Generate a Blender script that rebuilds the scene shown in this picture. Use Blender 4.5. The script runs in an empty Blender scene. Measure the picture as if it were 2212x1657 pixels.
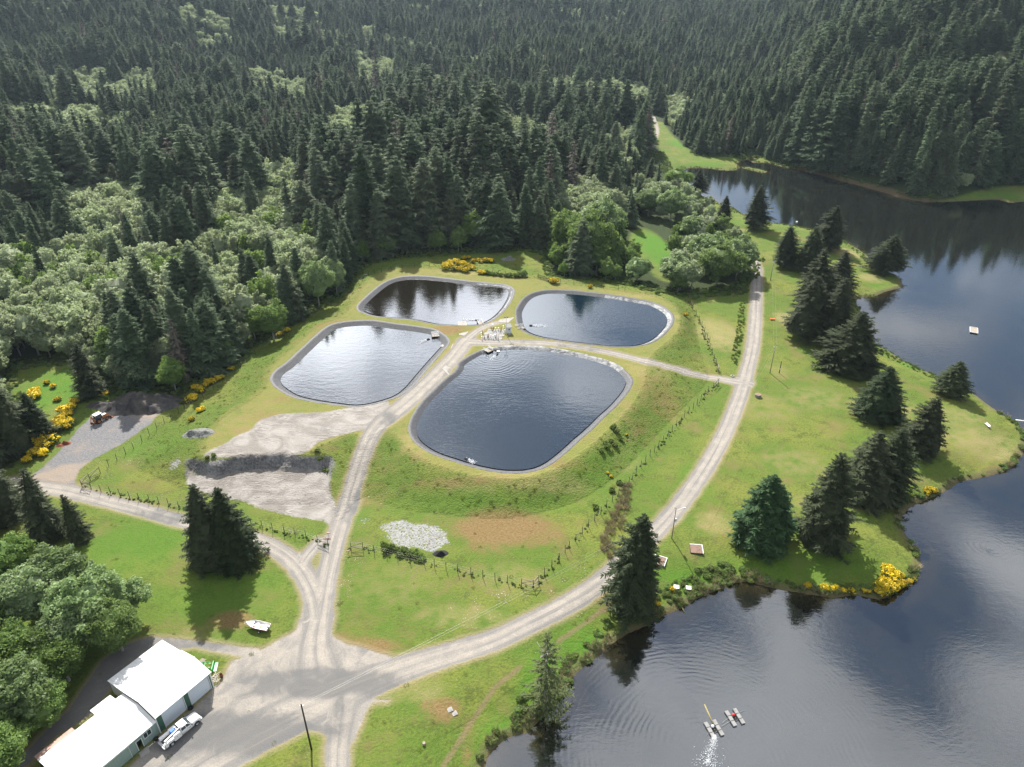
import bpy, bmesh, math, random
import numpy as np
from mathutils import Vector, Matrix

C = bpy.context.scene.collection
scene = bpy.context.scene

# ------------------------------------------------------------------ camera
CAM_H, CAM_PITCH, FPX, CU, CV = 110.0, math.radians(29.5), 1505.0, 1106.0, 828.5
cam_d = bpy.data.cameras.new("camera")
cam = bpy.data.objects.new("camera", cam_d)
C.objects.link(cam)
cam.location = (0, 0, CAM_H)
cam.rotation_euler = (math.pi/2-CAM_PITCH, 0, 0)
cam_d.sensor_width = 36.0
cam_d.lens = 36.0*FPX/2212.0
cam_d.clip_start = 1.0
cam_d.clip_end = 12000
scene.camera = cam

# ------------------------------------------------------------------ sun, sky, exposure
SUN_EL, SUN_AZ = math.radians(43.0), math.radians(-15.0)
sun_vec = Vector((math.sin(SUN_AZ)*math.cos(SUN_EL), math.cos(SUN_AZ)*math.cos(SUN_EL), math.sin(SUN_EL)))
sl = bpy.data.lights.new("sun", 'SUN')
sl.energy = 5.0
sl.angle = math.radians(0.6)
sl.color = (1.0, 0.955, 0.88)
so = bpy.data.objects.new("sun", sl)
so.rotation_euler = sun_vec.to_track_quat('Z', 'Y').to_euler()
so.location = (0, 0, 300)
C.objects.link(so)

scene.view_settings.view_transform = 'Standard'
scene.view_settings.look = 'None'
scene.view_settings.exposure = 1.1
scene.view_settings.gamma = 1.0
scene.view_settings.use_curve_mapping = False
scene.cycles.max_bounces = 6
scene.cycles.diffuse_bounces = 2
scene.cycles.glossy_bounces = 3
scene.cycles.transmission_bounces = 3
scene.cycles.transparent_max_bounces = 8
scene.cycles.sample_clamp_indirect = 3.0
scene.cycles.use_denoising = True
scene.cycles.denoising_input_passes = 'RGB_ALBEDO_NORMAL'
scene.cycles.denoising_prefilter = 'NONE'


class NT:
    """small helper for writing node trees"""
    def __init__(self, tree):
        self.t = tree
        self.n = tree.nodes
        self.l = tree.links

    def put(self, sock, v):
        if isinstance(v, bpy.types.NodeSocket):
            self.l.new(v, sock)
        elif v is not None:
            try:
                sock.default_value = v
            except (TypeError, ValueError):
                sock.default_value = (*v, 1.0)

    def math(self, op, a, b=None, c=None, clamp=False):
        x = self.n.new('ShaderNodeMath'); x.operation = op; x.use_clamp = clamp
        self.put(x.inputs[0], a)
        if b is not None: self.put(x.inputs[1], b)
        if c is not None: self.put(x.inputs[2], c)
        return x.outputs[0]

    def vmath(self, op, a, b=None, out=0):
        x = self.n.new('ShaderNodeVectorMath'); x.operation = op
        self.put(x.inputs[0], a)
        if b is not None: self.put(x.inputs[1], b)
        return x.outputs[out]

    def mix(self, f, a, b, mode='MIX'):
        x = self.n.new('ShaderNodeMix'); x.data_type = 'RGBA'; x.blend_type = mode
        self.put(x.inputs[0], f); self.put(x.inputs[6], a); self.put(x.inputs[7], b)
        return x.outputs[2]

    def noise(self, scale, detail=2.0, rough=0.5, vec=None, out=0, dist=0.0):
        x = self.n.new('ShaderNodeTexNoise')
        x.inputs['Scale'].default_value = scale; x.inputs['Detail'].default_value = detail
        x.inputs['Roughness'].default_value = rough; x.inputs['Distortion'].default_value = dist
        if vec is not None: self.put(x.inputs['Vector'], vec)
        return x.outputs[out]

    def voro(self, scale, vec=None, out='Distance', rnd=1.0):
        x = self.n.new('ShaderNodeTexVoronoi'); x.inputs['Scale'].default_value = scale
        x.inputs['Randomness'].default_value = rnd
        if vec is not None: self.put(x.inputs['Vector'], vec)
        return x.outputs[out]

    def step(self, v, lo, hi):
        """smooth 0..1 as v goes lo..hi"""
        x = self.n.new('ShaderNodeMapRange'); x.interpolation_type = 'SMOOTHSTEP'
        self.put(x.inputs[0], v); x.inputs[1].default_value = lo; x.inputs[2].default_value = hi
        return x.outputs[0]

    def attr(self, name):
        x = self.n.new('ShaderNodeAttribute'); x.attribute_name = name
        return x.outputs['Fac']

    def pos(self):
        return self.n.new('ShaderNodeNewGeometry').outputs['Position']

    def obj(self):
        return self.n.new('ShaderNodeTexCoord').outputs['Object']

    def scale(self, v, s):
        return self.vmath('MULTIPLY', v, s)

    def bump(self, h, strength, dist=1.0, normal=None):
        x = self.n.new('ShaderNodeBump'); x.inputs['Strength'].default_value = strength
        x.inputs['Distance'].default_value = dist
        self.put(x.inputs['Height'], h)
        if normal is not None: self.put(x.inputs['Normal'], normal)
        return x.outputs[0]

    def comb(self, x_, y_, z_=0.0):
        x = self.n.new('ShaderNodeCombineXYZ')
        self.put(x.inputs[0], x_); self.put(x.inputs[1], y_); self.put(x.inputs[2], z_)
        return x.outputs[0]


def new_mat(name):
    m = bpy.data.materials.new(name); m.use_nodes = True
    m.node_tree.nodes.clear()
    k = NT(m.node_tree)
    out = k.n.new('ShaderNodeOutputMaterial')
    return m, k, out


def principled(k, out, color, rough=0.8, spec=0.3, metal=0.0, normal=None):
    b = k.n.new('ShaderNodeBsdfPrincipled')
    k.put(b.inputs['Base Color'], color)
    k.put(b.inputs['Roughness'], rough)
    k.put(b.inputs['Specular IOR Level'], spec)
    k.put(b.inputs['Metallic'], metal)
    if normal is not None: k.put(b.inputs['Normal'], normal)
    k.l.new(b.outputs[0], out.inputs['Surface'])
    return b


# world: physical sky with broken cloud
w = bpy.data.worlds.new("World")
scene.world = w
w.use_nodes = True
w.node_tree.nodes.clear()
k = NT(w.node_tree)
wout = k.n.new('ShaderNodeOutputWorld')
bg = k.n.new('ShaderNodeBackground')
bg.inputs['Strength'].default_value = 0.055
sky = k.n.new('ShaderNodeTexSky')
sky.sky_type = 'NISHITA'
sky.sun_disc = False
sky.sun_elevation = SUN_EL
sky.sun_rotation = SUN_AZ
sky.altitude = 100
sky.air_density = 1.0
sky.dust_density = 0.6
d = k.n.new('ShaderNodeTexCoord').outputs['Generated']
sp = k.n.new('ShaderNodeSeparateXYZ'); k.l.new(d, sp.inputs[0])
zz = k.math('ADD', k.math('MAXIMUM', sp.outputs[2], 0.0), 0.12)
cv = k.comb(k.math('DIVIDE', sp.outputs[0], zz), k.math('DIVIDE', sp.outputs[1], zz), 0.0)
n1 = k.noise(2.5, 3.0, 0.5, k.vmath('ADD', cv, (3.3, 1.7, 0.0)), dist=0.3)
# a bright bank of cloud low to the left of the view, broken cloud overhead, clearer blue to the right
bias = k.math('MULTIPLY', k.math('MULTIPLY', k.step(sp.outputs[0], .16, -.06), k.step(sp.outputs[2], .48, .36)), k.math('MULTIPLY', k.step(sp.outputs[1], 0.0, .4), .30))
over = k.math('MULTIPLY', k.step(sp.outputs[2], .58, .70), .09)
cov = k.step(k.math('ADD', k.math('ADD', n1, bias), over), 0.47, 0.61)
thick = k.noise(2.3, 4.0, 0.5, k.vmath('ADD', cv, (9.1, 4.2, 0.0)))
ccol = k.mix(k.step(thick, 0.35, 0.7), (13.5, 13.6, 13.9), (7.0, 7.2, 7.8))
# cloud is brightest round the sun
sdot = k.vmath('DOT_PRODUCT', k.vmath('NORMALIZE', d), (math.sin(SUN_AZ)*math.cos(math.radians(30)), math.cos(SUN_AZ)*math.cos(math.radians(30)), math.sin(math.radians(30))), out=1)
low = k.math('MULTIPLY', k.math('MULTIPLY', k.step(sp.outputs[0], .10, -.08), k.step(sp.outputs[2], .50, .40)), k.math('MULTIPLY', k.step(sp.outputs[1], 0.0, .4), .9))
glow = k.math('ADD', k.math('ADD', 1.0, low), k.math('MULTIPLY', k.step(sdot, .88, 1.0), 1.3))
ccol = k.mix(1.0, ccol, k.comb(glow, glow, glow), 'MULTIPLY')
k.l.new(k.mix(cov, sky.outputs[0], ccol), bg.inputs['Color'])
k.l.new(bg.outputs[0], wout.inputs['Surface'])

# ------------------------------------------------------------------ survey: sight line from the camera to the ground
def ray(u, v):
    x = (u-CU)/FPX; y = -(v-CV)/FPX
    c, s = math.cos(CAM_PITCH), math.sin(CAM_PITCH)
    return (x, c+y*s, -s+y*c)

def P(u, v, z=0.0):
    dx, dy, dz = ray(u, v)
    t = (z-CAM_H)/dz
    return (dx*t, dy*t)

def PP(pts, z=0.0):
    return np.array([P(a, b, z) for a, b in pts])

def proj(x, y, z):
    c, s = math.cos(CAM_PITCH), math.sin(CAM_PITCH)
    zz = z-CAM_H
    fw = np.maximum(y*c-zz*s, 1e-3); up = y*s+zz*c
    return CU+FPX*x/fw, CV-FPX*up/fw, fw

# outlines were measured on enlarged crops of the photograph; each crop has its own scale
def crop(x0, y0, s):
    return lambda pts: [(x0+s*a, y0+s*b) for a, b in pts]
cA = crop(540.0, 540.0, .41503)
cB = crop(648.05, 1026.1, .38103)
cC = crop(1350.1, 1188.1, .38965)
cD = crop(1404.1, 702.05, .36523)
cE = crop(1350.1, 216.0, .38965)
cF = crop(0.0, 810.1, .34181)
cG = crop(0.0, 745.3, .2002)
cH = crop(756.1, 540.0, .26856)
cI = crop(972.1, 658.9, .10428)
cJ = crop(0.0, 1242.1, .25068)

# ------------------------------------------------------------------ 2-D geometry helpers
def catmull(pts, n=6, closed=True):
    p = np.asarray(pts, float); m = len(p); out = []
    rng = range(m) if closed else range(m-1)
    for i in rng:
        if closed:
            a, b, c, d_ = p[(i-1) % m], p[i], p[(i+1) % m], p[(i+2) % m]
        else:
            a, b, c, d_ = p[max(i-1, 0)], p[i], p[i+1], p[min(i+2, m-1)]
        for t in np.arange(n)/n:
            out.append(.5*((2*b)+(-a+c)*t+(2*a-5*b+4*c-d_)*t*t+(-a+3*b-3*c+d_)*t**3))
    if not closed: out.append(p[-1])
    return np.array(out)

def line_dist(x, y, pts, closed=False, extra=False):
    """distance to a polyline; with extra also signed side distance, arc length and segment parameter"""
    p = np.asarray(pts, float)
    q = np.vstack([p, p[:1]]) if closed else p
    best = np.full(x.shape, 1e12)
    if extra:
        lat = np.zeros(x.shape); arc = np.zeros(x.shape); par = np.zeros(x.shape)
    s0 = 0.0
    for i in range(len(q)-1):
        ax, ay = q[i]; bx, by = q[i+1]
        ex, ey = bx-ax, by-ay
        L2 = ex*ex+ey*ey
        if L2 < 1e-12: continue
        t = np.clip(((x-ax)*ex+(y-ay)*ey)/L2, 0, 1)
        ddx = x-ax-t*ex; ddy = y-ay-t*ey
        d2 = ddx*ddx+ddy*ddy
        if extra:
            mk = d2 < best
            sg = np.sign(ex*ddy-ey*ddx)
            L = math.sqrt(L2)
            lat = np.where(mk, sg*np.sqrt(d2), lat)
            arc = np.where(mk, s0+t*L, arc)
            par = np.where(mk, i+t, par)
            s0 += L
        best = np.minimum(best, d2)
    if extra: return np.sqrt(best), lat, arc, par
    return np.sqrt(best)

def inside(x, y, pts):
    p = np.asarray(pts, float)
    r = np.zeros(x.shape, bool)
    j = len(p)-1
    for i in range(len(p)):
        xi, yi = p[i]; xj, yj = p[j]
        if yi != yj:
            r ^= ((yi > y) != (yj > y)) & (x < (xj-xi)*(y-yi)/(yj-yi)+xi)
        j = i
    return r

def sdf(x, y, pts, margin=60.0):
    """signed distance to a closed outline (negative inside), worked out only near it"""
    lo = np.min(pts, axis=0)-margin; hi = np.max(pts, axis=0)+margin
    m = (x > lo[0]) & (x < hi[0]) & (y > lo[1]) & (y < hi[1])
    r = np.full(x.shape, margin)
    if m.any():
        a, b = x[m], y[m]
        d_ = line_dist(a, b, pts, True)
        r[m] = np.where(inside(a, b, pts), -d_, np.minimum(d_, margin))
    return r

def sstep(a, b, x):
    t = np.clip((x-a)/(b-a), 0, 1)
    return t*t*(3-2*t)

def vnoise(x, y, seed=0):
    xi = np.floor(x).astype(np.int64); yi = np.floor(y).astype(np.int64)
    fx = x-xi; fy = y-yi
    fx = fx*fx*(3-2*fx); fy = fy*fy*(3-2*fy)
    def h(a, b):
        n = (a*374761393+b*668265263+seed*1442695041) & 0x7fffffff
        n = ((n ^ (n >> 13))*1274126177) & 0x7fffffff
        return ((n ^ (n >> 16)) & 0xffff)/65535.0
    return (h(xi, yi)*(1-fx)+h(xi+1, yi)*fx)*(1-fy)+(h(xi, yi+1)*(1-fx)+h(xi+1, yi+1)*fx)*fy-.5

# ------------------------------------------------------------------ outlines of the place
LAKE_Z, TOP_Z, PIT_Z = -2.0, 3.4, 0.0
lake_px = [(1020, 1720), (1048, 1657), (1052, 1640), (1071, 1613), (1098, 1594), (1124, 1586), (1140, 1586), (1155, 1567), (1200, 1521),
    (1227, 1495), (1235, 1464), (1265, 1438), (1296, 1415), (1326, 1388), (1353, 1369), (1391, 1354), (1416, 1342), (1428, 1332),
    (1455, 1321), (1483, 1309), (1506, 1293), (1533, 1280), (1568, 1270), (1584, 1260), (1615, 1256), (1646, 1264), (1677, 1272),
    (1720, 1280), (1763, 1286), (1798, 1293), (1837, 1286), (1868, 1289), (1896, 1295), (1915, 1291), (1946, 1274), (1974, 1254),
    (1989, 1223), (1985, 1195), (1966, 1170), (1952, 1148), (1945, 1129), (1948, 1115), (1966, 1096), (1996, 1082), (2032, 1067),
    (2058, 1051), (2072, 1042), (2098, 1036), (2135, 1029), (2167, 1020), (2193, 1005), (2208, 983), (2218, 960), (2219, 942),
    (2200, 919), (2175, 901), (2153, 888), (2131, 872), (2109, 855), (2091, 843), (2058, 826), (2025, 812), (1996, 801), (1974, 790),
    (1952, 781), (1926, 762), (1905, 751), (1890, 742), (1880, 715), (1876, 700), (1862, 684), (1858, 668), (1849, 655), (1852, 645),
    (1870, 642), (1888, 641), (1911, 631), (1935, 624), (1950, 621), (1946, 606), (1935, 594), (1915, 586), (1888, 567), (1872, 551),
    (1849, 535), (1829, 524), (1810, 512), (1779, 502), (1748, 495), (1720, 489), (1693, 485), (1662, 481), (1631, 469), (1600, 461),
    (1584, 450), (1560, 442), (1537, 432), (1521, 426), (1500, 411), (1480, 391), (1466, 378), (1470, 367), (1490, 363), (1521, 363),
    (1545, 366), (1568, 369), (1590, 368), (1598, 362), (1592, 352), (1607, 346), (1631, 341), (1640, 341), (1622, 350), (1638, 352),
    (1662, 352), (1681, 358), (1705, 364), (1740, 368), (1763, 374), (1798, 384), (1829, 393), (1857, 399), (1884, 407), (1915, 415),
    (1950, 426), (1973, 432), (2012, 436), (2051, 436), (2090, 434), (2129, 432), (2160, 430), (2176, 438), (2196, 438), (2230, 433),
    (2400, 440), (2700, 470), (3100, 900), (3100, 1900), (1400, 2100), (1060, 1900)]
LAKE = PP(lake_px, LAKE_Z)
ISLET = catmull(PP([(1603, 362), (1620, 362), (1640, 366), (1658, 371), (1650, 374), (1630, 370), (1612, 366)], LAKE_Z), 3)

pond_px = {
 'left': [(115, 660), (140, 625), (190, 590), (260, 525), (330, 460), (400, 402), (460, 380), (540, 370), (640, 368), (760, 385), (880, 400),
    (960, 415), (1005, 440), (1030, 465), (1030, 490), (1000, 525), (960, 570), (900, 640), (840, 710), (780, 755), (700, 785), (600, 808),
    (520, 812), (420, 800), (320, 785), (220, 760), (150, 720), (120, 690)],
 'front': [(1085, 612), (1090, 590), (1140, 555), (1200, 525), (1260, 510), (1340, 502), (1450, 502), (1560, 510), (1680, 532), (1800, 560),
    (1900, 595), (1950, 630), (1980, 665), (1985, 690), (1960, 740), (1900, 810), (1840, 865), (1780, 925), (1700, 995), (1640, 1050),
    (1570, 1105), (1500, 1140), (1420, 1155), (1330, 1155), (1250, 1145), (1160, 1125), (1060, 1095), (960, 1060), (890, 1020), (850, 980),
    (835, 940), (838, 900), (860, 850), (900, 790), (960, 730), (1020, 672), (1060, 642)],
 'far': [(562, 300), (570, 280), (610, 240), (670, 190), (720, 160), (790, 140), (880, 135), (1000, 145), (1120, 160), (1240, 172), (1320, 180),
    (1360, 195), (1372, 215), (1365, 245), (1340, 290), (1310, 325), (1270, 358), (1210, 385), (1150, 392), (1060, 392), (960, 385), (860, 365),
    (760, 355), (660, 345), (600, 330), (570, 315)],
 'right': [(1388, 345), (1390, 310), (1420, 260), (1460, 230), (1520, 213), (1600, 208), (1720, 215), (1850, 230), (1980, 250), (2100, 275),
    (2170, 310), (2200, 345), (2195, 385), (2160, 430), (2110, 470), (2040, 495), (1950, 503), (1860, 500), (1740, 487), (1620, 472),
    (1520, 455), (1440, 430), (1400, 395)]}
POND = {k_: catmull(PP(cA(v_), TOP_Z), 4) for k_, v_ in pond_px.items()}
POND_WATER = {'left': TOP_Z-1.0, 'front': TOP_Z-.55, 'far': TOP_Z-.75, 'right': TOP_Z-.75}

crest_px = [(578, 812), (590, 785), (640, 742), (690, 700), (730, 686), (768, 650), (790, 610), (830, 585), (900, 578), (1000, 585), (1090, 598),
    (1140, 600), (1200, 610), (1280, 620), (1360, 630), (1430, 645), (1462, 668), (1470, 700), (1452, 730), (1415, 760), (1402, 778), (1396, 800),
    (1392, 830), (1370, 870), (1330, 915), (1280, 960), (1230, 998), (1170, 1025), (1110, 1034), (1040, 1030), (960, 1012), (900, 986),
    (868, 958), (848, 935), (835, 925), (812, 935), (790, 955), (762, 935), (720, 950), (667, 974), (600, 980), (512, 984), (447, 984),
    (440, 975), (450, 940), (480, 900), (530, 870), (570, 840)]
toe_px = [(380, 885), (480, 815), (560, 755), (640, 700), (700, 665), (745, 630), (762, 600), (795, 570), (860, 556), (960, 556), (1080, 573),
    (1150, 588), (1250, 598), (1370, 613), (1440, 628), (1490, 648), (1502, 700), (1512, 760), (1530, 815), (1500, 855), (1440, 915),
    (1380, 980), (1330, 1030), (1270, 1070), (1200, 1098), (1100, 1118), (1000, 1114), (900, 1104), (830, 1087), (790, 1072), (760, 1092),
    (735, 1125), (718, 1100), (700, 1085), (600, 1090), (480, 1075), (400, 1055), (330, 1025), (285, 1000), (315, 950), (345, 915)]
CREST = catmull(PP(crest_px, TOP_Z), 2)
TOE = catmull(PP(toe_px, 0.0), 2)
pit_floor_px = [(409, 1019), (417, 1029), (461, 1028), (513, 1022), (547, 1019), (581, 1017), (615, 1017), (667, 1019), (704, 1017), (709, 1040),
    (708, 1063), (718, 1094), (738, 1112), (724, 1137), (701, 1121), (649, 1114), (615, 1107), (564, 1094), (530, 1080), (479, 1073),
    (458, 1066), (424, 1054), (409, 1043)]
PIT = PP(pit_floor_px, PIT_Z)
sand_top_px = [(441, 984), (455, 972), (496, 953), (513, 940), (547, 926), (561, 906), (602, 895), (649, 893), (701, 890), (760, 880), (800, 872),
    (840, 868), (838, 905), (800, 937), (780, 930), (756, 935), (711, 947), (684, 957), (667, 974), (640, 983), (580, 984), (512, 986), (450, 989)]
SAND = PP(sand_top_px, TOP_Z)
yard_px = [(50, 1045), (70, 1025), (96, 1007), (128, 975), (156, 943), (170, 925), (190, 909), (200, 895), (222, 885), (245, 872), (285, 856), (310, 852),
    (345, 855), (372, 866), (366, 878), (340, 897), (328, 913), (300, 933), (260, 961), (220, 981), (184, 1003), (166, 1025), (160, 1045), (172, 1066),
    (120, 1070), (60, 1070)]
YARD = PP(yard_px, 0.0)
cTRI = PP([(840, 1515), (800, 1520), (785, 1550), (765, 1600), (720, 1600), (690, 1580), (640, 1574), (600, 1578), (640, 1540), (720, 1500)], 0.0)
JUNC = PP([(575, 1398), (640, 1362), (662, 1300), (700, 1280), (708, 1340), (718, 1375), (750, 1392), (800, 1405), (850, 1420), (820, 1480), (700, 1520),
    (560, 1560), (460, 1570), (450, 1510), (480, 1470), (500, 1430)], 0.0)
SHEDYARD = PP([(330, 1375), (400, 1382), (480, 1392), (560, 1402), (560, 1420), (490, 1412), (420, 1398), (350, 1405), (250, 1470), (200, 1540), (120, 1590), (40, 1670),
    (0, 1670), (60, 1620), (150, 1530), (220, 1430), (260, 1395)], 0.0)
FRONTYARD = PP([(322, 1616), (380, 1564), (450, 1502), (470, 1478), (520, 1460), (640, 1460), (640, 1540), (520, 1640), (400, 1700), (250, 1690)], 0.0)

ROADS = [  # (u, v, width in metres), height used for the sight line
 ([(1618, 535, 4.6), (1634, 575, 4.6), (1635, 600, 4.6), (1634, 640, 4.6), (1631, 700, 4.6), (1625, 755, 4.6), (1613, 805, 4.6), (1600, 850, 4.6), (1572, 922, 4.5),
   (1534, 995, 4.5), (1492, 1058, 4.5), (1452, 1110, 4.5), (1414, 1150, 4.5), (1355, 1205, 4.5), (1298, 1257, 4.6), (1225, 1305, 4.6), (1137, 1350, 4.8),
   (1060, 1385, 5.0), (975, 1412, 5.3), (890, 1438, 5.8), (830, 1460, 6.5), (740, 1495, 7.5), (640, 1540, 8.5), (540, 1590, 8.5), (440, 1645, 8.5), (360, 1700, 8.5)], 0.0),
 ([(690, 1450, 8.0), (682, 1390, 6.0), (697, 1300, 4.6), (712, 1220, 4.4), (732, 1145, 4.6), (754, 1085, 4.4)], 0.0),
 ([(748, 1100, 4.4), (768, 1030, 4.4), (790, 965, 4.6), (812, 925, 5.5), (850, 893, 6.5), (900, 850, 6.5), (950, 802, 6.5), (985, 765, 6.0), (1008, 735, 6.0)], 4.6),
 ([(1005, 737, 5.0), (1060, 740, 4.2), (1120, 739, 3.8), (1200, 743, 3.5), (1300, 758, 3.4), (1400, 782, 3.4)], 5.0),
 ([(1395, 780, 3.4), (1440, 791, 3.4), (1480, 801, 3.4)], 3.2),
 ([(1478, 803, 3.4), (1540, 816, 3.4), (1580, 823, 4.2), (1606, 826, 6.0)], 0.0),
 ([(20, 1045, 5.5), (110, 1055, 4.6), (160, 1064, 4.6), (220, 1080, 4.0), (300, 1100, 4.0), (400, 1128, 4.0), (480, 1146, 4.0), (560, 1168, 4.0), (612, 1196, 4.2),
   (652, 1235, 4.4), (676, 1280, 4.6), (690, 1340, 5.0)], 0.0),
 ([(690, 1170, 3.0), (660, 1205, 3.0), (650, 1230, 3.0)], 0.0),
 ([(740, 1500, 6.5), (735, 1570, 4.4), (730, 1620, 3.9), (728, 1720, 3.9)], 0.0),
 ([(1008, 735, 3.4), (1019, 724, 3.2), (1040, 709, 2.8), (1066, 699, 2.6), (1090, 693, 2.6)], 5.0),
 ([(1412, 252, 3.0), (1420, 280, 2.6), (1417, 300, 2.0)], 0.0),
]
HILL_BASE = PP([(1436, 250), (1455, 285), (1490, 313), (1540, 331), (1640, 330), (1700, 355), (1850, 393), (1950, 422), (2010, 430), (2080, 418), (2150, 405), (2400, 400),
    (3000, 415)], 0.0)
HILL = np.vstack([HILL_BASE, [(HILL_BASE[-1][0]+500, HILL_BASE[-1][1]), (3500, 4000), (420, 4000)]])

# ------------------------------------------------------------------ height of the ground
def height(x, y, detail=True):
    x = np.asarray(x, float); y = np.asarray(y, float)
    dl = sdf(x, y, LAKE)
    dl = np.maximum(dl, -sdf(x, y, ISLET, 5.0))
    wob = vnoise(x/3.1, y/3.1, 3)*.9+vnoise(x/1.1, y/1.1, 4)*.35
    z = np.where(dl > 0, LAKE_Z+.06+.45*sstep(0, 1.2, dl+wob*.6)+1.5*sstep(.5, 13, dl), LAKE_Z-.02-np.minimum(3.0, .30*-dl))
    dt = sdf(x, y, TOE); dc = sdf(x, y, CREST)
    f = np.where(dc <= 0, 1.0, np.where(dt >= 0, 0.0, -dt/np.maximum(-dt+dc, 1e-6)))
    f = f*.5+.5*f*f*(3-2*f)
    z = z*(1-f)+TOP_Z*f
    dp = sdf(x, y, PIT, 15.0)
    near = dp < 12
    zc = PIT_Z+np.maximum(0, dp-.1+1.7*vnoise(x/2.3, y/2.3, 7)+.6*vnoise(x/.8, y/.8, 8)+1.6*vnoise(x/5.5, y/9, 12))*1.15
    z = np.where(near & (f > .02), np.minimum(z, zc), z)
    z = np.where(dp < 0, np.minimum(z, PIT_Z+.1)+.16*vnoise(x/2.5, y/2.5, 9), z)
    for p_ in POND.values():
        s_ = sdf(x, y, p_, 3.0)
        z = np.where(s_ < .2, np.minimum(z, TOP_Z-.05-np.minimum(4.5, np.maximum(0, -s_)*.55)-.7*sstep(-.1, 1.5, -s_)), z)
    # hills
    dh = line_dist(x, y, HILL, True)
    azd = np.degrees(np.arctan2(x, np.maximum(y, 1)))
    hr = np.where(inside(x, y, HILL), 250*(1-np.exp(-.42*dh/250))*(.36+.64*sstep(14, 27, azd)), 0)
    hf = 95*sstep(820, 1900, y-.15*x)+48*np.exp(-(((x+560)/330)**2+((y-1150)/210)**2))+.05*np.maximum(0, -x-260)*sstep(250, 420, y)
    hf = hf+34*np.exp(-(((x-60)/120)**2+((y-1000)/160)**2))
    amp = sstep(430, 900, np.hypot(x, y))
    z = z+np.maximum(hr, hf)+amp*(40*vnoise(x/260, y/260, 1)+16*vnoise(x/85, y/85, 2))*sstep(5, 60, np.maximum(hr, hf)+amp*20)
    if detail:
        rough = .04+.22*((f > .02) & (f < .98))+.25*sstep(0, 2, dl)*sstep(9, 3, dl)
        z = z+rough*(vnoise(x/1.7, y/1.7, 5)+.6*vnoise(x/.9, y/.9, 6))*(dl > .3)
    return z

def ground(u, v):
    """the spot of ground seen along a sight line"""
    z = 0.0
    for _ in range(14):
        a, b = P(u, v, z)
        z = float(height(np.array([a]), np.array([b]))[0])
    return Vector((a, b, z))

def grounds(pts):
    z = np.zeros(len(pts))
    pts = np.asarray(pts, float)
    for _ in range(14):
        q = np.array([P(a, b, c_) for (a, b), c_ in zip(pts, z)])
        z = height(q[:, 0], q[:, 1])
    return [Vector((a, b, c_)) for (a, b), c_ in zip(q, z)]

def gz(x, y):
    return float(height(np.array([float(x)]), np.array([float(y)]))[0])

ROADS_W = []
for pts, z_ in ROADS:
    g_ = grounds([(a, b) for a, b, w_ in pts])
    ROADS_W.append(catmull(np.array([[q_.x, q_.y, p_[2]] for q_, p_ in zip(g_, pts)]), 4, False))

# ------------------------------------------------------------------ mesh helpers
def mesh_np(name, V, F, mats, smooth=False, mi=None):
    """V (n,3), F (m,k) arrays -> mesh data"""
    me = bpy.data.meshes.new(name)
    V = np.asarray(V, np.float32); F = np.asarray(F, np.int32)
    m, kk = F.shape
    me.vertices.add(len(V)); me.vertices.foreach_set('co', V.ravel())
    me.loops.add(m*kk); me.loops.foreach_set('vertex_index', F.ravel())
    me.polygons.add(m); me.polygons.foreach_set('loop_start', np.arange(0, m*kk, kk, dtype=np.int32))
    if mi is not None: me.polygons.foreach_set('material_index', np.asarray(mi, np.int32))
    if smooth: me.polygons.foreach_set('use_smooth', np.ones(m, bool))
    me.update(calc_edges=True)
    for q in (mats if isinstance(mats, (list, tuple)) else [mats]): me.materials.append(q)
    return me

def link(name, me, parent=None, loc=None):
    o = bpy.data.objects.new(name, me); C.objects.link(o)
    if parent is not None: o.parent = parent
    if loc is not None: o.location = loc
    return o

def tag(o, label=None, cat=None, group=None, kind=None):
    if label: o['label'] = label
    if cat: o['category'] = cat
    if group: o['group'] = group
    if kind: o['kind'] = kind
    return o

def empty(name, loc, rz=0.0, label=None, cat=None, group=None):
    o = bpy.data.objects.new(name, None); C.objects.link(o)
    o.location = loc; o.rotation_euler = (0, 0, rz); o.empty_display_size = .5
    return tag(o, label, cat, group)

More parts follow.
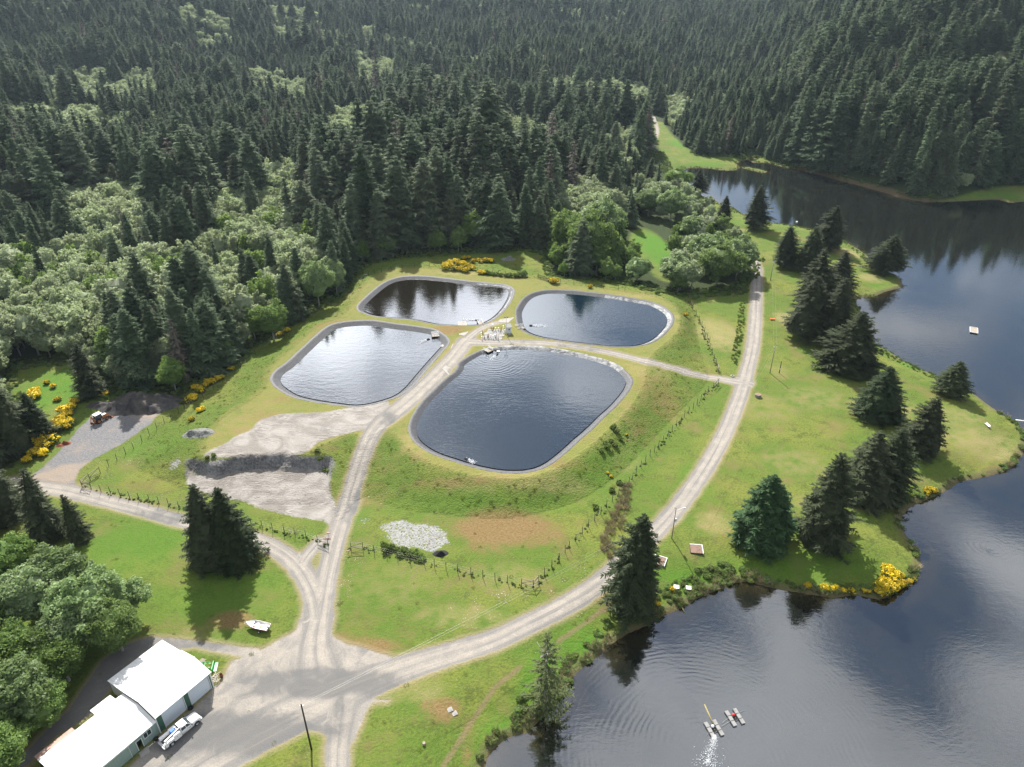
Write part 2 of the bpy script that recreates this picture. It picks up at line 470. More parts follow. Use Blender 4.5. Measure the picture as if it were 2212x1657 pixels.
class MB:
    """collects boxes, tubes and prisms into one mesh"""
    def __init__(self): self.v = []; self.f = []; self.m = []
    def face(self, pts, mi=0):
        n = len(self.v); self.v += [tuple(p) for p in pts]; self.f.append(tuple(range(n, n+len(pts)))); self.m.append(mi)
    def add(self, vs, fs, mi=0):
        n = len(self.v); self.v += [tuple(p) for p in vs]
        for f in fs: self.f.append(tuple(n+i for i in f)); self.m.append(mi)
    def box(self, x0, x1, y0, y1, z0, z1, mi=0, M=None):
        vs = [Vector((x, y, z)) for z in (z0, z1) for x, y in ((x0, y0), (x1, y0), (x1, y1), (x0, y1))]
        if M is not None: vs = [M @ p for p in vs]
        self.add(vs, [(3, 2, 1, 0), (4, 5, 6, 7), (0, 1, 5, 4), (1, 2, 6, 5), (2, 3, 7, 6), (3, 0, 4, 7)], mi)
    def tube(self, a, b, r0, r1=None, n=8, mi=0, cap=True):
        a = Vector(a); b = Vector(b); r1 = r0 if r1 is None else r1
        d_ = (b-a)
        if d_.length < 1e-6: return
        d_.normalize(); u = d_.orthogonal().normalized(); w_ = d_.cross(u)
        vs = [a+(u*math.cos(t)+w_*math.sin(t))*r0 for t in [2*math.pi*i/n for i in range(n)]]
        vs += [b+(u*math.cos(t)+w_*math.sin(t))*r1 for t in [2*math.pi*i/n for i in range(n)]]
        fs = [(i, (i+1) % n, n+(i+1) % n, n+i) for i in range(n)]
        if cap: fs += [tuple(range(n-1, -1, -1)), tuple(range(n, 2*n))]
        self.add(vs, fs, mi)
    def path(self, pts, r, n=6, mi=0):
        for a, b in zip(pts[:-1], pts[1:]): self.tube(a, b, r, r, n, mi)
    def prism(self, prof, y0, y1, mi=0, inset=0.0):
        """profile in x,z pulled from y0 to y1"""
        n = len(prof)
        vs = [(p[0], y0, p[1]) for p in prof]+[(p[0], y1, p[1]) for p in prof]
        fs = [(i, (i+1) % n, n+(i+1) % n, n+i) for i in range(n)]+[tuple(range(n-1, -1, -1)), tuple(range(n, 2*n))]
        self.add(vs, fs, mi)
    def loft(self, rings, mi=0, cap=True):
        n = len(rings[0]); base = []
        for r in rings: base += [tuple(p) for p in r]
        fs = []
        for k_ in range(len(rings)-1):
            for i in range(n): fs.append((k_*n+i, k_*n+(i+1) % n, (k_+1)*n+(i+1) % n, (k_+1)*n+i))
        if cap: fs += [tuple(range(n-1, -1, -1)), tuple((len(rings)-1)*n+i for i in range(n))]
        self.add(base, fs, mi)
    def ball(self, c, r, n=8, mi=0, sz=1.0):
        c = Vector(c); rings = []
        for j in range(1, n//2):
            t = math.pi*j/(n//2)
            rings.append([c+Vector((math.sin(t)*math.cos(2*math.pi*i/n)*r, math.sin(t)*math.sin(2*math.pi*i/n)*r, -math.cos(t)*r*sz)) for i in range(n)])
        self.loft(rings, mi)
    def build(self, name, mats, parent=None, smooth=False, loc=None, bevel=0.0):
        me = bpy.data.meshes.new(name)
        me.from_pydata(self.v, [], self.f)
        for q in (mats if isinstance(mats, (list, tuple)) else [mats]): me.materials.append(q)
        me.polygons.foreach_set('material_index', self.m)
        bm = bmesh.new(); bm.from_mesh(me)
        bmesh.ops.recalc_face_normals(bm, faces=bm.faces)
        if bevel > 0:
            bmesh.ops.remove_doubles(bm, verts=bm.verts, dist=1e-4)
            es = [e for e in bm.edges if len(e.link_faces) == 2 and e.calc_face_angle(0) > .6]
            bmesh.ops.bevel(bm, geom=es, offset=bevel, segments=2, affect='EDGES', profile=.6, clamp_overlap=True)
        bm.to_mesh(me); bm.free()
        if smooth: me.polygons.foreach_set('use_smooth', [True]*len(me.polygons))
        return link(name, me, parent, loc)

# ------------------------------------------------------------------ the ground sheet
def axis(lo, hi, st, far_lo, far_hi, g):
    a = list(np.arange(lo, hi+st*.5, st))
    s = st
    while a[-1] < far_hi: s = min(s*g, 26); a.append(a[-1]+s)
    s = st; b = []
    p_ = lo
    while p_ > far_lo: s = min(s*g, 26); p_ -= s; b.append(p_)
    return np.array(b[::-1]+a)
gx = axis(-150, 185, .75, -1900, 2300, 1.06)
gy = axis(50, 330, .75, 25, 3000, 1.03)
GX, GY = np.meshgrid(gx, gy)
nx, ny = len(gx), len(gy)
fx, fy = GX.ravel(), GY.ravel()
fz = height(fx, fy)
A = {}
nearm = (fx > -200) & (fx < 260) & (fy < 760)
def on_near(fn, default):
    r = np.full(fx.shape, float(default)); r[nearm] = fn(fx[nearm], fy[nearm]); return r
A['lake'] = np.maximum(sdf(fx, fy, LAKE), -sdf(fx, fy, ISLET, 5.0))
road = np.full(fx.shape, 30.0); lat = np.zeros(fx.shape); arc = np.zeros(fx.shape)
for c_ in ROADS_W:
    lo = c_[:, :2].min(0)-14; hi_ = c_[:, :2].max(0)+14
    m_ = (fx > lo[0]) & (fx < hi_[0]) & (fy > lo[1]) & (fy < hi_[1])
    dd, ll, aa, pp = line_dist(fx[m_], fy[m_], c_[:, :2], False, True)
    i0 = np.clip(pp.astype(int), 0, len(c_)-2); t_ = pp-i0
    hw = (c_[i0, 2]*(1-t_)+c_[i0+1, 2]*t_)/2
    sd = dd-hw
    old = road[m_]
    bl = np.minimum(old, sd)-np.maximum(0, 1.6-np.abs(old-sd))**2/6.4      # soft fillet where roads meet
    tk = sd < old
    l0 = lat[m_]; a0 = arc[m_]
    l0[tk] = (ll/hw)[tk]; a0[tk] = aa[tk]
    lat[m_] = l0; arc[m_] = a0; road[m_] = bl
A['junc'] = np.clip((road+.5)/1.2, 0, 1)
for pl in (JUNC, cTRI, SHEDYARD, FRONTYARD):
    road = np.minimum(road, sdf(fx, fy, pl, 15.0))
A['road'] = road; A['lat'] = lat; A['arc'] = arc
A['yard'] = sdf(fx, fy, YARD, 15.0)
A['sand'] = np.minimum(sdf(fx, fy, SAND, 15.0), sdf(fx, fy, PIT, 15.0)-.6)
A['pit'] = sdf(fx, fy, PIT, 15.0)
A['rim'] = np.minimum.reduce([sdf(fx, fy, p_, 15.0) for p_ in POND.values()])
# gentle blotches that are really there in the turf: (u, v, rx, ry in metres, amount)
def blobs(lst):
    r = np.zeros(fx.shape)
    if not lst: return r
    cs = grounds([(b[0], b[1]) for b in lst])
    for c_, b in zip(cs, lst):
        q = ((fx-c_.x)/b[2])**2+((fy-c_.y)/b[3])**2
        r = np.maximum(r, b[4]*np.exp(-q*q))
    return r
A['brown'] = blobs([(1085, 1140, 13, 7, 1.), (1150, 1150, 9, 6, .7), (1060, 1170, 8, 5, .6), (800, 1075, 6, 6, .45), (520, 935, 9, 6, .35), (580, 900, 10, 5, .4), (1420, 850, 8, 14, .55),
    (1380, 910, 6, 10, .4), (630, 860, 8, 4, .4), (1000, 1040, 16, 2, .6), (320, 1050, 12, 4, .4), (960, 1530, 3.2, 2.6, .9), (920, 1525, 2.2, 1.6, .5), (780, 1400, 9, 3, .8),
    (740, 1385, 3, 3, .6), (1530, 780, 6, 4, .25), (720, 705, 9, 7, .55), (690, 730, 4, 14, .5), (970, 712, 7, 5, .8), (1210, 560, 10, 5, .35), (1210, 625, 8, 4, .45), (500, 1340, 5, 3, .8),
    (1010, 1605, 1.2, 6, .5), (1200, 1000, 12, 3, .5), (880, 985, 7, 4, .4), (680, 1030, 3, 6, .3), (700, 970, 6, 3, .45), (1540, 810, 5, 3, .3)])
A['tan'] = blobs([(1545, 1130, 6, 5, .5), (1720, 1000, 12, 9, .35), (1900, 880, 14, 8, .45), (1650, 880, 13, 11, .35), (1760, 860, 14, 10, .35), (2130, 960, 14, 10, .5), (2050, 900, 14, 8, .4),
    (1700, 690, 5, 9, .6), (1680, 800, 5, 8, .35), (1830, 545, 10, 8, .6), (1550, 720, 9, 16, .55), (1600, 500, 8, 7, .45), (1480, 300, 6, 12, .3), (1740, 1090, 7, 5, .35), (1880, 600, 7, 6, .5),
    (850, 1260, 14, 9, .3), (1100, 1250, 10, 6, .35), (1000, 1330, 12, 4, .4), (900, 1490, 8, 4, .4), (560, 920, 14, 9, .3), (450, 1370, 8, 3, .3), (1350, 960, 6, 14, .3), (1400, 800, 10, 8, .4),
    (1150, 1030, 18, 5, .45), (900, 960, 6, 8, .45), (1040, 1040, 16, 4, .4), (1000, 590, 14, 3, .5), (1380, 640, 16, 3, .4), (1460, 690, 3, 9, .4), (760, 640, 4, 10, .4)])
A['lush'] = blobs([(1180, 1480, 6, 8, .8), (1280, 1400, 8, 6, .8), (1080, 1590, 4, 6, .8), (1410, 530, 10, 22, 1.), (1440, 560, 8, 12, 1.), (1470, 310, 9, 24, .8), (1520, 355, 14, 6, .8), (130, 840, 12, 16, .8),
    (1330, 320, 12, 30, .8), (1700, 1230, 20, 6, .5), (1940, 760, 8, 8, .9), (1990, 795, 8, 5, .9), (1620, 480, 10, 5, .7), (1900, 620, 7, 5, .6), (300, 1180, 14, 10, .5), (480, 1280, 14, 8, .4), (1500, 1040, 4, 8, .5),
    (1060, 1075, 25, 5, .5), (1280, 1010, 8, 8, .5), (1340, 970, 6, 8, .5), (1240, 1060, 5, 5, .4), (2130, 425, 30, 8, .5), (1500, 1260, 14, 4, .7), (640, 880, 30, 4, .1), (330, 970, 8, 6, .4), (770, 1110, 4, 4, .4)])
A['white'] = blobs([(900, 1158, 7.5, 4.6, 1.), (930, 1172, 4.5, 3, .9), (860, 1140, 4.5, 2.6, .9), (428, 935, .1, .1, .1), (378, 1000, 2.0, 2.6, .55), (705, 925, 2.6, .9, .9), (780, 1130, 4, 3, .35)])
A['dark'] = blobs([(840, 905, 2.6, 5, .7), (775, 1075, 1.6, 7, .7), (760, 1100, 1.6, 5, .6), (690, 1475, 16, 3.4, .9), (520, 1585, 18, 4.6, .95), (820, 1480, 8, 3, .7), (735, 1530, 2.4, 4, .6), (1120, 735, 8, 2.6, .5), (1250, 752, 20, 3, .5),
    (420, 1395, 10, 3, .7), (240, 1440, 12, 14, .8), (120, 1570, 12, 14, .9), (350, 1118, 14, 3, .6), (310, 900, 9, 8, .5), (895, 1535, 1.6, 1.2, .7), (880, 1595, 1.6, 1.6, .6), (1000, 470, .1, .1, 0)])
tr1 = np.array([tuple(q)[:2] for q in grounds([(955, 1660), (1014, 1567), (1067, 1487), (1124, 1441)])]); tr2 = np.array([tuple(q)[:2] for q in grounds([(1206, 1386), (1258, 1350), (1319, 1306)])])
A['trail'] = np.minimum(line_dist(fx, fy, tr1), line_dist(fx, fy, tr2)).clip(0, 20)
A['daisy'] = blobs([(1090, 1300, 9, 3, 1.), (1020, 1330, 8, 3, .8), (1240, 1265, 10, 2.6, 1.), (1170, 1295, 8, 2, .8), (1290, 1235, 5, 3, .9), (1100, 1395, 16, 2.5, .6), (1240, 1330, 10, 2, .7), (250, 1000, 10, 7, .8), (300, 960, 8, 6, .8), (220, 1030, 6, 6, .5),
    (350, 1075, 14, 3, .5), (740, 1260, 3, 10, .6), (1520, 1000, 3, 12, .4), (820, 1075, 5, 3, .9), (960, 1470, 6, 3, .4), (640, 1140, 6, 3, .4), (690, 1620, 2, 3, .7), (770, 1195, 3, 6, .7)])
# the wood's own floor
OPEN_PX = [(-10, 3000), (-10, 1010), (50, 990), (30, 880), (20, 800), (90, 785), (170, 785), (240, 858), (330, 848), (390, 866), (440, 818), (500, 788), (560, 743), (640, 693), (700, 658),
    (745, 638), (768, 598), (800, 570), (860, 558), (960, 550), (1060, 543), (1120, 538), (1175, 545), (1190, 598), (1340, 612), (1400, 632), (1480, 640), (1600, 632), (1640, 596),
    (1640, 560), (1575, 505), (1530, 445), (1490, 415), (1467, 392), (1455, 378), (1428, 330), (1411, 290), (1406, 262), (1430, 262), (1450, 290), (1480, 318), (1510, 338), (1590, 338), (1640, 334), (1700, 357), (1760, 371),
    (1850, 395), (1950, 425), (2010, 434), (2080, 420), (2150, 405), (2300, 400), (5000, 400), (5000, 3000)]
OPEN = PP(OPEN_PX, 0.0)
gu, gv, gf = proj(fx, fy, fz)
wood = np.zeros(fx.shape)
wm = fy > 20
ins = inside(fx[wm], fy[wm], OPEN)
dW = np.minimum(line_dist(fx[wm], fy[wm], OPEN, True), 30)
wood[wm] = np.where(ins, -dW, dW)
glade = blobs([(1408, 540, 9, 34, 1.0), (1440, 590, 7, 12, .7)])
wood = np.where(glade > .1, np.minimum(wood, (.35-glade)*9), wood)
A['wood'] = wood
dt_ = sdf(fx, fy, TOE); dc_ = sdf(fx, fy, CREST)
A['high'] = np.where(dc_ <= 0, 1.0, np.where(dt_ >= 0, 0.0, -dt_/np.maximum(-dt_+dc_, 1e-6)))
A['berm'] = ((dt_ < 0) & (dc_ > -.5)).astype(float)
A['deck'] = np.clip(1-np.maximum(0, dc_)/4, 0, 1)*(dc_ < 4)

# ------------------------------------------------------------------ ground material (one for all of the ground: it reads what each spot is made of)
m_ground, k, out = new_mat("ground")
pos = k.pos()
nb = k.noise(.045, 3, .55, pos); nm = k.noise(.30, 4, .6, pos); nf = k.noise(1.9, 4, .65, pos); nff = k.noise(6.5, 3, .7, pos)
edge = k.math('ADD', k.math('MULTIPLY', k.math('SUBTRACT', nm, .5), 1.9), k.math('MULTIPLY', k.math('SUBTRACT', nf, .5), 1.5))
# turf
g = k.mix(k.step(nm, .3, .7), (.060, .116, .013), (.100, .150, .020))
g = k.mix(k.step(nb, .42, .66), g, (.135, .155, .028))
g = k.mix(k.math('MULTIPLY', k.step(nf, .44, .66), .6), g, (.060, .095, .015))
g = k.mix(k.math('MULTIPLY', k.step(nff, .50, .68), .55), g, (.205, .185, .085))
g = k.mix(k.math('MULTIPLY', k.step(k.math('ADD', k.math('MULTIPLY', nm, .8), k.math('MULTIPLY', nf, .5)), .60, .82), .8), g, (.055, .078, .016))
br0 = k.step(k.math('ADD', k.noise(.11, 4, .6, k.vmath('ADD', pos, (40., 7., 0.))), k.math('MULTIPLY', nf, .35)), .68, .90)
g = k.mix(k.math('MULTIPLY', br0, .7), g, (.150, .122, .048))
lush = k.math('MULTIPLY', k.attr('lush'), k.step(k.math('ADD', nm, k.math('MULTIPLY', nf, .5)), .45, .8))
g = k.mix(lush, g, (.060, .150, .014))
tanw = k.step(k.math('ADD', k.math('MULTIPLY', k.attr('tan'), 1.1), k.math('ADD', k.math('MULTIPLY', nm, .9), k.math('MULTIPLY', nf, .5))), .85, 1.55)
g = k.mix(k.math('MULTIPLY', tanw, .85), g, (.25, .21, .095))
deck = k.step(k.math('ADD', k.math('MULTIPLY', k.attr('deck'), .5), k.math('ADD', k.math('MULTIPLY', nm, .7), k.math('MULTIPLY', nf, .5))), .72, 1.25)
g = k.mix(k.math('MULTIPLY', deck, .55), g, (.23, .19, .072))
brw = k.step(k.math('ADD', k.attr('brown'), k.math('ADD', k.math('MULTIPLY', nm, .8), k.math('MULTIPLY', nf, .6))), .85, 1.6)
g = k.mix(k.math('MULTIPLY', brw, .9), g, k.mix(k.step(nf, .35, .65), (.150, .088, .038), (.195, .135, .064)))
berm = k.math('MULTIPLY', k.attr('berm'), k.step(nf, .40, .62))
g = k.mix(k.math('MULTIPLY', berm, .4), g, (.095, .140, .024))
dz = k.math('MULTIPLY', k.math('MULTIPLY', k.attr('daisy'), k.step(k.voro(2.4, pos), .26, .14)), k.step(k.math('ADD', nm, k.math('MULTIPLY', nf, .6)), .79, .95))
g = k.mix(dz, g, (.50, .52, .42))
tl = k.step(k.math('ADD', k.attr('trail'), k.math('MULTIPLY', edge, .35)), .75, .15)
g = k.mix(k.math('MULTIPLY', tl, .75), g, (.165, .125, .070))
# dusty bare rim where gravel meets turf
rd = k.math('ADD', k.attr('road'), k.math('MULTIPLY', edge, .55))
dust = k.math('MULTIPLY', k.step(rd, 1.5, -.1), .75)
g = k.mix(dust, g, k.mix(nf, (.20, .165, .085), (.30, .245, .16)))
# gravel road: pale wheel tracks, grey loose stone between and along the edges
lat_ = k.attr('lat'); arc_ = k.attr('arc')
streak = k.noise(1.0, 4, .6, k.comb(k.math('MULTIPLY', lat_, 5.0), k.math('MULTIPLY', arc_, .045), 0.0))
al = k.math('ABSOLUTE', k.math('ADD', lat_, k.math('MULTIPLY', k.math('SUBTRACT', nm, .5), .25)))
track = k.math('SUBTRACT', 1.0, k.math('MULTIPLY', k.math('ABSOLUTE', k.math('SUBTRACT', al, .38)), 2.6), clamp=True)
jn = k.attr('junc')
streak = k.math('ADD', k.math('MULTIPLY', streak, k.math('SUBTRACT', 1.0, jn)), k.math('MULTIPLY', k.noise(.22, 4, .6, pos, dist=2.0), jn))
track = k.math('ADD', k.math('MULTIPLY', track, k.math('SUBTRACT', 1.0, jn)), k.math('MULTIPLY', jn, .45))
al = k.math('ADD', k.math('MULTIPLY', al, k.math('SUBTRACT', 1.0, jn)), k.math('MULTIPLY', jn, .45))
stone = k.mix(k.step(nff, .3, .7), (.115, .112, .108), (.195, .188, .178))
pale = k.mix(k.step(k.noise(3.0, 4, .7, pos), .3, .7), (.260, .232, .196), (.345, .315, .275))
tw = k.step(k.math('ADD', k.math('MULTIPLY', track, .28), k.math('ADD', k.math('MULTIPLY', streak, .85), k.math('ADD', k.math('MULTIPLY', nb, .35), k.math('MULTIPLY', nm, .35)))), .58, 1.05)
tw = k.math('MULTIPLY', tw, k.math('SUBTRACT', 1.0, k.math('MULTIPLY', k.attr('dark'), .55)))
tw = k.math('MULTIPLY', tw, k.math('SUBTRACT', 1.0, k.math('MULTIPLY', k.step(al, .62, .92), .75)))
edgy = k.step(k.math('ADD', k.noise(.35, 4, .6, pos), k.math('MULTIPLY', nff, .3)), .5, .85)
rc = k.mix(k.math('MULTIPLY', tw, k.math('ADD', .65, k.math('MULTIPLY', edgy, .35))), stone, pale)
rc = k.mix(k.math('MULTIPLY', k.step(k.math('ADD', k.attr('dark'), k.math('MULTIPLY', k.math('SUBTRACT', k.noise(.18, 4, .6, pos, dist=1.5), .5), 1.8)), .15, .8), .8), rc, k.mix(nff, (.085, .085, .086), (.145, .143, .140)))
rc = k.mix(k.math('MULTIPLY', k.step(streak, .56, .72), .45), rc, (.20, .175, .145))
# sandy workings
sn = k.noise(.16, 5, .6, pos, dist=.8)
rut = k.noise(.30, 2, .45, k.vmath('MULTIPLY', pos, (.30, 1.6, .3)), dist=1.0)
rut = k.step(k.math('ABSOLUTE', k.math('SUBTRACT', k.math('FRACT', k.math('MULTIPLY', rut, 7.0)), .5)), .16, .02)
rut = k.math('MULTIPLY', rut, k.step(k.noise(.10, 3, .5, pos), .40, .62))
sd_c = k.mix(k.step(sn, .35, .65), (.195, .178, .160), (.290, .270, .248))
sd_c = k.mix(k.math('MULTIPLY', k.math('MAXIMUM', rut, k.math('MULTIPLY', k.step(nff, .55, .8), .4)), .6), sd_c, (.16, .142, .125))
# dark rock yard
yc = k.mix(k.step(nf, .3, .7), (.115, .115, .122), (.185, .183, .185))
yc = k.mix(k.math('MULTIPLY', k.step(k.math('ADD', nb, k.math('MULTIPLY', sn, .5)), .72, .9), .75), yc, (.27, .215, .165))
# woodland floor and shore
wc = k.mix(k.step(nf, .35, .65), (.018, .030, .010), (.040, .055, .018))
c = k.mix(k.step(k.math('ADD', k.attr('wood'), k.math('MULTIPLY', edge, 1.6)), -1.5, 2.0), g, wc)
c = k.mix(k.step(k.math('ADD', k.attr('yard'), k.math('MULTIPLY', edge, .8)), .5, -.4), c, yc)
c = k.mix(k.step(k.math('ADD', k.attr('sand'), k.math('MULTIPLY', edge, .9)), .5, -.4), c, sd_c)
c = k.mix(k.step(rd, .35, -.25), c, rc)
wh = k.step(k.math('ADD', k.attr('white'), k.math('ADD', k.math('MULTIPLY', k.math('SUBTRACT', nm, .5), 1.3), k.math('MULTIPLY', k.math('SUBTRACT', nf, .5), 1.1))), .42, .62)
wh = k.math('MULTIPLY', wh, k.step(k.math('ADD', nff, k.math('MULTIPLY', nf, .4)), .40, .66))
vs = k.n.new('ShaderNodeTexVoronoi'); vs.inputs['Scale'].default_value = 3.2; k.put(vs.inputs['Vector'], pos)
vsep = k.n.new('ShaderNodeSeparateXYZ'); k.l.new(vs.outputs['Color'], vsep.inputs[0])
wh = k.math('MULTIPLY', wh, k.step(vsep.outputs[1], .12, .2))
c = k.mix(wh, c, k.mix(vsep.outputs[0], (.17, .17, .167), (.29, .29, .283)))
lk = k.math('ADD', k.attr('lake'), k.math('MULTIPLY', edge, .7))
c = k.mix(k.math('MULTIPLY', k.step(lk, 2.6, .6), .8), c, k.mix(nf, (.050, .062, .020), (.16, .13, .075)))
c = k.mix(k.step(lk, .6, -.2), c, (.10, .075, .038))
# the cut bank of the pit: steep rock face, mottled dark to pale grey
nrm = k.n.new('ShaderNodeNewGeometry').outputs['Normal']
spn = k.n.new('ShaderNodeSeparateXYZ'); k.l.new(nrm, spn.inputs[0])
steep = k.math('MULTIPLY', k.step(spn.outputs[2], .88, .68), k.step(k.attr('pit'), 5.5, 4.0))
steep = k.math('MAXIMUM', steep, k.math('MULTIPLY', k.math('MULTIPLY', k.step(k.math('ADD', k.attr('pit'), edge), 3.0, 2.0), k.step(k.attr('pit'), .2, .8)), k.step(k.attr('high'), .45, .7)))
c = k.mix(steep, c, k.mix(k.step(k.math('ADD', k.math('MULTIPLY', sn, .5), k.math('MULTIPLY', nf, .6)), .38, .72), (.075, .075, .077), (.25, .245, .24)))
# blade and stone relief
grassw = k.step(rd, -.2, .6)
hgt = k.math('ADD', k.math('MULTIPLY', nf, k.math('ADD', k.math('MULTIPLY', grassw, .22), k.math('ADD', .05, k.math('MULTIPLY', k.attr('berm'), .35)))), k.math('MULTIPLY', nff, .06))
hgt = k.math('ADD', hgt, k.math('MULTIPLY', k.math('MULTIPLY', rut, k.step(k.attr('sand'), .3, -.6)), .14))
nrmb = k.bump(hgt, .9, 1.0)
principled(k, out, c, .92, .12, normal=nrmb)

# split the sheet by what each face is, all sharing the one material
idx = np.arange(nx*ny).reshape(ny, nx)
Q = np.stack([idx[:-1, :-1], idx[:-1, 1:], idx[1:, 1:], idx[1:, :-1]], -1).reshape(-1, 4)
fc = lambda a: a[Q].mean(1)
qroad, qsand, qyard = fc(A['road']), fc(A['sand']), fc(A['yard'])
cls = np.zeros(len(Q), int)
cls[fc(A['wood']) > 0] = 1
cls[qyard < 0] = 2
cls[qsand < 0] = 3
cls[qroad < 0] = 4
V = np.stack([fx, fy, fz], 1)
def sub(name, mask, label, cat, mat=None, z=None):
    q = Q[mask]; u_, inv = np.unique(q, return_inverse=True)
    vv = V[u_].copy()
    if z is not None: vv[:, 2] = z
    me = mesh_np(name, vv, inv.reshape(-1, 4), mat or m_ground, True)
    for nme, arr in A.items():
        at = me.attributes.new(nme, 'FLOAT', 'POINT'); at.data.foreach_set('value', arr[u_].astype(np.float32))
    o = link(name, me)
    return tag(o, label, cat, kind='structure')
sub('meadow', cls == 0, 'grassy ground around the ponds and along the lake', 'ground')
sub('hills', cls == 1, 'wooded hills and forest floor behind the ponds', 'hills')
sub('gravel_yard', cls == 2, 'dark crushed rock yard at the edge of the wood', 'ground')
sub('sand_ground', cls == 3, 'pale sandy ground of the pit and its ramp', 'ground')
sub('gravel_road', cls == 4, 'pale gravel roads and tracks between the ponds and lake', 'road')

# ------------------------------------------------------------------ water
def water_mat(name, rings, deep=(.003, .006, .007), chop=1.0, rough=.06, ring_amp=1.0, shallow=False, ior=2.5, sc=1.0):
    m, k, out = new_mat(name)
    pos = k.pos()
    st = k.vmath('MULTIPLY', pos, (.55, 1.25, 1.0))
    big = k.noise(.10*sc, 2, .5, pos)
    gust = k.step(k.noise(.022*sc, 3, .55, pos), .38, .66)
    h = k.math('MULTIPLY', k.noise(1.25, 3, .55, st, dist=.4), k.math('ADD', .35, k.math('MULTIPLY', gust, .9)))
    h = k.math('ADD', h, k.math('MULTIPLY', k.noise(.42, 2, .5, st), .5))
    h = k.math('MULTIPLY', h, chop)
    for cx_, cy_, wl, reach, amp in rings:
        dd = k.vmath('DISTANCE', pos, (cx_, cy_, 0.0), out=1)
        sp_ = k.n.new('ShaderNodeSeparateXYZ'); k.l.new(pos, sp_.inputs[0])
        r_ = k.math('SQRT', k.math('ADD', k.math('POWER', k.math('SUBTRACT', sp_.outputs[0], cx_), 2.0), k.math('POWER', k.math('SUBTRACT', sp_.outputs[1], cy_), 2.0)))
        r_ = k.math('ADD', r_, k.math('MULTIPLY', big, 3.5))
        wv = k.math('SINE', k.math('MULTIPLY', r_, 2*math.pi/wl))
        wv = k.math('MULTIPLY', wv, k.math('MULTIPLY', k.step(r_, reach, 1.0), amp*ring_amp))
        wv = k.math('MULTIPLY', wv, k.step(k.noise(.16, 3, .6, pos), .38, .72))
        h = k.math('ADD', h, wv)
    nb_ = k.bump(h, .25, .11)
    base = k.n.new('ShaderNodeBsdfDiffuse')
    col = deep
    if shallow:
        near = k.step(k.math('ADD', k.attr('lake'), k.math('MULTIPLY', k.math('SUBTRACT', k.noise(.2, 3, .5, pos), .5), 5.0)), -8.0, 0.5)
        col = k.mix(k.math('MULTIPLY', near, .75), deep, (.026, .021, .009))
    k.put(base.inputs['Color'], col)
    gl = k.n.new('ShaderNodeBsdfGlossy'); gl.inputs['Roughness'].default_value = rough
    k.put(gl.inputs['Color'], (.92, .95, 1.0)); k.put(gl.inputs['Normal'], nb_)
    fr = k.n.new('ShaderNodeFresnel'); fr.inputs['IOR'].default_value = ior; k.put(fr.inputs['Normal'], nb_)
    mx = k.n.new('ShaderNodeMixShader'); k.l.new(fr.outputs[0], mx.inputs[0]); k.l.new(base.outputs[0], mx.inputs[1]); k.l.new(gl.outputs[0], mx.inputs[2])
    k.l.new(mx.outputs[0], out.inputs['Surface'])
    return m

fountain = P(1531, 1640, LAKE_Z)
ripple2 = P(2140, 1185, LAKE_Z)
raft1 = P(1548, 1572, LAKE_Z)
m_lake = water_mat("lake_water", [(fountain[0], fountain[1], 1.0, 42.0, .24), (raft1[0], raft1[1], .8, 12.0, .10), (ripple2[0], ripple2[1], 1.1, 9.0, .14)], shallow=True, chop=.5, ior=2.6)
lakeq = (A['lake'][Q].min(1) < 1.0) & (fc(A['wood']) < 25)
sub('lake_water', lakeq, 'dark rippled lake', 'lake', m_lake, LAKE_Z)

m_liner, k, out = new_mat("pond_liner")
pos = k.pos(); wr = k.noise(1.2, 4, .6, pos, dist=1.0)
principled(k, out, k.mix(k.step(wr, .35, .7), (.048, .050, .056), (.072, .074, .080)), .6, .25, normal=k.bump(wr, .35, .3))
m_liner_pale, k, out = new_mat("pond_liner_silty")
pos = k.pos(); wr = k.noise(.45, 5, .6, pos, dist=1.0)
principled(k, out, k.mix(k.step(wr, .38, .62), (.07, .073, .079), (.27, .275, .28)), .6, .3, normal=k.bump(wr, .7, .5))

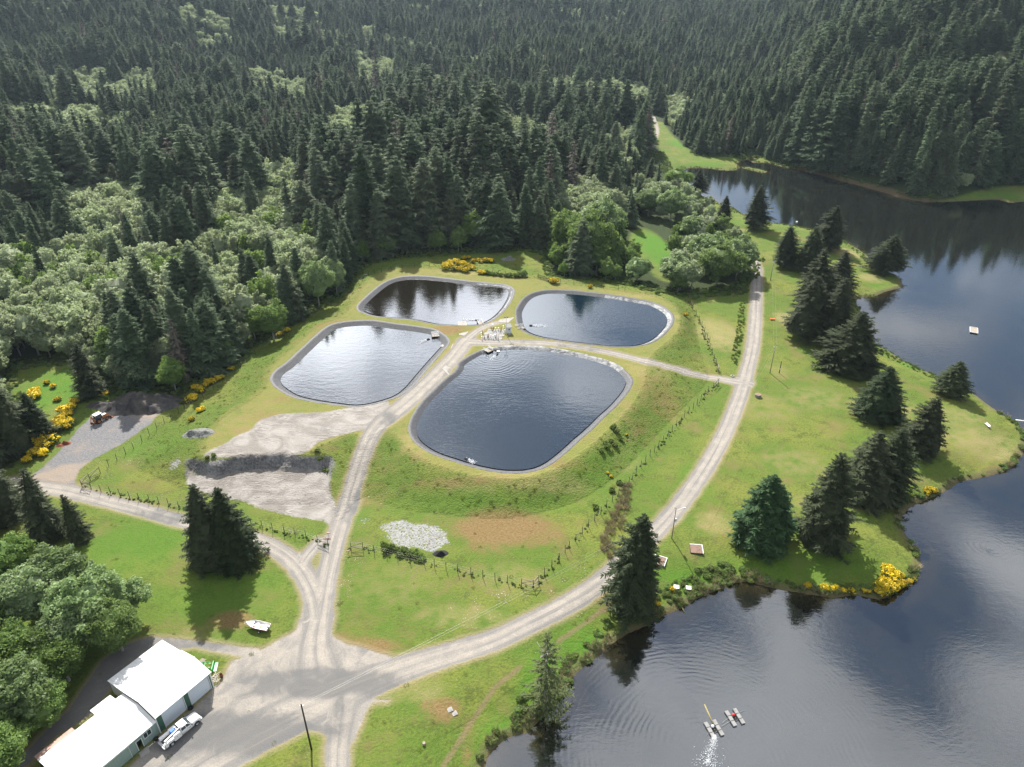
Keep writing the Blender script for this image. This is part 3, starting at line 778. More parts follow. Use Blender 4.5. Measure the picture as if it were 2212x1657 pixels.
def inset(poly, dist):
    p = np.asarray(poly); a = np.roll(p, 1, 0); b = np.roll(p, -1, 0)
    t = b-a; t /= np.linalg.norm(t, axis=1)[:, None]
    n = np.stack([-t[:, 1], t[:, 0]], 1)
    area = np.sum(p[:, 0]*np.roll(p[:, 1], -1)-np.roll(p[:, 0], -1)*p[:, 1])
    if area < 0: n = -n
    return p+n*dist
jets = {'left': (905, 746), 'front': (1064, 770), 'far': (1010, 693), 'right': (1150, 705)}
descr = {'left': 'left pond, pale with reflected cloud', 'front': 'nearest and largest pond, deep blue', 'far': 'far left pond, dark with reflected conifers', 'right': 'right-hand far pond, blue'}
for nme, poly in POND.items():
    rings = [inset(poly, d_) for d_ in (-.55, .0, .5, 1.2, 2.4, 4.2)]
    zs = [TOP_Z+.03, TOP_Z+.10, TOP_Z-.20, TOP_Z-.58, TOP_Z-1.25, TOP_Z-2.2]
    rg = random.Random(len(nme))
    vv = []; nn = len(poly)
    for r_, z_ in zip(rings, zs):
        for i, p_ in enumerate(r_):
            vv.append((p_[0], p_[1], z_+(.02*math.sin(i*1.7)+rg.uniform(-.015, .015))*(z_ > TOP_Z-1)))
    ff = [(a*nn+i, a*nn+(i+1) % nn, (a+1)*nn+(i+1) % nn, (a+1)*nn+i) for a in range(len(rings)-1) for i in range(nn)]
    pale_side = np.zeros(len(ff), int)
    cxy = poly.mean(0)
    for q_ in range(len(ff)):
        i = q_ % nn; a_ = q_//nn
        px, py = poly[i]
        if nme == 'front' and (py > cxy[1]+20 and px > cxy[0]-12): pale_side[q_] = 1
        if nme == 'right' and px > cxy[0]+6 and a_ >= 2: pale_side[q_] = 1
        if nme == 'far' and px > cxy[0]+14 and a_ == 2: pale_side[q_] = 1
    lo_ = link('pond_liner', mesh_np('pond_liner', vv, ff, [m_liner, m_liner_pale], True, pale_side))
    tag(lo_, 'grey plastic liner rimming the '+descr[nme].split(',')[0], 'liner', kind='structure')
    wz = POND_WATER[nme]
    ring = inset(poly, (TOP_Z-wz)*1.75+.75)
    jx, jy = P(*jets[nme], wz)
    mt = water_mat("pond_water_"+nme, [(jx, jy, 1.3, 46.0 if nme == 'front' else 30.0, .17 if nme == 'front' else .08)], deep={'left': (.010, .012, .012), 'front': (.004, .012, .020), 'far': (.009, .007, .004), 'right': (.004, .012, .020)}[nme],
                   chop={'left': 1.3, 'front': .9, 'far': 1.2, 'right': 1.1}[nme], rough=.06, ior={'left': 2.35, 'front': 1.95, 'far': 2.4, 'right': 2.0}[nme])
    me = bpy.data.meshes.new('pond_water')
    if np.sum(ring[:, 0]*np.roll(ring[:, 1], -1)-np.roll(ring[:, 0], -1)*ring[:, 1]) < 0: ring = ring[::-1]
    me.from_pydata([(p_[0], p_[1], wz) for p_ in ring], [], [tuple(range(len(ring)))])
    me.materials.append(mt)
    tag(link('pond_water', me), descr[nme], 'pond', kind='structure')

# ------------------------------------------------------------------ vegetation
def leaf_mat(name, c0, c1, c2, rough=.5, spec=.35, trans=.25, vary=.5, tscale=.35, tcol=(.16, .20, .03)):
    """c0..c1 inside one crown, drifting towards c2 from plant to plant"""
    m, k, out = new_mat(name)
    oi = k.n.new('ShaderNodeObjectInfo').outputs['Random']
    tc = k.n.new('ShaderNodeTexCoord').outputs['Object']
    n_ = k.noise(tscale, 3, .6, k.vmath('ADD', tc, k.comb(k.math('MULTIPLY', oi, 50.0), 0.0, 0.0)))
    n2 = k.noise(tscale*7, 2, .6, tc)
    c = k.mix(k.step(k.math('ADD', k.math('MULTIPLY', n_, .6), k.math('MULTIPLY', n2, .5)), .38, .72), c0, c1)
    c = k.mix(k.math('MULTIPLY', k.math('POWER', oi, 1.5), vary), c, c2)
    vv_ = k.math('ADD', .72, k.math('MULTIPLY', k.math('FRACT', k.math('MULTIPLY', oi, 7.31)), .62))
    c = k.mix(1.0, c, k.comb(vv_, vv_, vv_), 'MULTIPLY')
    std = k.noise(.012, 2, .5, k.pos())
    c = k.mix(k.math('MULTIPLY', k.step(std, .42, .68), .35), c, tuple(x*.62 for x in c1))
    b = k.n.new('ShaderNodeBsdfPrincipled')
    k.put(b.inputs['Base Color'], c); k.put(b.inputs['Roughness'], rough); k.put(b.inputs['Specular IOR Level'], spec)
    t = k.n.new('ShaderNodeBsdfTranslucent'); k.put(t.inputs['Color'], k.mix(.5, c, tcol, 'MIX'))
    mx = k.n.new('ShaderNodeMixShader'); mx.inputs[0].default_value = trans
    k.l.new(b.outputs[0], mx.inputs[1]); k.l.new(t.outputs[0], mx.inputs[2]); k.l.new(mx.outputs[0], out.inputs['Surface'])
    return m

m_bark, k, out = new_mat("bark")
o_ = k.obj(); principled(k, out, k.mix(k.noise(3, 4, .6, k.vmath('MULTIPLY', o_, (1, 1, .2))), (.045, .034, .026), (.12, .10, .085)), .95, .1)
m_bark_pale, k, out = new_mat("pale_bark")
o_ = k.obj(); principled(k, out, k.mix(k.noise(2, 4, .6, o_), (.16, .15, .13), (.38, .36, .33)), .9, .1)
m_conifer = leaf_mat("conifer_needles", (.047, .085, .041), (.132, .188, .102), (.175, .178, .118), .75, .10, .36, tcol=(.20, .27, .16))
m_spruce = leaf_mat("spruce_needles", (.018, .034, .015), (.046, .066, .028), (.062, .062, .038), .7, .12, .2)
m_spruce_brown = leaf_mat("brownish_spruce_needles", (.022, .034, .016), (.060, .074, .036), (.078, .074, .048), .7, .1, .2)
m_olive = leaf_mat("olive_needles", (.055, .078, .030), (.125, .150, .062), (.15, .15, .08), .7, .12, .3)
m_cedar = leaf_mat("cedar_scales", (.017, .042, .017), (.040, .080, .030), (.04, .07, .03), .7, .12, .2)
m_alder = leaf_mat("alder_leaves", (.185, .245, .120), (.320, .375, .225), (.33, .37, .26), .6, .2, .45, .7, tcol=(.42, .50, .22))
m_alder_mid = leaf_mat("alder_leaves_mid", (.115, .200, .062), (.235, .320, .135), (.25, .32, .17), .55, .3, .40, .6, tcol=(.30, .40, .12))
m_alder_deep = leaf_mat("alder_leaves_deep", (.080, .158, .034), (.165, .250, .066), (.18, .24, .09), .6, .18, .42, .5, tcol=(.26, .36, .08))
m_bush = leaf_mat("bramble_leaves", (.075, .135, .026), (.140, .205, .045), (.19, .21, .09), .65, .15, .35, .6)
m_reed = leaf_mat("dry_reeds", (.26, .215, .13), (.36, .31, .21), (.30, .22, .12), .8, .2, .2, .6)
m_reed_green = leaf_mat("green_reeds", (.06, .13, .018), (.10, .17, .028), (.12, .16, .05), .7, .2, .25, .5)
m_broom_leaf = leaf_mat("broom_stems", (.040, .075, .016), (.07, .105, .022), (.06, .09, .02), .6, .3, .2)
m_broom = leaf_mat("broom_blossom", (.62, .45, .012), (.80, .62, .02), (.66, .46, .012), .6, .3, .25, .4)
m_deadwood, k, out = new_mat("dead_branches")
principled(k, out, (.17, .155, .135), .9, .1)

def quads(P0, D, W, L, tip=.25):
    """leaf blades: base points, unit directions, width vectors, lengths -> (4n,3)"""
    T = P0+D*L[:, None]
    return np.stack([P0-W, P0+W, T+W*tip, T-W*tip], 1).reshape(-1, 3)

def conifer_np(seed, h, r, z0, nwh, nbr, ntw, droop=.35, prof=.85, ragged=.25, tw=1.0, core=.55, wid=.30, gap=0.0, lean=0.0):
    rg = np.random.default_rng(seed)
    b_az, b_l, b_z, b_t = [], [], [], []
    az0 = rg.uniform(0, 6.28)
    lob = rg.uniform(-1, 1, 6)
    for i in range(nwh):
        t = ((i+rg.uniform(.1, .9))/nwh)
        n = max(4, int(round(nbr*(1-.45*t))))
        for b in range(n):
            if rg.random() < gap*(1-t): continue
            az = az0+i*2.4+6.283*b/n+rg.uniform(-.3, .3)
            side = 1+ragged*.6*(lob[0]*math.sin(az)+lob[1]*math.cos(az)+lob[2]*math.sin(2*az+t*5))
            l = r*((1-t)**prof)*side*rg.uniform(1-ragged, 1+ragged*.5)*(.78+.22*min(1, t*6))+.03*r
            b_az.append(az); b_l.append(l); b_z.append(z0+(h-z0)*t); b_t.append(t)
    az = np.array(b_az); l = np.array(b_l); z = np.array(b_z); t = np.array(b_t)
    nb = len(az)
    up = -.10+.75*t+rg.normal(0, .10, nb)
    s = np.linspace(.22, 1.0, ntw)
    S = np.repeat(s[None], nb, 0); LL = l[:, None]
    dx, dy = np.cos(az)[:, None], np.sin(az)[:, None]
    px = dx*LL*S; py = dy*LL*S
    pz = z[:, None]+LL*(up[:, None]*S-droop*S*S+.30*droop*S**4)
    out = []
    for sd in (-1, 1, 0):
        ang = az[:, None]+sd*rg.uniform(.6, 1.15, S.shape)
        tl = (LL*.36*(1.15-.75*S)+.18*tw)*rg.uniform(.7, 1.3, S.shape)*tw
        if sd == 0: tl = tl*.8
        dz = rg.uniform(-.55, .05, S.shape) if sd else rg.uniform(-.9, .15, S.shape)
        D = np.stack([np.cos(ang), np.sin(ang), dz], -1).reshape(-1, 3)
        D /= np.linalg.norm(D, axis=1)[:, None]
        side = np.stack([-np.sin(ang), np.cos(ang), rg.normal(0, .5, S.shape)], -1).reshape(-1, 3)
        side /= np.linalg.norm(side, axis=1)[:, None]
        L_ = tl.ravel()
        W = side*(wid*L_*.5+.04*tw)[:, None]
        P0 = np.stack([px, py, pz+rg.normal(0, .06, S.shape)*tw], -1).reshape(-1, 3)
        out.append(quads(P0, D, W, L_))
    V = np.concatenate(out)
    if core > 0:
        rr = []; m = 9
        for j in range(8):
            t_ = j/7
            q = core*r*((1-t_)**prof)+.02*r
            zc = z0+.03*h+(h-z0)*.95*t_-.10*r
            a = np.arange(m)*2*math.pi/m+j*.35
            q = q*rg.uniform(.75, 1.15, m)
            rr.append(np.stack([np.cos(a)*q, np.sin(a)*q, np.full(m, zc)], 1))
        for j in range(7):
            A_, B_ = rr[j], rr[j+1]
            V = np.concatenate([V, np.stack([A_, np.roll(A_, -1, 0), np.roll(B_, -1, 0), B_], 1).reshape(-1, 3)])
    if lean: V[:, 0] += lean*V[:, 2]
    return V

def crown_np(seed, h, r, z0, nl, ml, leaf, flat=1.0, core=.62, lob=(.20, .38)):
    """broadleaf crown: leaf clumps spread through a lopsided dome"""
    rg = np.random.default_rng(seed)
    cz = (z0+h)/2; rz = (h-z0)/2
    d_ = rg.normal(size=(nl, 3)); d_[:, 2] = np.abs(d_[:, 2])*1.0-.42; d_ /= np.linalg.norm(d_, axis=1)[:, None]
    rad = rg.uniform(.62, 1.0, nl)
    ph = rg.uniform(0, 6.28, 3)
    azm = np.arctan2(d_[:, 1], d_[:, 0])
    rad *= 1+.16*np.sin(2*azm+ph[0])+.12*np.sin(3*azm+ph[1])+.1*np.sin(5*d_[:, 2]+ph[2])
    c = d_*rad[:, None]*np.array([r*.82, r*.82, rz*.86])+np.array([0, 0, cz])
    lr = r*rg.uniform(lob[0], lob[1], nl)
    c = np.repeat(c, ml, 0); lr = np.repeat(lr, ml)
    n = rg.normal(size=(len(c), 3)); n[:, 2] += .35; n /= np.linalg.norm(n, axis=1)[:, None]
    p0 = c+n*(lr*rg.uniform(.55, 1.08, len(c)))[:, None]*np.array([1, 1, .8*flat])
    nn = n+rg.normal(0, .55, n.shape); nn /= np.linalg.norm(nn, axis=1)[:, None]
    a = np.cross(nn, rg.normal(size=nn.shape)); a /= np.linalg.norm(a, axis=1)[:, None]
    b = np.cross(nn, a)
    L_ = leaf*rg.uniform(.6, 1.4, len(c))
    V = np.stack([p0-b*(L_*.38)[:, None], p0+b*(L_*.38)[:, None], p0+b*(L_*.22)[:, None]+a*L_[:, None], p0-b*(L_*.22)[:, None]+a*L_[:, None]], 1).reshape(-1, 3)
    if core > 0:
        rr = []; m = 10
        for j in range(7):
            t_ = math.pi*(j+.25)/7.0
            a_ = np.arange(m)*2*math.pi/m+j*.3
            q = core*r*math.sin(t_)*rg.uniform(.8, 1.15, m)
            rr.append(np.stack([np.cos(a_)*q, np.sin(a_)*q, np.full(m, cz-core*rz*math.cos(t_))], 1))
        for j in range(6):
            A_, B_ = rr[j], rr[j+1]
            V = np.concatenate([V, np.stack([A_, np.roll(A_, -1, 0), np.roll(B_, -1, 0), B_], 1).reshape(-1, 3)])
    return V

def quad_mesh(name, V, mats, mi=None):
    return mesh_np(name, V, np.arange(len(V)).reshape(-1, 4), mats, False, mi)

def trunk_mesh(name, h, r, top=.12, limbs=0, reach=3.0, mat=None, seed=1, z0=.4):
    mb = MB(); rg = random.Random(seed)
    pts = [Vector((0, 0, -.5))]
    for i in range(1, 6): pts.append(Vector((rg.uniform(-.12, .12)*i*.3, rg.uniform(-.12, .12)*i*.3, h*i/5)))
    for i in range(5): mb.tube(pts[i], pts[i+1], r*(1-i/5)+top*i/5*.6+.02, r*(1-(i+1)/5)+top*(i+1)/5*.6+.02, 7, cap=False)
    for i in range(limbs):
        a = rg.uniform(0, 6.28); z = h*rg.uniform(z0, .85); q = reach*rg.uniform(.6, 1)
        b = Vector((math.cos(a)*q, math.sin(a)*q, z+q*rg.uniform(.35, .9)))
        mb.tube((0, 0, z), b*0.5+Vector((0, 0, z*.5)), r*.42, r*.28, 5, cap=False)
        mb.tube(b*0.5+Vector((0, 0, z*.5)), b, r*.28, .03, 5, cap=False)
    o = mb.build(name, mat or m_bark, smooth=True)
    me = o.data; bpy.data.objects.remove(o)
    return me

def make_tree(name, crown_me, trunk_me, loc, rz, s, label, cat, group=None):
    e = empty(name, loc, rz, label, cat, group)
    e.scale = s if isinstance(s, tuple) else (s, s, s)
    cr = link('crown', crown_me, e)
    tr = link('trunk', trunk_me, e)
    return e, cr

# prototypes: needle trees of the wood (25 m tall), lawn spruces, alders
WOOD_H, WOOD_R = 25.0, 5.1
wood_me = [quad_mesh('wood_conifer_crown', conifer_np(10+i, WOOD_H, WOOD_R*q, 2.0, 26, 9, 8, droop=dr, prof=pf, ragged=.34, tw=1.35, core=.5, wid=.36), m_conifer)
           for i, (q, dr, pf) in enumerate([(1.0, .35, .75), (.85, .45, .7), (1.25, .4, .70), (.95, .3, .60), (1.35, .45, .62), (.72, .35, .9)])]
wood_tr = trunk_mesh('wood_trunk', 23.0, .32, seed=3)
thin_me = [quad_mesh('thin_conifer_crown', conifer_np(30+i, WOOD_H, WOOD_R*.9, 3.0, 22, 6, 6, droop=.55, prof=.75, ragged=.45, tw=1.1, core=.25, gap=.25), m_conifer) for i in range(2)]
m_snag = leaf_mat("dead_needles", (.10, .085, .070), (.19, .165, .14), (.15, .12, .10), .8, .1, .1)
snag_me = [quad_mesh('snag_crown', conifer_np(40+i, WOOD_H, WOOD_R*.85, 3.0, 22, 6, 6, droop=.55, prof=.7, ragged=.5, tw=1.0, core=.15, gap=.3), m_snag) for i in range(2)]
ALD_H, ALD_R = 13.0, 4.6
alder_me = [quad_mesh('alder_crown', crown_np(50+i, ALD_H, ALD_R*q, 1.4, 68, 38, .50, lob=(.13, .27)), m_alder) for i, q in enumerate([1.0, 1.1, .9, 1.05, .95])]
alderd_me = [quad_mesh('alder_crown_deep', crown_np(60+i, ALD_H, ALD_R*q, .8, 68, 38, .50, lob=(.13, .27)), m_alder_deep) for i, q in enumerate([1.0, .85, 1.1])]
alder_tr = trunk_mesh('alder_trunk', 10.5, .22, limbs=6, reach=3.0, mat=m_bark_pale, seed=5)

# --- lawn trees: one by one.  (u, v) of the foot, v of the tip, width in sight-line units
def px_per_m(p_): return FPX/max(p_.y*math.cos(CAM_PITCH)-(p_.z-CAM_H)*math.sin(CAM_PITCH), 1)
def height_at(p_, vtip):
    lo, hi_ = 0.0, 60.0
    for _ in range(40):
        m_ = (lo+hi_)/2
        if proj(p_.x, p_.y, p_.z+m_)[1] > vtip: lo = m_
        else: hi_ = m_
    return lo
lawn = [  # u, v lowest green, v tip, width, kind, bare foot?, label
 (461, 1238, 1050, 108, 'spruce', 0, 'left one of the twin dark spruces on the lawn above the boat'),
 (508, 1236, 1057, 108, 'spruce', 0, 'right one of the twin dark spruces on the lawn above the boat'),
 (1370, 1335, 1116, 138, 'spruce2', 0, 'tall dark spruce between the gravel road and the lake, hiding part of a platform'),
 (1176, 1572, 1370, 112, 'sparse', 0, 'thin see-through spruce leaning over the water on the bushy near shore'),
 (1643, 1190, 1030, 118, 'cedar', 0, 'broad bright green cedar nearest the street lamp on the lawn'),
 (1768, 1195, 982, 138, 'spruce3', 0, 'tall brownish green spruce beside the broad green cedar'),
 (1862, 1090, 935, 120, 'spruce', 0, 'wide multi-topped spruce with bare lower limbs on the lawn near the cove'),
 (1908, 1085, 928, 110, 'spruce2', 0, 'second stem of the wide multi-topped spruce near the cove'),
 (1990, 990, 860, 100, 'spruce3', 0, 'pointed spruce with pale dead limbs nearest the tip of the grassy point'),
 (1893, 918, 795, 106, 'spruce', 0, 'dark spruce in the middle of the lawn row, west of the white bench'),
 (1832, 822, 676, 142, 'spruce3', 0, 'large bushy spruce at the green weedy edge of the lake'),
 (2052, 852, 783, 72, 'spruce', 1, 'small round spruce alone at the water edge, north side of the point'),
 (1738, 730, 600, 98, 'spruce', 1, 'spruce with a clear trunk at the near end of the lakeside clump'),
 (1795, 742, 605, 98, 'spruce2', 1, 'slender spruce at the near end of the lakeside clump, water side'),
 (1755, 665, 540, 100, 'spruce3', 0, 'spruce in the middle of the lakeside clump, road side'),
 (1806, 645, 544, 74, 'spruce', 0, 'spruce at the water side of the lakeside clump'),
 (1692, 575, 490, 66, 'spruce2', 1, 'rounded spruce at the road side of the far end of the clump'),
 (1745, 585, 492, 68, 'spruce', 1, 'spruce between the rounded spruce and the tall leaning one'),
 (1790, 537, 446, 74, 'spruce3', 1, 'tall leaning spruce with a long bare trunk by the lake'),
 (1914, 590, 510, 84, 'spruce2', 1, 'lone spruce at the end of the grassy spit in the lake'),
 (1628, 495, 402, 64, 'spruce3', 1, 'broad pyramidal spruce standing alone before the bright reflection'),
 (1562, 481, 424, 36, 'spruce', 1, 'small neat spruce left of the broad pyramidal one'),
 (1506, 420, 365, 44, 'spruce2', 1, 'farthest lawn spruce where the upper lake narrows'),
 (28, 1000, 775, 135, 'spruce3', 0, 'huge dark spruce at the left edge behind the yellow broom'),
 (88, 960, 850, 70, 'spruce', 0, 'shorter spruce tucked against the huge dark one at the left edge'),
 (200, 862, 742, 74, 'spruce3', 0, 'brownish spruce standing alone in the small meadow by the rock piles'),
 (12, 1140, 985, 110, 'spruce', 0, 'dark spruce at the left edge below the yard entrance'),
 (108, 1175, 1015, 92, 'spruce2', 0, 'ragged dark spruce in front of the bend of the track'),
 (172, 1180, 1070, 56, 'spruce3', 0, 'low ragged spruce growing beside the track bend'),
]
kinds = {
 'spruce': [conifer_np(101, 20, 5.0, .6, 34, 10, 11, droop=.38, prof=.72, ragged=.26, tw=.75, core=.72, wid=.36), m_spruce],
 'spruce2': [conifer_np(112, 20, 5.0, .6, 36, 10, 11, droop=.45, prof=.66, ragged=.30, tw=.75, core=.60, wid=.34), m_spruce],
 'spruce3': [conifer_np(123, 20, 5.0, .6, 32, 10, 11, droop=.30, prof=.78, ragged=.36, tw=.80, core=.62, wid=.36), m_spruce_brown],
 'cedar': [conifer_np(134, 20, 5.6, .4, 36, 11, 11, droop=.34, prof=.74, ragged=.24, tw=.85, core=.70, wid=.50), m_cedar],
 'sparse': [conifer_np(145, 20, 4.4, 1.0, 28, 6, 9, droop=.62, prof=.7, ragged=.45, tw=.70, core=.0, gap=.22, wid=.30), m_olive],
}
for kd in kinds:
    kinds[kd].append(quad_mesh(kd+'_crown', kinds[kd][0], kinds[kd][1]))
    kinds[kd][0] = float(kinds[kd][0][:, :2].__abs__().max())
lawn_tr = trunk_mesh('spruce_trunk', 18.5, .36, seed=8)
pale_tr = trunk_mesh('sparse_trunk', 19.0, .30, limbs=16, reach=2.6, mat=m_bark_pale, seed=9, z0=.1)
rgl = random.Random(4)
lawn_xy = []
for (u, v, vt, wd, kd, bare, lab) in lawn:
    p_ = ground(u, v)
    sdep = (CAM_H-p_.z)/math.hypot(p_.y, CAM_H)
    if not bare: p_ = ground(u, v-.5*wd*sdep*.62)
    h_ = height_at(p_, vt)*1.02
    r_ = wd*.5/px_per_m(p_)
    e, cr = make_tree('spruce_tree' if kd != 'cedar' else 'cedar_tree', kinds[kd][2], pale_tr if kd == 'sparse' else lawn_tr, p_, rgl.uniform(0, 6.28),
              (r_/(kinds[kd][0]*.70), r_/(kinds[kd][0]*.70), h_/20.0), lab, 'tree')
    if bare: cr.location.z = 2.2; cr.scale.z = .9
    lawn_xy.append((p_.x, p_.y))

# --- near alders of the bottom-left corner and single broadleaves at the wood's edge
big_alder = [quad_mesh('big_alder_crown', crown_np(70+i, 15, 5.6, 1.0, 150, 130, .34, core=.70, lob=(.12, .26)), m_alder_deep) for i in range(3)]
big_pale = [quad_mesh('big_alder_crown_pale', crown_np(80+i, 15, 5.6, 1.0, 150, 130, .34, core=.70, lob=(.12, .26)), m_alder_mid) for i in range(2)]
big_tr = trunk_mesh('big_alder_trunk', 12, .28, limbs=7, reach=3.4, mat=m_bark_pale, seed=6)
near_alders = [  # foot u, v, height, radius, pale?, label
 (205, 1372, 15.5, 7.6, 1, 'large pale alder at the lawn edge nearest the shed driveway'),
 (95, 1350, 15, 6.2, 1, 'pale alder below the ragged spruce at the left edge'),
 (265, 1405, 12.5, 5.4, 0, 'deep green alder overhanging the start of the shed driveway'),
 (60, 1560, 15, 6.6, 1, 'pale tall alder at the left edge beside the shed driveway'),
 (-20, 1400, 14, 6.0, 0, 'deep green alder at the very left edge of the grove'),
 (150, 1470, 11.5, 5.2, 0, 'darker alder leaning over the bend of the shed driveway'),
 (5, 1690, 13, 6.2, 0, 'alder in the bottom left corner'),
 (110, 1570, 9.5, 4.4, 0, 'low alder between the tall pale one and the driveway'),
 (-60, 1560, 15, 6.0, 0, 'alder cut off by the left edge, low in the grove'),
 (150, 1300, 14.5, 6.6, 1, 'pale alder crowning the grove, just right of the ragged spruce'),
 (30, 1270, 14, 5.8, 0, 'deep green alder under the ragged spruce at the left edge'),
 (40, 1470, 13, 5.8, 0, 'deep green alder in the heart of the grove'),
 (275, 1340, 11, 5.0, 1, 'rounded pale alder closing the grove towards the lawn'),
 (175, 1420, 13, 5.6, 1, 'pale alder in the middle of the grove above the driveway bend')]
for i, (u, v, h_, r_, pl, lab) in enumerate(near_alders):
    p_ = ground(u, v)
    make_tree('alder_tree', (big_pale[i % 2] if pl else big_alder[i % 3]), big_tr, p_, rgl.uniform(0, 6.28), (r_/5.6, r_/5.6, h_/15.0), lab, 'tree', 'alders of the grove behind the shed')
    lawn_xy.append((p_.x, p_.y))
edge_alders = [(690, 668, 112, 62, 1, 'bright pale alder at the wood edge beside the far left pond'), (728, 640, 82, 48, 1, 'pale alder just behind the bright one beside the far left pond'),
 (592, 742, 92, 70, 0, 'rounded alder on the fence line left of the left pond'), (490, 786, 62, 40, 0, 'small alder on the fence line, left of the broom'), (380, 852, 84, 60, 0, 'alder hanging over the crushed rock piles'),
 (1376, 612, 58, 58, 1, 'small round alder behind the right-hand pond'), (1458, 626, 76, 84, 1, 'round pale alder left of the big grove by the road'), (1548, 622, 100, 92, 0, 'dark-based alder of the big grove by the road'),
 (1592, 600, 90, 84, 1, 'pale alder where the gravel road vanishes into the grove'), (1530, 585, 84, 86, 1, 'pale alder at the top of the big grove by the road'), (1268, 585, 130, 96, 0, 'large deep green alder behind the gate of the far pond'),
 (1225, 560, 110, 76, 0, 'deep green alder left of the large one behind the gate'), (1300, 540, 118, 88, 1, 'pale-topped alder behind the gate grove'), (1400, 470, 66, 56, 1, 'pale alder at the top of the green glade'),
 (1448, 480, 78, 60, 1, 'grey-green alder left of the lawn above the grove'), (1490, 530, 70, 58, 1, 'grey-green alder between the glade and the lawn'), (1460, 420, 62, 54, 0, 'alder beside the upper end of the lawn')]
for i, (u, v, hp, wd, pl, lab) in enumerate(edge_alders):
    p_ = ground(u, v)
    sdep = (CAM_H-p_.z)/math.hypot(p_.y, CAM_H)
    p_ = ground(u, v-.5*wd*sdep*.5)
    h_ = height_at(p_, v-hp); r_ = wd*.5/px_per_m(p_)
    make_tree('alder_tree', (big_pale[i % 2] if pl else big_alder[i % 3]), big_tr, p_, rgl.uniform(0, 6.28), (r_/5.2, r_/5.2, h_/15.0), lab, 'tree', 'broadleaf trees at the wood edge')
    lawn_xy.append((p_.x, p_.y))

# --- the wood
ALDER_PX = [[(-200, 560), (0, 553), (166, 538), (342, 545), (440, 508), (489, 462), (577, 468), (640, 500), (690, 530), (735, 600), (700, 660), (655, 600), (600, 600), (560, 640), (530, 690), (420, 675), (318, 672), (245, 700), (235, 780), (150, 790), (49, 815), (-200, 850)],
 [(130, 430), (230, 395), (340, 420), (350, 500), (240, 520), (140, 505)], [(460, 420), (540, 370), (640, 345), (670, 420), (640, 500), (470, 510)], [(680, 275), (760, 235), (850, 245), (840, 340), (760, 350), (690, 350)],
 [(770, 500), (900, 505), (1000, 480), (1070, 470), (1085, 530), (1000, 550), (900, 560), (770, 580)], [(1190, 400), (1250, 380), (1345, 430), (1345, 600), (1190, 595)],
 [(1310, 275), (1368, 285), (1372, 345), (1320, 345)], [(90, 180), (200, 150), (340, 165), (350, 225), (200, 235), (100, 230)], [(590, 35), (690, 50), (680, 120), (590, 110)], [(1185, 170), (1400, 195), (1405, 262), (1290, 255), (1190, 225)],
 [(760, 120), (860, 130), (850, 205), (770, 195)], [(920, 165), (990, 190), (970, 260), (920, 240)], [(2080, 125), (2170, 130), (2180, 195), (2080, 195)], [(540, 150), (640, 170), (710, 200), (650, 250), (550, 225)],
 [(1380, 380), (1520, 400), (1620, 520), (1640, 600), (1480, 630), (1400, 620), (1350, 540)], [(1440, 215), (1475, 205), (1480, 260), (1445, 265)], [(1000, 360), (1060, 350), (1075, 400), (1010, 410)], [(1850, 370), (1960, 378), (1960, 418), (1850, 395)]]
rgw = np.random.default_rng(77)
cand = []
bands = [(230, 420, 7.8), (420, 700, 8.6), (700, 1050, 10.5), (1050, 1500, 13.0), (1500, 2300, 16.5)]
for y0, y1, st in bands:
    xs = np.arange(-.78*y1-40, .78*y1+40, st); ys = np.arange(y0, y1, st)
    X, Y = np.meshgrid(xs, ys)
    X = (X+rgw.uniform(-.42, .42, X.shape)*st).ravel(); Y = (Y+rgw.uniform(-.42, .42, Y.shape)*st).ravel()
    kp = np.abs(X) < .80*Y+30
    cand.append(np.stack([X[kp], Y[kp]], 1))
# also the wood at the left edge, nearer than the first band
xs = np.arange(-210, -80, 5.8); ys = np.arange(120, 230, 5.8)
X, Y = np.meshgrid(xs, ys); cand.append(np.stack([(X+rgw.uniform(-2.3, 2.3, X.shape)).ravel(), (Y+rgw.uniform(-2.3, 2.3, Y.shape)).ravel()], 1))
cand = np.concatenate(cand)
bad = inside(cand[:, 0], cand[:, 1], OPEN)
dO = np.full(len(cand), 30.0)
nr = cand[:, 1] < 800
dO[nr] = line_dist(cand[nr, 0], cand[nr, 1], OPEN, True)
lk_ = sdf(cand[:, 0], cand[:, 1], LAKE)
keep = (~bad) & (lk_ > 2.0) & ((dO > 1.2))
for bx, by, rr_ in [(*ground(1408, 540)[:2], 13), (*ground(1420, 500)[:2], 11), (*ground(1412, 575)[:2], 10)]:
    keep &= np.hypot((cand[:, 0]-bx), (cand[:, 1]-by)*.5) > rr_*.7
pu_, pv_, _ = proj(cand[:, 0], cand[:, 1], 0.0)
keep &= ~inside(pu_, pv_, np.array([(1380, 245), (1418, 245), (1450, 335), (1470, 392), (1400, 392)], float))
grv = inside(pu_, pv_, np.array([(1345, 380), (1480, 380), (1660, 520), (1660, 650), (1345, 640)], float))
keep &= ~(grv & (rgw.random(len(cand)) < .5))
keep &= ~inside(pu_, pv_, np.array([(1378, 480), (1418, 470), (1446, 520), (1450, 600), (1400, 605), (1372, 540)], float))
for (x_, y_) in lawn_xy: keep &= np.hypot(cand[:, 0]-x_, cand[:, 1]-y_) > 3.6
keep &= ~((vnoise(cand[:, 0]/30, cand[:, 1]/30, 33) < -.38) & (dO > 12))
cand = cand[keep]; dO = dO[keep]
cz_ = height(cand[:, 0], cand[:, 1], False)
tu, tv, tf = proj(cand[:, 0], cand[:, 1], cz_+8.0)
isal = np.zeros(len(cand), bool)
for pl in ALDER_PX: isal |= inside(tu, tv, pl)
rnd = rgw.random(len(cand))
strip = inside(tu, tv, ALDER_PX[4]) & (dO > 10)
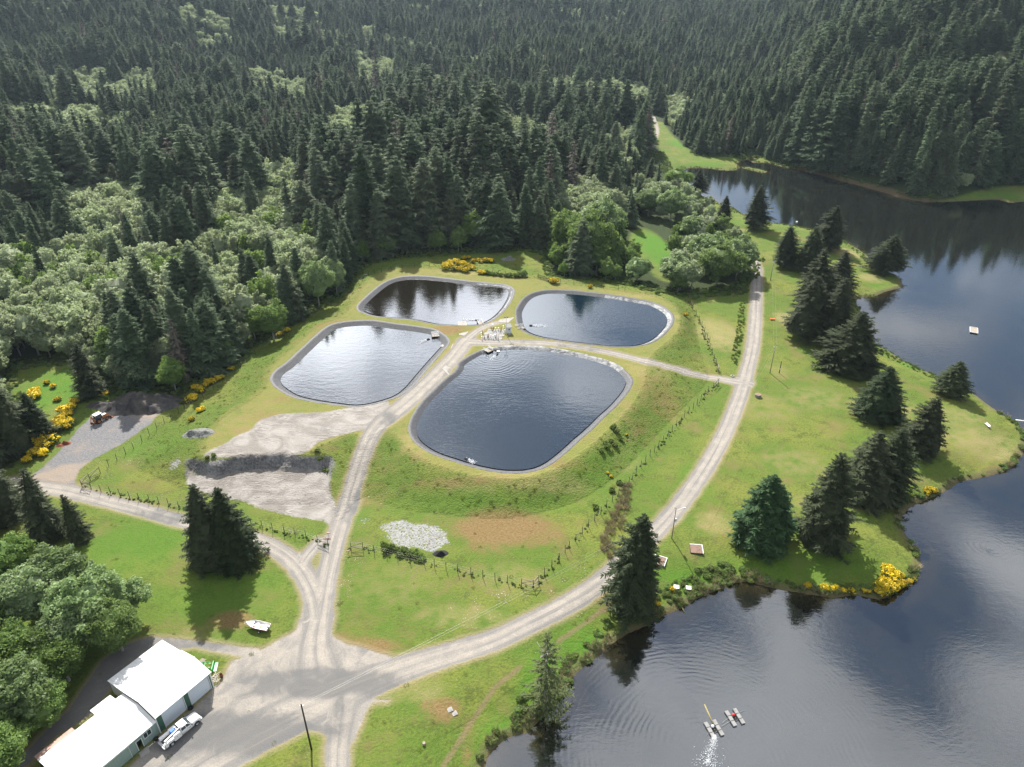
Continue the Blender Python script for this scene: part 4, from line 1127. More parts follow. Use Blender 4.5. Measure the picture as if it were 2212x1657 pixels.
isal &= ~strip
isal |= (vnoise(cand[:, 0]/58, cand[:, 1]/58, 31) > .27) & (cand[:, 1] > 480) & ~inside(cand[:, 0], cand[:, 1], HILL)
isal |= (vnoise(cand[:, 0]/45, cand[:, 1]/45, 32) > .42) & inside(cand[:, 0], cand[:, 1], HILL)
isal = np.where(isal, rnd < .94, rnd < .03)
isal |= (tu < 760) & (tv > 590) & (dO < 14) & (rnd > .62)
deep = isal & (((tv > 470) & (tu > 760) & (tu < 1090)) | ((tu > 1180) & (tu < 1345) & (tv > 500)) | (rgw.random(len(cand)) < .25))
hh = rgw.normal(1.0, .2, len(cand)).clip(.5, 1.4)
stand = (1+.62*vnoise(cand[:, 0]/70, cand[:, 1]/70, 11))*(1+.22*((tu > 770) & (tu < 1100) & (tv > 330)))
hc = np.where(inside(cand[:, 0], cand[:, 1], HILL), 34.0, 30.5)*hh*stand
hc = np.where((tu > 1425) & (tu < 1720) & (tv > 150), hc*.62, hc)
leftlow = (tu < 760) & (tv > 470)
hc = np.where(leftlow, hc*.70, hc)
hc = np.where(dO < 5, hc*.82, hc)
ha = rgw.normal(15.0, 2.2, len(cand)).clip(9, 21)
ha = np.where(dO < 5, ha*.75, ha)
gr2 = inside(tu, tv, np.array([(1330, 360), (1500, 360), (1680, 500), (1680, 660), (1330, 650)], float))
ha = np.where(gr2, ha*.72, ha); hc = np.where(gr2, hc*.62, hc)
hs = np.where(isal, ha, hc)
inview = (tu > -25) & (tu < 2237) & (tv > -60) & (tv < 1657)
dist = np.hypot(np.hypot(cand[:, 0], cand[:, 1]), CAM_H)
N_LAWN_CON = len(lawn)
def pick(mask, n):
    ix = np.where(mask & inview)[0]
    return ix[np.argsort(dist[ix])[:n]]
ind_c = pick(~isal, 300-N_LAWN_CON)
ind_a = pick(isal, 300-len(near_alders)-len(edge_alders))
zones = [(lambda u, v: u < 330 and v > 600, 'at the left edge, above the crushed rock yard'), (lambda u, v: u < 770 and v > 470, 'on the slope left of the left pond'),
         (lambda u, v: u < 770, 'deeper in the wood beyond the alder belt, left half'), (lambda u, v: u < 1110 and v > 330, 'behind the far left pond'),
         (lambda u, v: 1110 <= u < 1360 and v > 330, 'behind the gate of the far ponds'), (lambda u, v: u < 1420, 'deep in the wood in the middle distance'),
         (lambda u, v: u < 1660 and v > 380, 'in the grove between the ponds and the upper lake'), (lambda u, v: u < 1660, 'around the grassy head of the lake'),
         (lambda u, v: u < 1900, "on the lake's far shore, nearer the stream mouth"), (lambda u, v: True, "on the lake's far shore towards the right edge")]
def zone(u, v):
    for f_, t_ in zones:
        if f_(u, v): return t_
odd = {}
src_c, src_a, src_d = [None]*len(wood_me), [None]*len(alder_me), [None]*len(alderd_me)
for i in ind_c:
    x_, y_ = cand[i]; vi = int(rgw.integers(len(wood_me)))
    th = rgw.random() < .07
    dead = th and rgw.random() < .4
    me_ = (snag_me if dead else thin_me)[int(rgw.integers(2))] if th else wood_me[vi]
    s_ = hs[i]/WOOD_H; q = s_*rgw.uniform(.78, 1.28)
    size = 'tall' if hs[i] > 33 else ('middling' if hs[i] > 24 else 'short')
    zt = zone(tu[i], tv[i])
    lab = ('dead grey-brown conifer ' if dead else 'thin see-through conifer ' if th else size+' dark green conifer ')+zt
    e, cr = make_tree('conifer_tree', me_, wood_tr, (x_, y_, cz_[i]-.3), rgw.uniform(0, 6.28), (q, q, s_), lab, 'tree', lab.replace('conifer', 'conifers'))
    e.rotation_euler[0] = rgw.normal(0, .018); e.rotation_euler[1] = rgw.normal(0, .018)
    if not th and src_c[vi] is None: src_c[vi] = cr
    if th: odd[dead] = cr
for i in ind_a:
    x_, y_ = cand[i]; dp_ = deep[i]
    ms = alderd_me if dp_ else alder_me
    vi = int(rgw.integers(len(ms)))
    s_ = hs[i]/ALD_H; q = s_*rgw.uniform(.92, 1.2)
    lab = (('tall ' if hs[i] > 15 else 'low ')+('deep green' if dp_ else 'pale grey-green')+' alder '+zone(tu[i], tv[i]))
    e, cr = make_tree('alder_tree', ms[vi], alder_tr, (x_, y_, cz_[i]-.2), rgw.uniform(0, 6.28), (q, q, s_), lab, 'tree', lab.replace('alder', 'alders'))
    if dp_ and src_d[vi] is None: src_d[vi] = cr
    if not dp_ and src_a[vi] is None: src_a[vi] = cr

def scatter(name, sources, pts, rots, scales, index, label, cat):
    """one object that spreads copies of existing plants over many points"""
    me = bpy.data.meshes.new(name)
    me.vertices.add(len(pts)); me.vertices.foreach_set('co', np.asarray(pts, np.float32).ravel())
    for nm_, ty, arr in (('rot', 'FLOAT_VECTOR', rots), ('scl', 'FLOAT_VECTOR', scales), ('pick', 'INT', index)):
        a_ = me.attributes.new(nm_, ty, 'POINT')
        a_.data.foreach_set('vector' if ty == 'FLOAT_VECTOR' else 'value', np.asarray(arr, np.float32 if ty != 'INT' else np.int32).ravel())
    o = link(name, me)
    tr = bpy.data.node_groups.new(name+'_spread', 'GeometryNodeTree')
    tr.interface.new_socket('Geometry', in_out='INPUT', socket_type='NodeSocketGeometry')
    tr.interface.new_socket('Geometry', in_out='OUTPUT', socket_type='NodeSocketGeometry')
    gi = tr.nodes.new('NodeGroupInput'); go = tr.nodes.new('NodeGroupOutput')
    ip = tr.nodes.new('GeometryNodeInstanceOnPoints'); jn = tr.nodes.new('GeometryNodeGeometryToInstance')
    for s_ in reversed(sources):
        oi = tr.nodes.new('GeometryNodeObjectInfo'); oi.inputs['Object'].default_value = s_; oi.inputs['As Instance'].default_value = False
        ti = tr.nodes.new('GeometryNodeGeometryToInstance')
        tr.links.new(oi.outputs['Geometry'], ti.inputs[0])
        s_link = ti.outputs[0]
        if 'jg' not in locals(): jg = tr.nodes.new('GeometryNodeJoinGeometry')
        tr.links.new(s_link, jg.inputs[0])
    tr.nodes.remove(jn)
    tr.links.new(gi.outputs[0], ip.inputs['Points']); tr.links.new(jg.outputs[0], ip.inputs['Instance'])
    ip.inputs['Pick Instance'].default_value = True
    for nm_, ty, sk in (('rot', 'FLOAT_VECTOR', 'Rotation'), ('scl', 'FLOAT_VECTOR', 'Scale'), ('pick', 'INT', 'Instance Index')):
        na = tr.nodes.new('GeometryNodeInputNamedAttribute'); na.data_type = ty; na.inputs['Name'].default_value = nm_
        tr.links.new(na.outputs['Attribute'], ip.inputs[sk])
    tr.links.new(ip.outputs[0], go.inputs[0])
    md = o.modifiers.new('spread', 'NODES'); md.node_group = tr
    return tag(o, label, cat, kind='stuff')

rest = np.ones(len(cand), bool); rest[ind_c] = False; rest[ind_a] = False
rc_ = np.where(rest & ~isal)[0]; ra_ = np.where(rest & isal)[0]
src_c = [s_ for s_ in src_c if s_]; n_reg = len(src_c); src_c += [odd[q_] for q_ in (False, True) if q_ in odd]; src_a = [s_ for s_ in src_a if s_]
def tr_arrays(ix, h0, wmin, wmax):
    s_ = hs[ix]/h0; q = s_*rgw.uniform(wmin, wmax, len(ix))
    far = np.clip((dist[ix]-900)/900, 0, 1)
    q = q*(1+.35*far)
    return (np.stack([cand[ix, 0], cand[ix, 1], cz_[ix]-.3], 1), np.stack([rgw.normal(0, .02, len(ix)), rgw.normal(0, .02, len(ix)), rgw.uniform(0, 6.28, len(ix))], 1),
            np.stack([q, q, s_], 1))
p_, r_, s_ = tr_arrays(rc_, WOOD_H, .78, 1.28)
scatter('conifer_forest', src_c, p_, r_, s_, np.where(rgw.random(len(rc_)) < .07, rgw.integers(n_reg, max(len(src_c), n_reg+1), len(rc_)), rgw.integers(0, n_reg, len(rc_))), 'dense dark conifer wood covering the hills behind', 'forest')
p_, r_, s_ = tr_arrays(ra_, ALD_H, .95, 1.25)
scatter('alder_woods', src_a, p_, r_, s_, rgw.integers(0, len(src_a), len(ra_)), 'pale alder stands scattered through the far conifer wood', 'forest')
print('trees', len(ind_c), len(ind_a), len(rc_), len(ra_))

# ------------------------------------------------------------------ plain materials for the built things
def paint(name, col, rough=.5, spec=.4, metal=0.0, dirt=.25, scale=2.0):
    m, k, out = new_mat(name)
    o_ = k.obj(); n_ = k.noise(scale, 4, .65, o_)
    dk = tuple(x*.55 for x in col)
    c = k.mix(k.math('MULTIPLY', k.step(n_, .48, .75), dirt*2), col, dk)
    principled(k, out, c, rough, spec, metal)
    return m
def ribbed(name, col, pitch, axis_i, rough=.5, amp=.02, dirt=.2, dark=None):
    """sheet metal with ribs along one object axis"""
    m, k, out = new_mat(name)
    o_ = k.obj(); sp_ = k.n.new('ShaderNodeSeparateXYZ'); k.l.new(o_, sp_.inputs[0])
    wv = k.math('SINE', k.math('MULTIPLY', sp_.outputs[axis_i], 2*math.pi/pitch))
    rib = k.step(wv, .75, .95)
    n_ = k.noise(.8, 4, .65, o_)
    c = k.mix(k.math('MULTIPLY', k.step(n_, .45, .75), dirt), col, dark or tuple(x*.6 for x in col))
    c = k.mix(k.math('MULTIPLY', rib, .18), c, tuple(x*.55 for x in col))
    principled(k, out, c, rough, .4, 0.0, normal=k.bump(rib, .6, amp))
    return m
m_white = paint("white_paint", (.78, .78, .77), .45, dirt=.08)
m_whiteveh = paint("white_vehicle_paint", (.80, .80, .79), .28, .5, dirt=.06)
m_roof = ribbed("white_roof_sheet", (.70, .70, .69), .9, 0, .5, .03, .22)
m_roof_rust = ribbed("rusty_roof_sheet", (.42, .27, .22), .45, 0, .7, .03, .9, (.30, .12, .07))
m_wall_dark = ribbed("dark_green_wall", (.052, .125, .085), .45, 0, .5, .02, .1)
m_wall_pale = ribbed("pale_green_wall", (.25, .33, .295), .45, 0, .5, .02, .25)
m_wall_cream = ribbed("cream_wall", (.50, .51, .47), .45, 1, .5, .02, .2)
m_door_panel = ribbed("white_door_panel", (.60, .66, .72), .6, 2, .4, .03, .08)
m_trim = paint("white_trim", (.66, .68, .68), .5, dirt=.2)
m_dark = paint("black_rubber", (.018, .018, .019), .8, .2, dirt=.1)
m_black = paint("dark_metal", (.030, .030, .032), .5, .4, dirt=.2)
m_steel = paint("bare_steel", (.42, .43, .44), .35, .5, .6, dirt=.3)
m_alu = paint("dull_aluminium", (.55, .56, .57), .4, .5, .5, dirt=.3)
m_glass = paint("dark_glass", (.035, .055, .060), .08, .8, dirt=.1)
m_blue = paint("blue_paint", (.020, .16, .60), .35, .5, dirt=.1)
m_red = paint("red_paint", (.62, .030, .035), .4, .4, dirt=.15)
m_orange = paint("worn_orange_paint", (.42, .165, .055), .55, .35, dirt=.5)
m_orange_new = paint("orange_plastic", (.70, .12, .02), .5, .35, dirt=.1)
m_yellow = paint("yellow_plastic", (.75, .55, .05), .5, .35, dirt=.1)
m_green = paint("green_paint", (.020, .30, .065), .4, .5, dirt=.15)
m_timber = paint("weathered_timber", (.30, .255, .205), .85, .15, dirt=.5, scale=3)
m_timber_dark = paint("old_dark_timber", (.055, .046, .038), .9, .15, dirt=.4, scale=3)
m_post = paint("treated_post", (.060, .052, .042), .9, .15, dirt=.4, scale=5)
m_plank = paint("brown_planks", (.22, .15, .115), .85, .15, dirt=.5, scale=2)
m_drift = paint("bleached_driftwood", (.50, .46, .41), .85, .15, dirt=.4, scale=4)
m_conc = paint("pale_concrete", (.30, .285, .262), .9, .15, dirt=.35, scale=.9)
m_concd = paint("grey_concrete", (.24, .24, .235), .9, .15, dirt=.4, scale=.8)
m_rust = paint("rusty_steel", (.17, .055, .030), .8, .2, dirt=.4)
m_foam = paint("water_spray", (.86, .88, .90), .15, .6, dirt=.0)
m_pipe = paint("yellow_pipe", (.24, .20, .075), .6, .3, dirt=.3)
m_wire = paint("wire", (.22, .225, .21), .4, .5, dirt=.1)
m_rock_dark = new_mat("crushed_rock")
m_, k, out = m_rock_dark; o_ = k.pos(); n1 = k.noise(.35, 5, .65, o_); n2 = k.noise(4, 3, .7, o_)
principled(k, out, k.mix(k.step(n1, .35, .68), k.mix(n2, (.028, .028, .033), (.058, .057, .062)), (.105, .095, .082)), .95, .1, normal=k.bump(n2, .9, .2))
m_rock_dark = m_
m_rubble, k, out = new_mat("grey_rubble")
o_ = k.pos(); n2 = k.noise(2.2, 4, .7, o_)
principled(k, out, k.mix(k.step(n2, .35, .7), (.10, .105, .095), (.26, .26, .25)), .95, .1, normal=k.bump(n2, 1.0, .3))
def heap_mesh(outline, crest_fn, res=28):
    """lumpy heap: polar grid over an outline, height from crest_fn(t, angle)"""
# ------------------------------------------------------------------ sheds
Q1 = ground(*cJ([(1838, 970)])[0]); Q2 = ground(*cJ([(1375, 1365)])[0])
ex = Vector((Q2.x-Q1.x, Q2.y-Q1.y, 0)).normalized()
ROT = math.atan2(ex.y, ex.x)
# local x runs along the front towards the lower left, local y points out of the back wall
flip = 1 if (ex.x*0-ex.y*1) > 0 else -1
bz = min(Q1.z, Q2.z)
def local_empty(name, label, cat):
    return empty(name, (Q1.x, Q1.y, bz), ROT, label, cat)
# with this rotation the back of the shed lies at negative local y
BK = -1.0
def wall(mb, x0, x1, y0, y1, z0, z1, mi=0): mb.box(min(x0, x1), max(x0, x1), min(y0, y1), max(y0, y1), z0, z1, mi)
gar = local_empty('garage_building', 'big green walled garage with a white metal roof and two white roller doors', 'garage')
GL, GD, EV, RG = 10.45, 8.2, 4.15, 5.05
mb = MB()   # front wall pieces round the doors
doors = [(.35, 4.25), (5.35, 9.3)]
xs_ = [0, doors[0][0], doors[0][1], doors[1][0], doors[1][1], GL]
for a, b in ((0, 1), (2, 3), (4, 5)): wall(mb, xs_[a], xs_[b], 0, BK*.2, -.4, EV-.06)
for a, b in doors: wall(mb, a, b, 0, BK*.2, 3.65, EV-.06)
mb.build('front_wall', m_wall_dark, gar)
mb = MB()
for x_ in (.01, GL-.2):
    prof = [(BK*.21, -.4), (BK*GD, -.4), (BK*14.0, -.4), (BK*14.0, 3.15), (BK*GD, EV-.08), (BK*GD/2, RG-.08), (BK*.21, EV-.1)]
    n0 = len(mb.v)
    mb.v += [(x_, p_[0], p_[1]) for p_ in prof]+[(x_+.19, p_[0], p_[1]) for p_ in prof]; n_ = len(prof)
    for i in range(n_): mb.f.append((n0+i, n0+(i+1) % n_, n0+n_+(i+1) % n_, n0+n_+i)); mb.m.append(0)
    mb.f.append(tuple(range(n0, n0+n_))); mb.m.append(0); mb.f.append(tuple(range(n0+n_, n0+2*n_))); mb.m.append(0)
wall(mb, .21, GL-.21, BK*13.8, BK*14.0, -.4, 3.1)
mb.build('side_wall', m_wall_cream, gar)
def roof_strip(mb, pts, x0, x1, th=.10, mi=0):
    for (ya, za), (yb, zb) in zip(pts[:-1], pts[1:]):
        mb.add([(x0, ya, za), (x1, ya, za), (x1, yb, zb), (x0, yb, zb), (x0, ya, za+th), (x1, ya, za+th), (x1, yb, zb+th), (x0, yb, zb+th)],
               [(0, 1, 2, 3), (4, 5, 6, 7), (0, 1, 5, 4), (2, 3, 7, 6), (0, 3, 7, 4), (1, 2, 6, 5)], mi)
mb = MB(); roof_strip(mb, [(.32, EV-.04), (BK*GD/2, RG), (BK*GD, EV)], -.30, GL+.12)
mb.build('roof', m_roof, gar)
mb = MB(); roof_strip(mb, [(BK*(GD+.01), EV-.02), (BK*14.25, 3.2)], -.1, GL+.12)
mb.build('lean_to_roof', m_roof, gar)
mb = MB(); mb.box(-.32, GL+.14, BK*GD/2-.12, BK*GD/2+.12, RG+.08, RG+.14); mb.build('ridge_cap', m_trim, gar)
for a, b in doors:
    mb = MB(); wall(mb, a+.01, b-.01, -.12, -.17, -.02, 3.64)
    d_ = mb.build('garage_door', m_door_panel, gar)
    mb = MB(); wall(mb, a-.12, a, .03, -.1, 0, 3.75); wall(mb, b, b+.12, .03, -.1, 0, 3.75); wall(mb, a, b, .03, -.1, 3.64, 3.76); wall(mb, a+.01, b-.01, -.11, -.185, 0, .12)
    mb.build('door_frame', m_trim, d_)
mb = MB(); mb.box(-.36, GL+.14, .32, .42, EV-.06, EV+.05); mb.build('gutter', m_trim, gar)
for x_ in (-.08, GL+.02):
    mb = MB(); mb.box(x_-.08, x_+.08, .03, .17, 0, EV-.08); mb.build('downspout', m_trim, gar)

shd = local_empty('workshop_building', 'long pale green workshop with a white roof joined to the garage', 'workshop')
S0, S1, SE, SR = GL+.02, 24.6, 3.35, 4.35
mb = MB()
win = (11.7, 12.95, 1.45, 2.55); dor = (13.45, 14.3, 2.15); slide = (15.6, 20.6)
wall(mb, S0, win[0], 0, BK*.18, -.4, SE-.04); wall(mb, win[0], win[1], 0, BK*.18, -.4, win[2]); wall(mb, win[0], win[1], 0, BK*.18, win[3], SE-.04)
wall(mb, win[1], dor[0], 0, BK*.18, -.4, SE-.04); wall(mb, dor[0], dor[1], 0, BK*.18, dor[2], SE-.04); wall(mb, dor[1], S1, 0, BK*.18, -.4, SE-.04)
mb.build('front_wall', m_wall_pale, shd)
mb = MB()
prof = [(BK*.19, -.4), (BK*9.2, -.4), (BK*9.2, SE-.06), (BK*4.4, SR-.06), (BK*.19, SE-.06)]
n_ = len(prof); x_ = S1-.2
mb.v += [(x_, p_[0], p_[1]) for p_ in prof]+[(x_+.19, p_[0], p_[1]) for p_ in prof]
for i in range(n_): mb.f.append((i, (i+1) % n_, n_+(i+1) % n_, n_+i)); mb.m.append(0)
mb.f += [tuple(range(n_)), tuple(range(n_, 2*n_))]; mb.m += [0, 0]
wall(mb, S0, S1-.21, BK*9.0, BK*9.2, -.4, SE-.08)
mb.build('side_wall', m_wall_cream, shd)
mb = MB(); roof_strip(mb, [(.30, SE-.05), (BK*4.4, SR), (BK*9.4, SE-.03)], S0+.12, S1+.25); mb.build('roof', m_roof, shd)
mb = MB(); roof_strip(mb, [(BK*9.41, SE-.06), (BK*10.7, SE-.32)], 18.8, S1+.2, .05); mb.build('rusty_roof', m_roof_rust, shd)
mb = MB()
for x_ in (18.95, 21.7, S1-.05): mb.box(x_-.07, x_+.07, BK*10.6-.07, BK*10.6+.07, -.3, SE-.34)
mb.build('roof_post', m_timber_dark, shd)
mb = MB(); mb.box(12.0, 15.2, BK*11.2, BK*9.21, -.4, 2.85); mb.build('annexe', m_wall_cream, shd)
mb = MB(); roof_strip(mb, [(BK*9.3, 3.12), (BK*11.4, 2.86)], 11.8, 15.4, .08); mb.build('annexe_roof', m_roof, shd)
mb = MB(); wall(mb, win[0], win[1], -.06, -.10, win[2], win[3]); w_ = mb.build('window', m_glass, shd)
mb = MB()
for a, b, c_, e_ in ((win[0]-.09, win[0], win[2]-.09, win[3]+.09), (win[1], win[1]+.09, win[2]-.09, win[3]+.09), (win[0], win[1], win[3], win[3]+.09), (win[0], win[1], win[2]-.09, win[2]), (12.29, 12.36, win[2], win[3])):
    wall(mb, a, b, .035, -.05, c_, e_)
mb.build('frame', m_trim, w_)
mb = MB(); wall(mb, dor[0], dor[1], -.9, -.95, 0, dor[2]); dd_ = mb.build('doorway', m_black, shd, )  # black panel set back, stands in for the unlit inside of the open door
mb = MB(); wall(mb, dor[0]-.1, dor[0], .03, -.1, 0, dor[2]+.1); wall(mb, dor[1], dor[1]+.1, .03, -.1, 0, dor[2]+.1); wall(mb, dor[0], dor[1], .03, -.1, dor[2], dor[2]+.1); mb.build('frame', m_trim, dd_)
mb = MB(); wall(mb, slide[0], slide[1], .16, .06, .05, 2.85); sd_ = mb.build('sliding_door', m_wall_pale, shd)
mb = MB(); wall(mb, slide[0]-.3, slide[1]+.3, .20, .03, 2.86, 3.02); wall(mb, slide[0]-.06, slide[0], .18, .05, .05, 2.85); mb.build('door_rail', m_trim, sd_)
mb = MB(); mb.box(S0+.1, S1+.25, .30, .40, SE-.08, SE+.03); mb.build('gutter', m_trim, shd)
def at_shed(x, y, z=None):
    c_, s_ = math.cos(ROT), math.sin(ROT)
    p_ = Vector((Q1.x+c_*x-s_*y, Q1.y+s_*x+c_*y, 0)); p_.z = gz(p_.x, p_.y) if z is None else z
    return p_
mb = MB(); mb.v += [(-.9, -.5, 0), (.8, -.6, 0), (1.0, .5, 0), (-.4, .8, 0), (-.85, -.45, .12), (.75, -.55, .12), (.95, .45, .12), (-.4, .75, .12)]
for f_ in ((4, 5, 6, 7), (0, 1, 5, 4), (1, 2, 6, 5), (2, 3, 7, 6), (3, 0, 4, 7)): mb.f.append(f_); mb.m.append(0)
o = mb.build('door_slab', m_conc, None, loc=at_shed(13.9, .95)); o.rotation_euler.z = ROT
tag(o, 'worn concrete step slab in front of the workshop doorway', 'step')

# ------------------------------------------------------------------ things round the sheds
def tyre(name, loc, R_, w_, label, tilt=0.0):
    mb = MB(); rings = []
    for a in [2*math.pi*i/8 for i in range(9)]:
        rr = R_-w_*.5+math.cos(a)*w_*.5; z = w_*.5+math.sin(a)*w_*.5
        rings.append([(rr*math.cos(t), rr*math.sin(t), z) for t in [2*math.pi*j/18 for j in range(18)]])
    mb.loft(rings, cap=False)
    o = mb.build(name, m_dark, None, True, loc); o.rotation_euler = (tilt, 0, ROT)
    return tag(o, label, 'tyre')
tyre('tyre', at_shed(4.85, .35)+Vector((0, 0, .05)), .52, .36, 'black tyre standing between the two garage doors', 0)
tyre('tyre', at_shed(11.6, .55)+Vector((0, 0, .03)), .48, .30, 'black tyre in the grass under the workshop window', .1)
def board(name, p_, dx, dy, th, rz, mat, label, cat, group=None):
    mb = MB(); mb.box(-dx/2, dx/2, -dy/2, dy/2, 0, th)
    o = mb.build(name, mat, None, loc=p_); o.rotation_euler.z = rz
    return tag(o, label, cat, group)
def pallet(name, p_, rz, label):
    e = empty(name, p_, rz, label, 'pallet')
    mb = MB()
    for i in range(7): mb.box(-.6, .6, -.5+i*.15, -.40+i*.15, .10, .125)
    mb.build('deck_board', m_timber, e)
    mb = MB()
    for x in (-.55, 0, .5): mb.box(x, x+.06, -.5, .5, 0, .10)
    mb.build('runner', m_timber, e)
    return e
pallet('wooden_pallet', ground(*cJ([(1740, 746)])[0]), ROT+.2, 'weathered wooden pallet on the grass behind the garage')
for q, (x0, x1, lab) in enumerate([(10.9, 12.1, 'pale plank lying against the garage corner'), (12.3, 13.2, 'short pale plank in the grass below the window')]):
    o = board('plank', at_shed((x0+x1)/2, .75)+Vector((0, 0, .03)), x1-x0, .10, .07, ROT, m_trim, lab, 'plank')

# green loader: bucket and lift arms showing past the garage corner
pl_ = ground(*cJ([(1835, 800)])[0]); 
ld = empty('tractor_loader', pl_, ROT+math.pi*.5+.75, 'bright green tractor front loader parked at the garage end', 'loader')
mb = MB(); mb.prism([(0, .05), (.75, .0), (.80, .10), (.30, .18), (.12, .75), (0, .78)], -.95, .95); mb.build('bucket', m_green, ld)
mb = MB(); mb.prism([(0.02, .03), (.78, -.01), (.80, .14), (.32, .22), (.13, .80), (-.02, .80)], -1.0, -.95); mb.prism([(0.02, .03), (.78, -.01), (.80, .14), (.32, .22), (.13, .80), (-.02, .80)], .95, 1.0); mb.build('bucket_side', m_green, ld)
for s_ in (-.55, .55):
    mb = MB(); mb.tube((-.02, s_, .35), (-1.2, s_, 1.25), .085, .085, 6); mb.tube((-1.2, s_, 1.25), (-2.3, s_, 1.15), .09, .09, 6); a_ = mb.build('lift_arm', m_green, ld)
    mb = MB(); mb.tube((-.3, s_*.8, .75), (-1.2, s_*.8, .9), .05, .04, 6); mb.build('ram', m_steel, a_)
mb = MB(); mb.tube((-1.2, -.55, 1.25), (-1.2, .55, 1.25), .06, .06, 6); mb.build('cross_tube', m_green, ld)

rgd = random.Random(12)
for i, (a, b) in enumerate([((1828, 905), (1862, 845)), ((1830, 885), (1905, 845)), ((1822, 890), (1886, 884)), ((1835, 915), (1898, 862)), ((1838, 925), (1880, 898)), ((1845, 942), (1885, 905)), ((1868, 940), (1905, 908))]):
    pa, pb = [ground(*q) for q in cJ([a, b])]
    mb = MB(); mid = (pa+pb)/2; n_ = 4; pts = []
    for j in range(n_+1):
        t = j/n_; q = pa.lerp(pb, t)-mid; pts.append(q+Vector((rgd.uniform(-.1, .1), rgd.uniform(-.1, .1), .12+.06*i+rgd.uniform(0, .1))))
    for j in range(n_): mb.tube(pts[j], pts[j+1], .11*(1-.16*j), .11*(1-.16*(j+1)), 6)
    if i % 2: mb.tube(pts[2], pts[2]+Vector((rgd.uniform(-.5, .5), rgd.uniform(.2, .6), .25)), .06, .03, 5)
    o = mb.build('driftwood_branch', m_drift, None, True, mid)
    tag(o, ['crooked brownish branch at the back of the driftwood pile', 'longest forked white branch of the driftwood pile', 'thick straight white log across the driftwood pile', 'forked branch under the thick white log', 'thin grey branch in the middle of the pile', 'thin forked branch at the front of the pile', 'pale bent branch nearest the barrel'][i], 'branch', 'driftwood pile by the garage corner')
br_ = ground(*cJ([(1910, 880)])[0])
e = empty('steel_barrel', br_, 0, 'small dark open barrel standing beside the driftwood pile', 'barrel')
mb = MB()
mb.loft([[(r_*math.cos(2*math.pi*i/16), r_*math.sin(2*math.pi*i/16), z_) for i in range(16)] for r_, z_ in ((.27, 0), (.29, .05), (.28, .3), (.29, .32), (.28, .6), (.29, .8), (.25, .8), (.24, .25), (.01, .25))], cap=False)
mb.build('drum', m_rust, e)
mb = MB()
for z_ in (.28, .56): mb.loft([[(r_*math.cos(2*math.pi*i/16), r_*math.sin(2*math.pi*i/16), z_+dz) for i in range(16)] for r_, dz in ((.285, 0), (.31, .02), (.285, .04))], cap=False)
mb.build('hoop', m_black, e)
del mb

# ------------------------------------------------------------------ wheels shared by the vehicles
def wheel(parent, x, y, z, R_, w_, mat_rim, name='wheel'):
    e = bpy.data.objects.new(name, None); C.objects.link(e); e.parent = parent; e.location = (x, y, z)
    s = 1 if y > 0 else -1
    mb = MB(); n = 20
    prof = [(R_*.60, -w_/2), (R_*.92, -w_/2), (R_, -w_*.32), (R_, w_*.32), (R_*.92, w_/2), (R_*.60, w_/2)]
    mb.loft([[(r_*math.cos(2*math.pi*i/n), q, r_*math.sin(2*math.pi*i/n)) for i in range(n)] for r_, q in prof], cap=False)
    mb.build('tyre', m_dark, e, True)
    mb = MB()
    prof = [(R_*.60, s*w_*.48), (R_*.52, s*w_*.40), (R_*.30, s*w_*.15), (R_*.20, s*w_*.30), (.01, s*w_*.34)]
    mb.loft([[(r_*math.cos(2*math.pi*i/n), q, r_*math.sin(2*math.pi*i/n)) for i in range(n)] for r_, q in prof], cap=False)
    mb.loft([[(r_*math.cos(2*math.pi*i/n), q, r_*math.sin(2*math.pi*i/n)) for i in range(n)] for r_, q in ((R_*.6, -s*w_*.4), (.01, -s*w_*.3))], cap=False)
    mb.build('rim', mat_rim, e)
    return e

# ------------------------------------------------------------------ service truck
ta = ground(*cJ([(1440, 1462)])[0]); tb = ground(*cJ([(1690, 1255)])[0])
tdir = Vector((tb.x-ta.x, tb.y-ta.y, 0)).normalized()
tc = (ta+tb)/2; TR = math.atan2(tdir.y, tdir.x)
trk = empty('service_truck', (tc.x, tc.y, gz(tc.x, tc.y)), TR, 'white service truck with a crane boom and blue welder parked by the garage', 'truck')
# x forward, y left; overall 6.6 m
mb = MB()
def ring_at(x, hw, z0, z1, top_in): return [(x, -hw, z0), (x, hw, z0), (x, hw, z0+(z1-z0)*.55), (x, hw-top_in*.3, z1-.06), (x, hw-top_in, z1), (x, -hw+top_in, z1), (x, -hw+top_in*.3, z1-.06), (x, -hw, z0+(z1-z0)*.55)]
mb.loft([ring_at(3.28, .82, .62, 1.02, .18), ring_at(3.20, .94, .52, 1.20, .22), ring_at(2.7, .99, .50, 1.30, .20), ring_at(1.95, 1.0, .50, 1.36, .16), ring_at(1.6, 1.0, .50, 1.38, .10), ring_at(-.32, 1.0, .50, 1.36, .06)])
body = mb.build('body', m_whiteveh, trk, True, bevel=0)
mb = MB()   # greenhouse with roof
def ring2(x, hw0, hw1, z0, z1): return [(x, -hw0, z0), (x, hw0, z0), (x, hw1, z1), (x, -hw1, z1)]
mb.add([(1.62, -.92, 1.36), (1.62, .92, 1.36), (.95, .76, 1.93), (.95, -.76, 1.93), (-.30, -.94, 1.36), (-.30, .94, 1.36), (-.26, .78, 1.93), (-.26, -.78, 1.93)],
       [(0, 1, 2, 3), (5, 4, 7, 6), (1, 5, 6, 2), (4, 0, 3, 7)])
mb.build('windows', m_glass, trk)
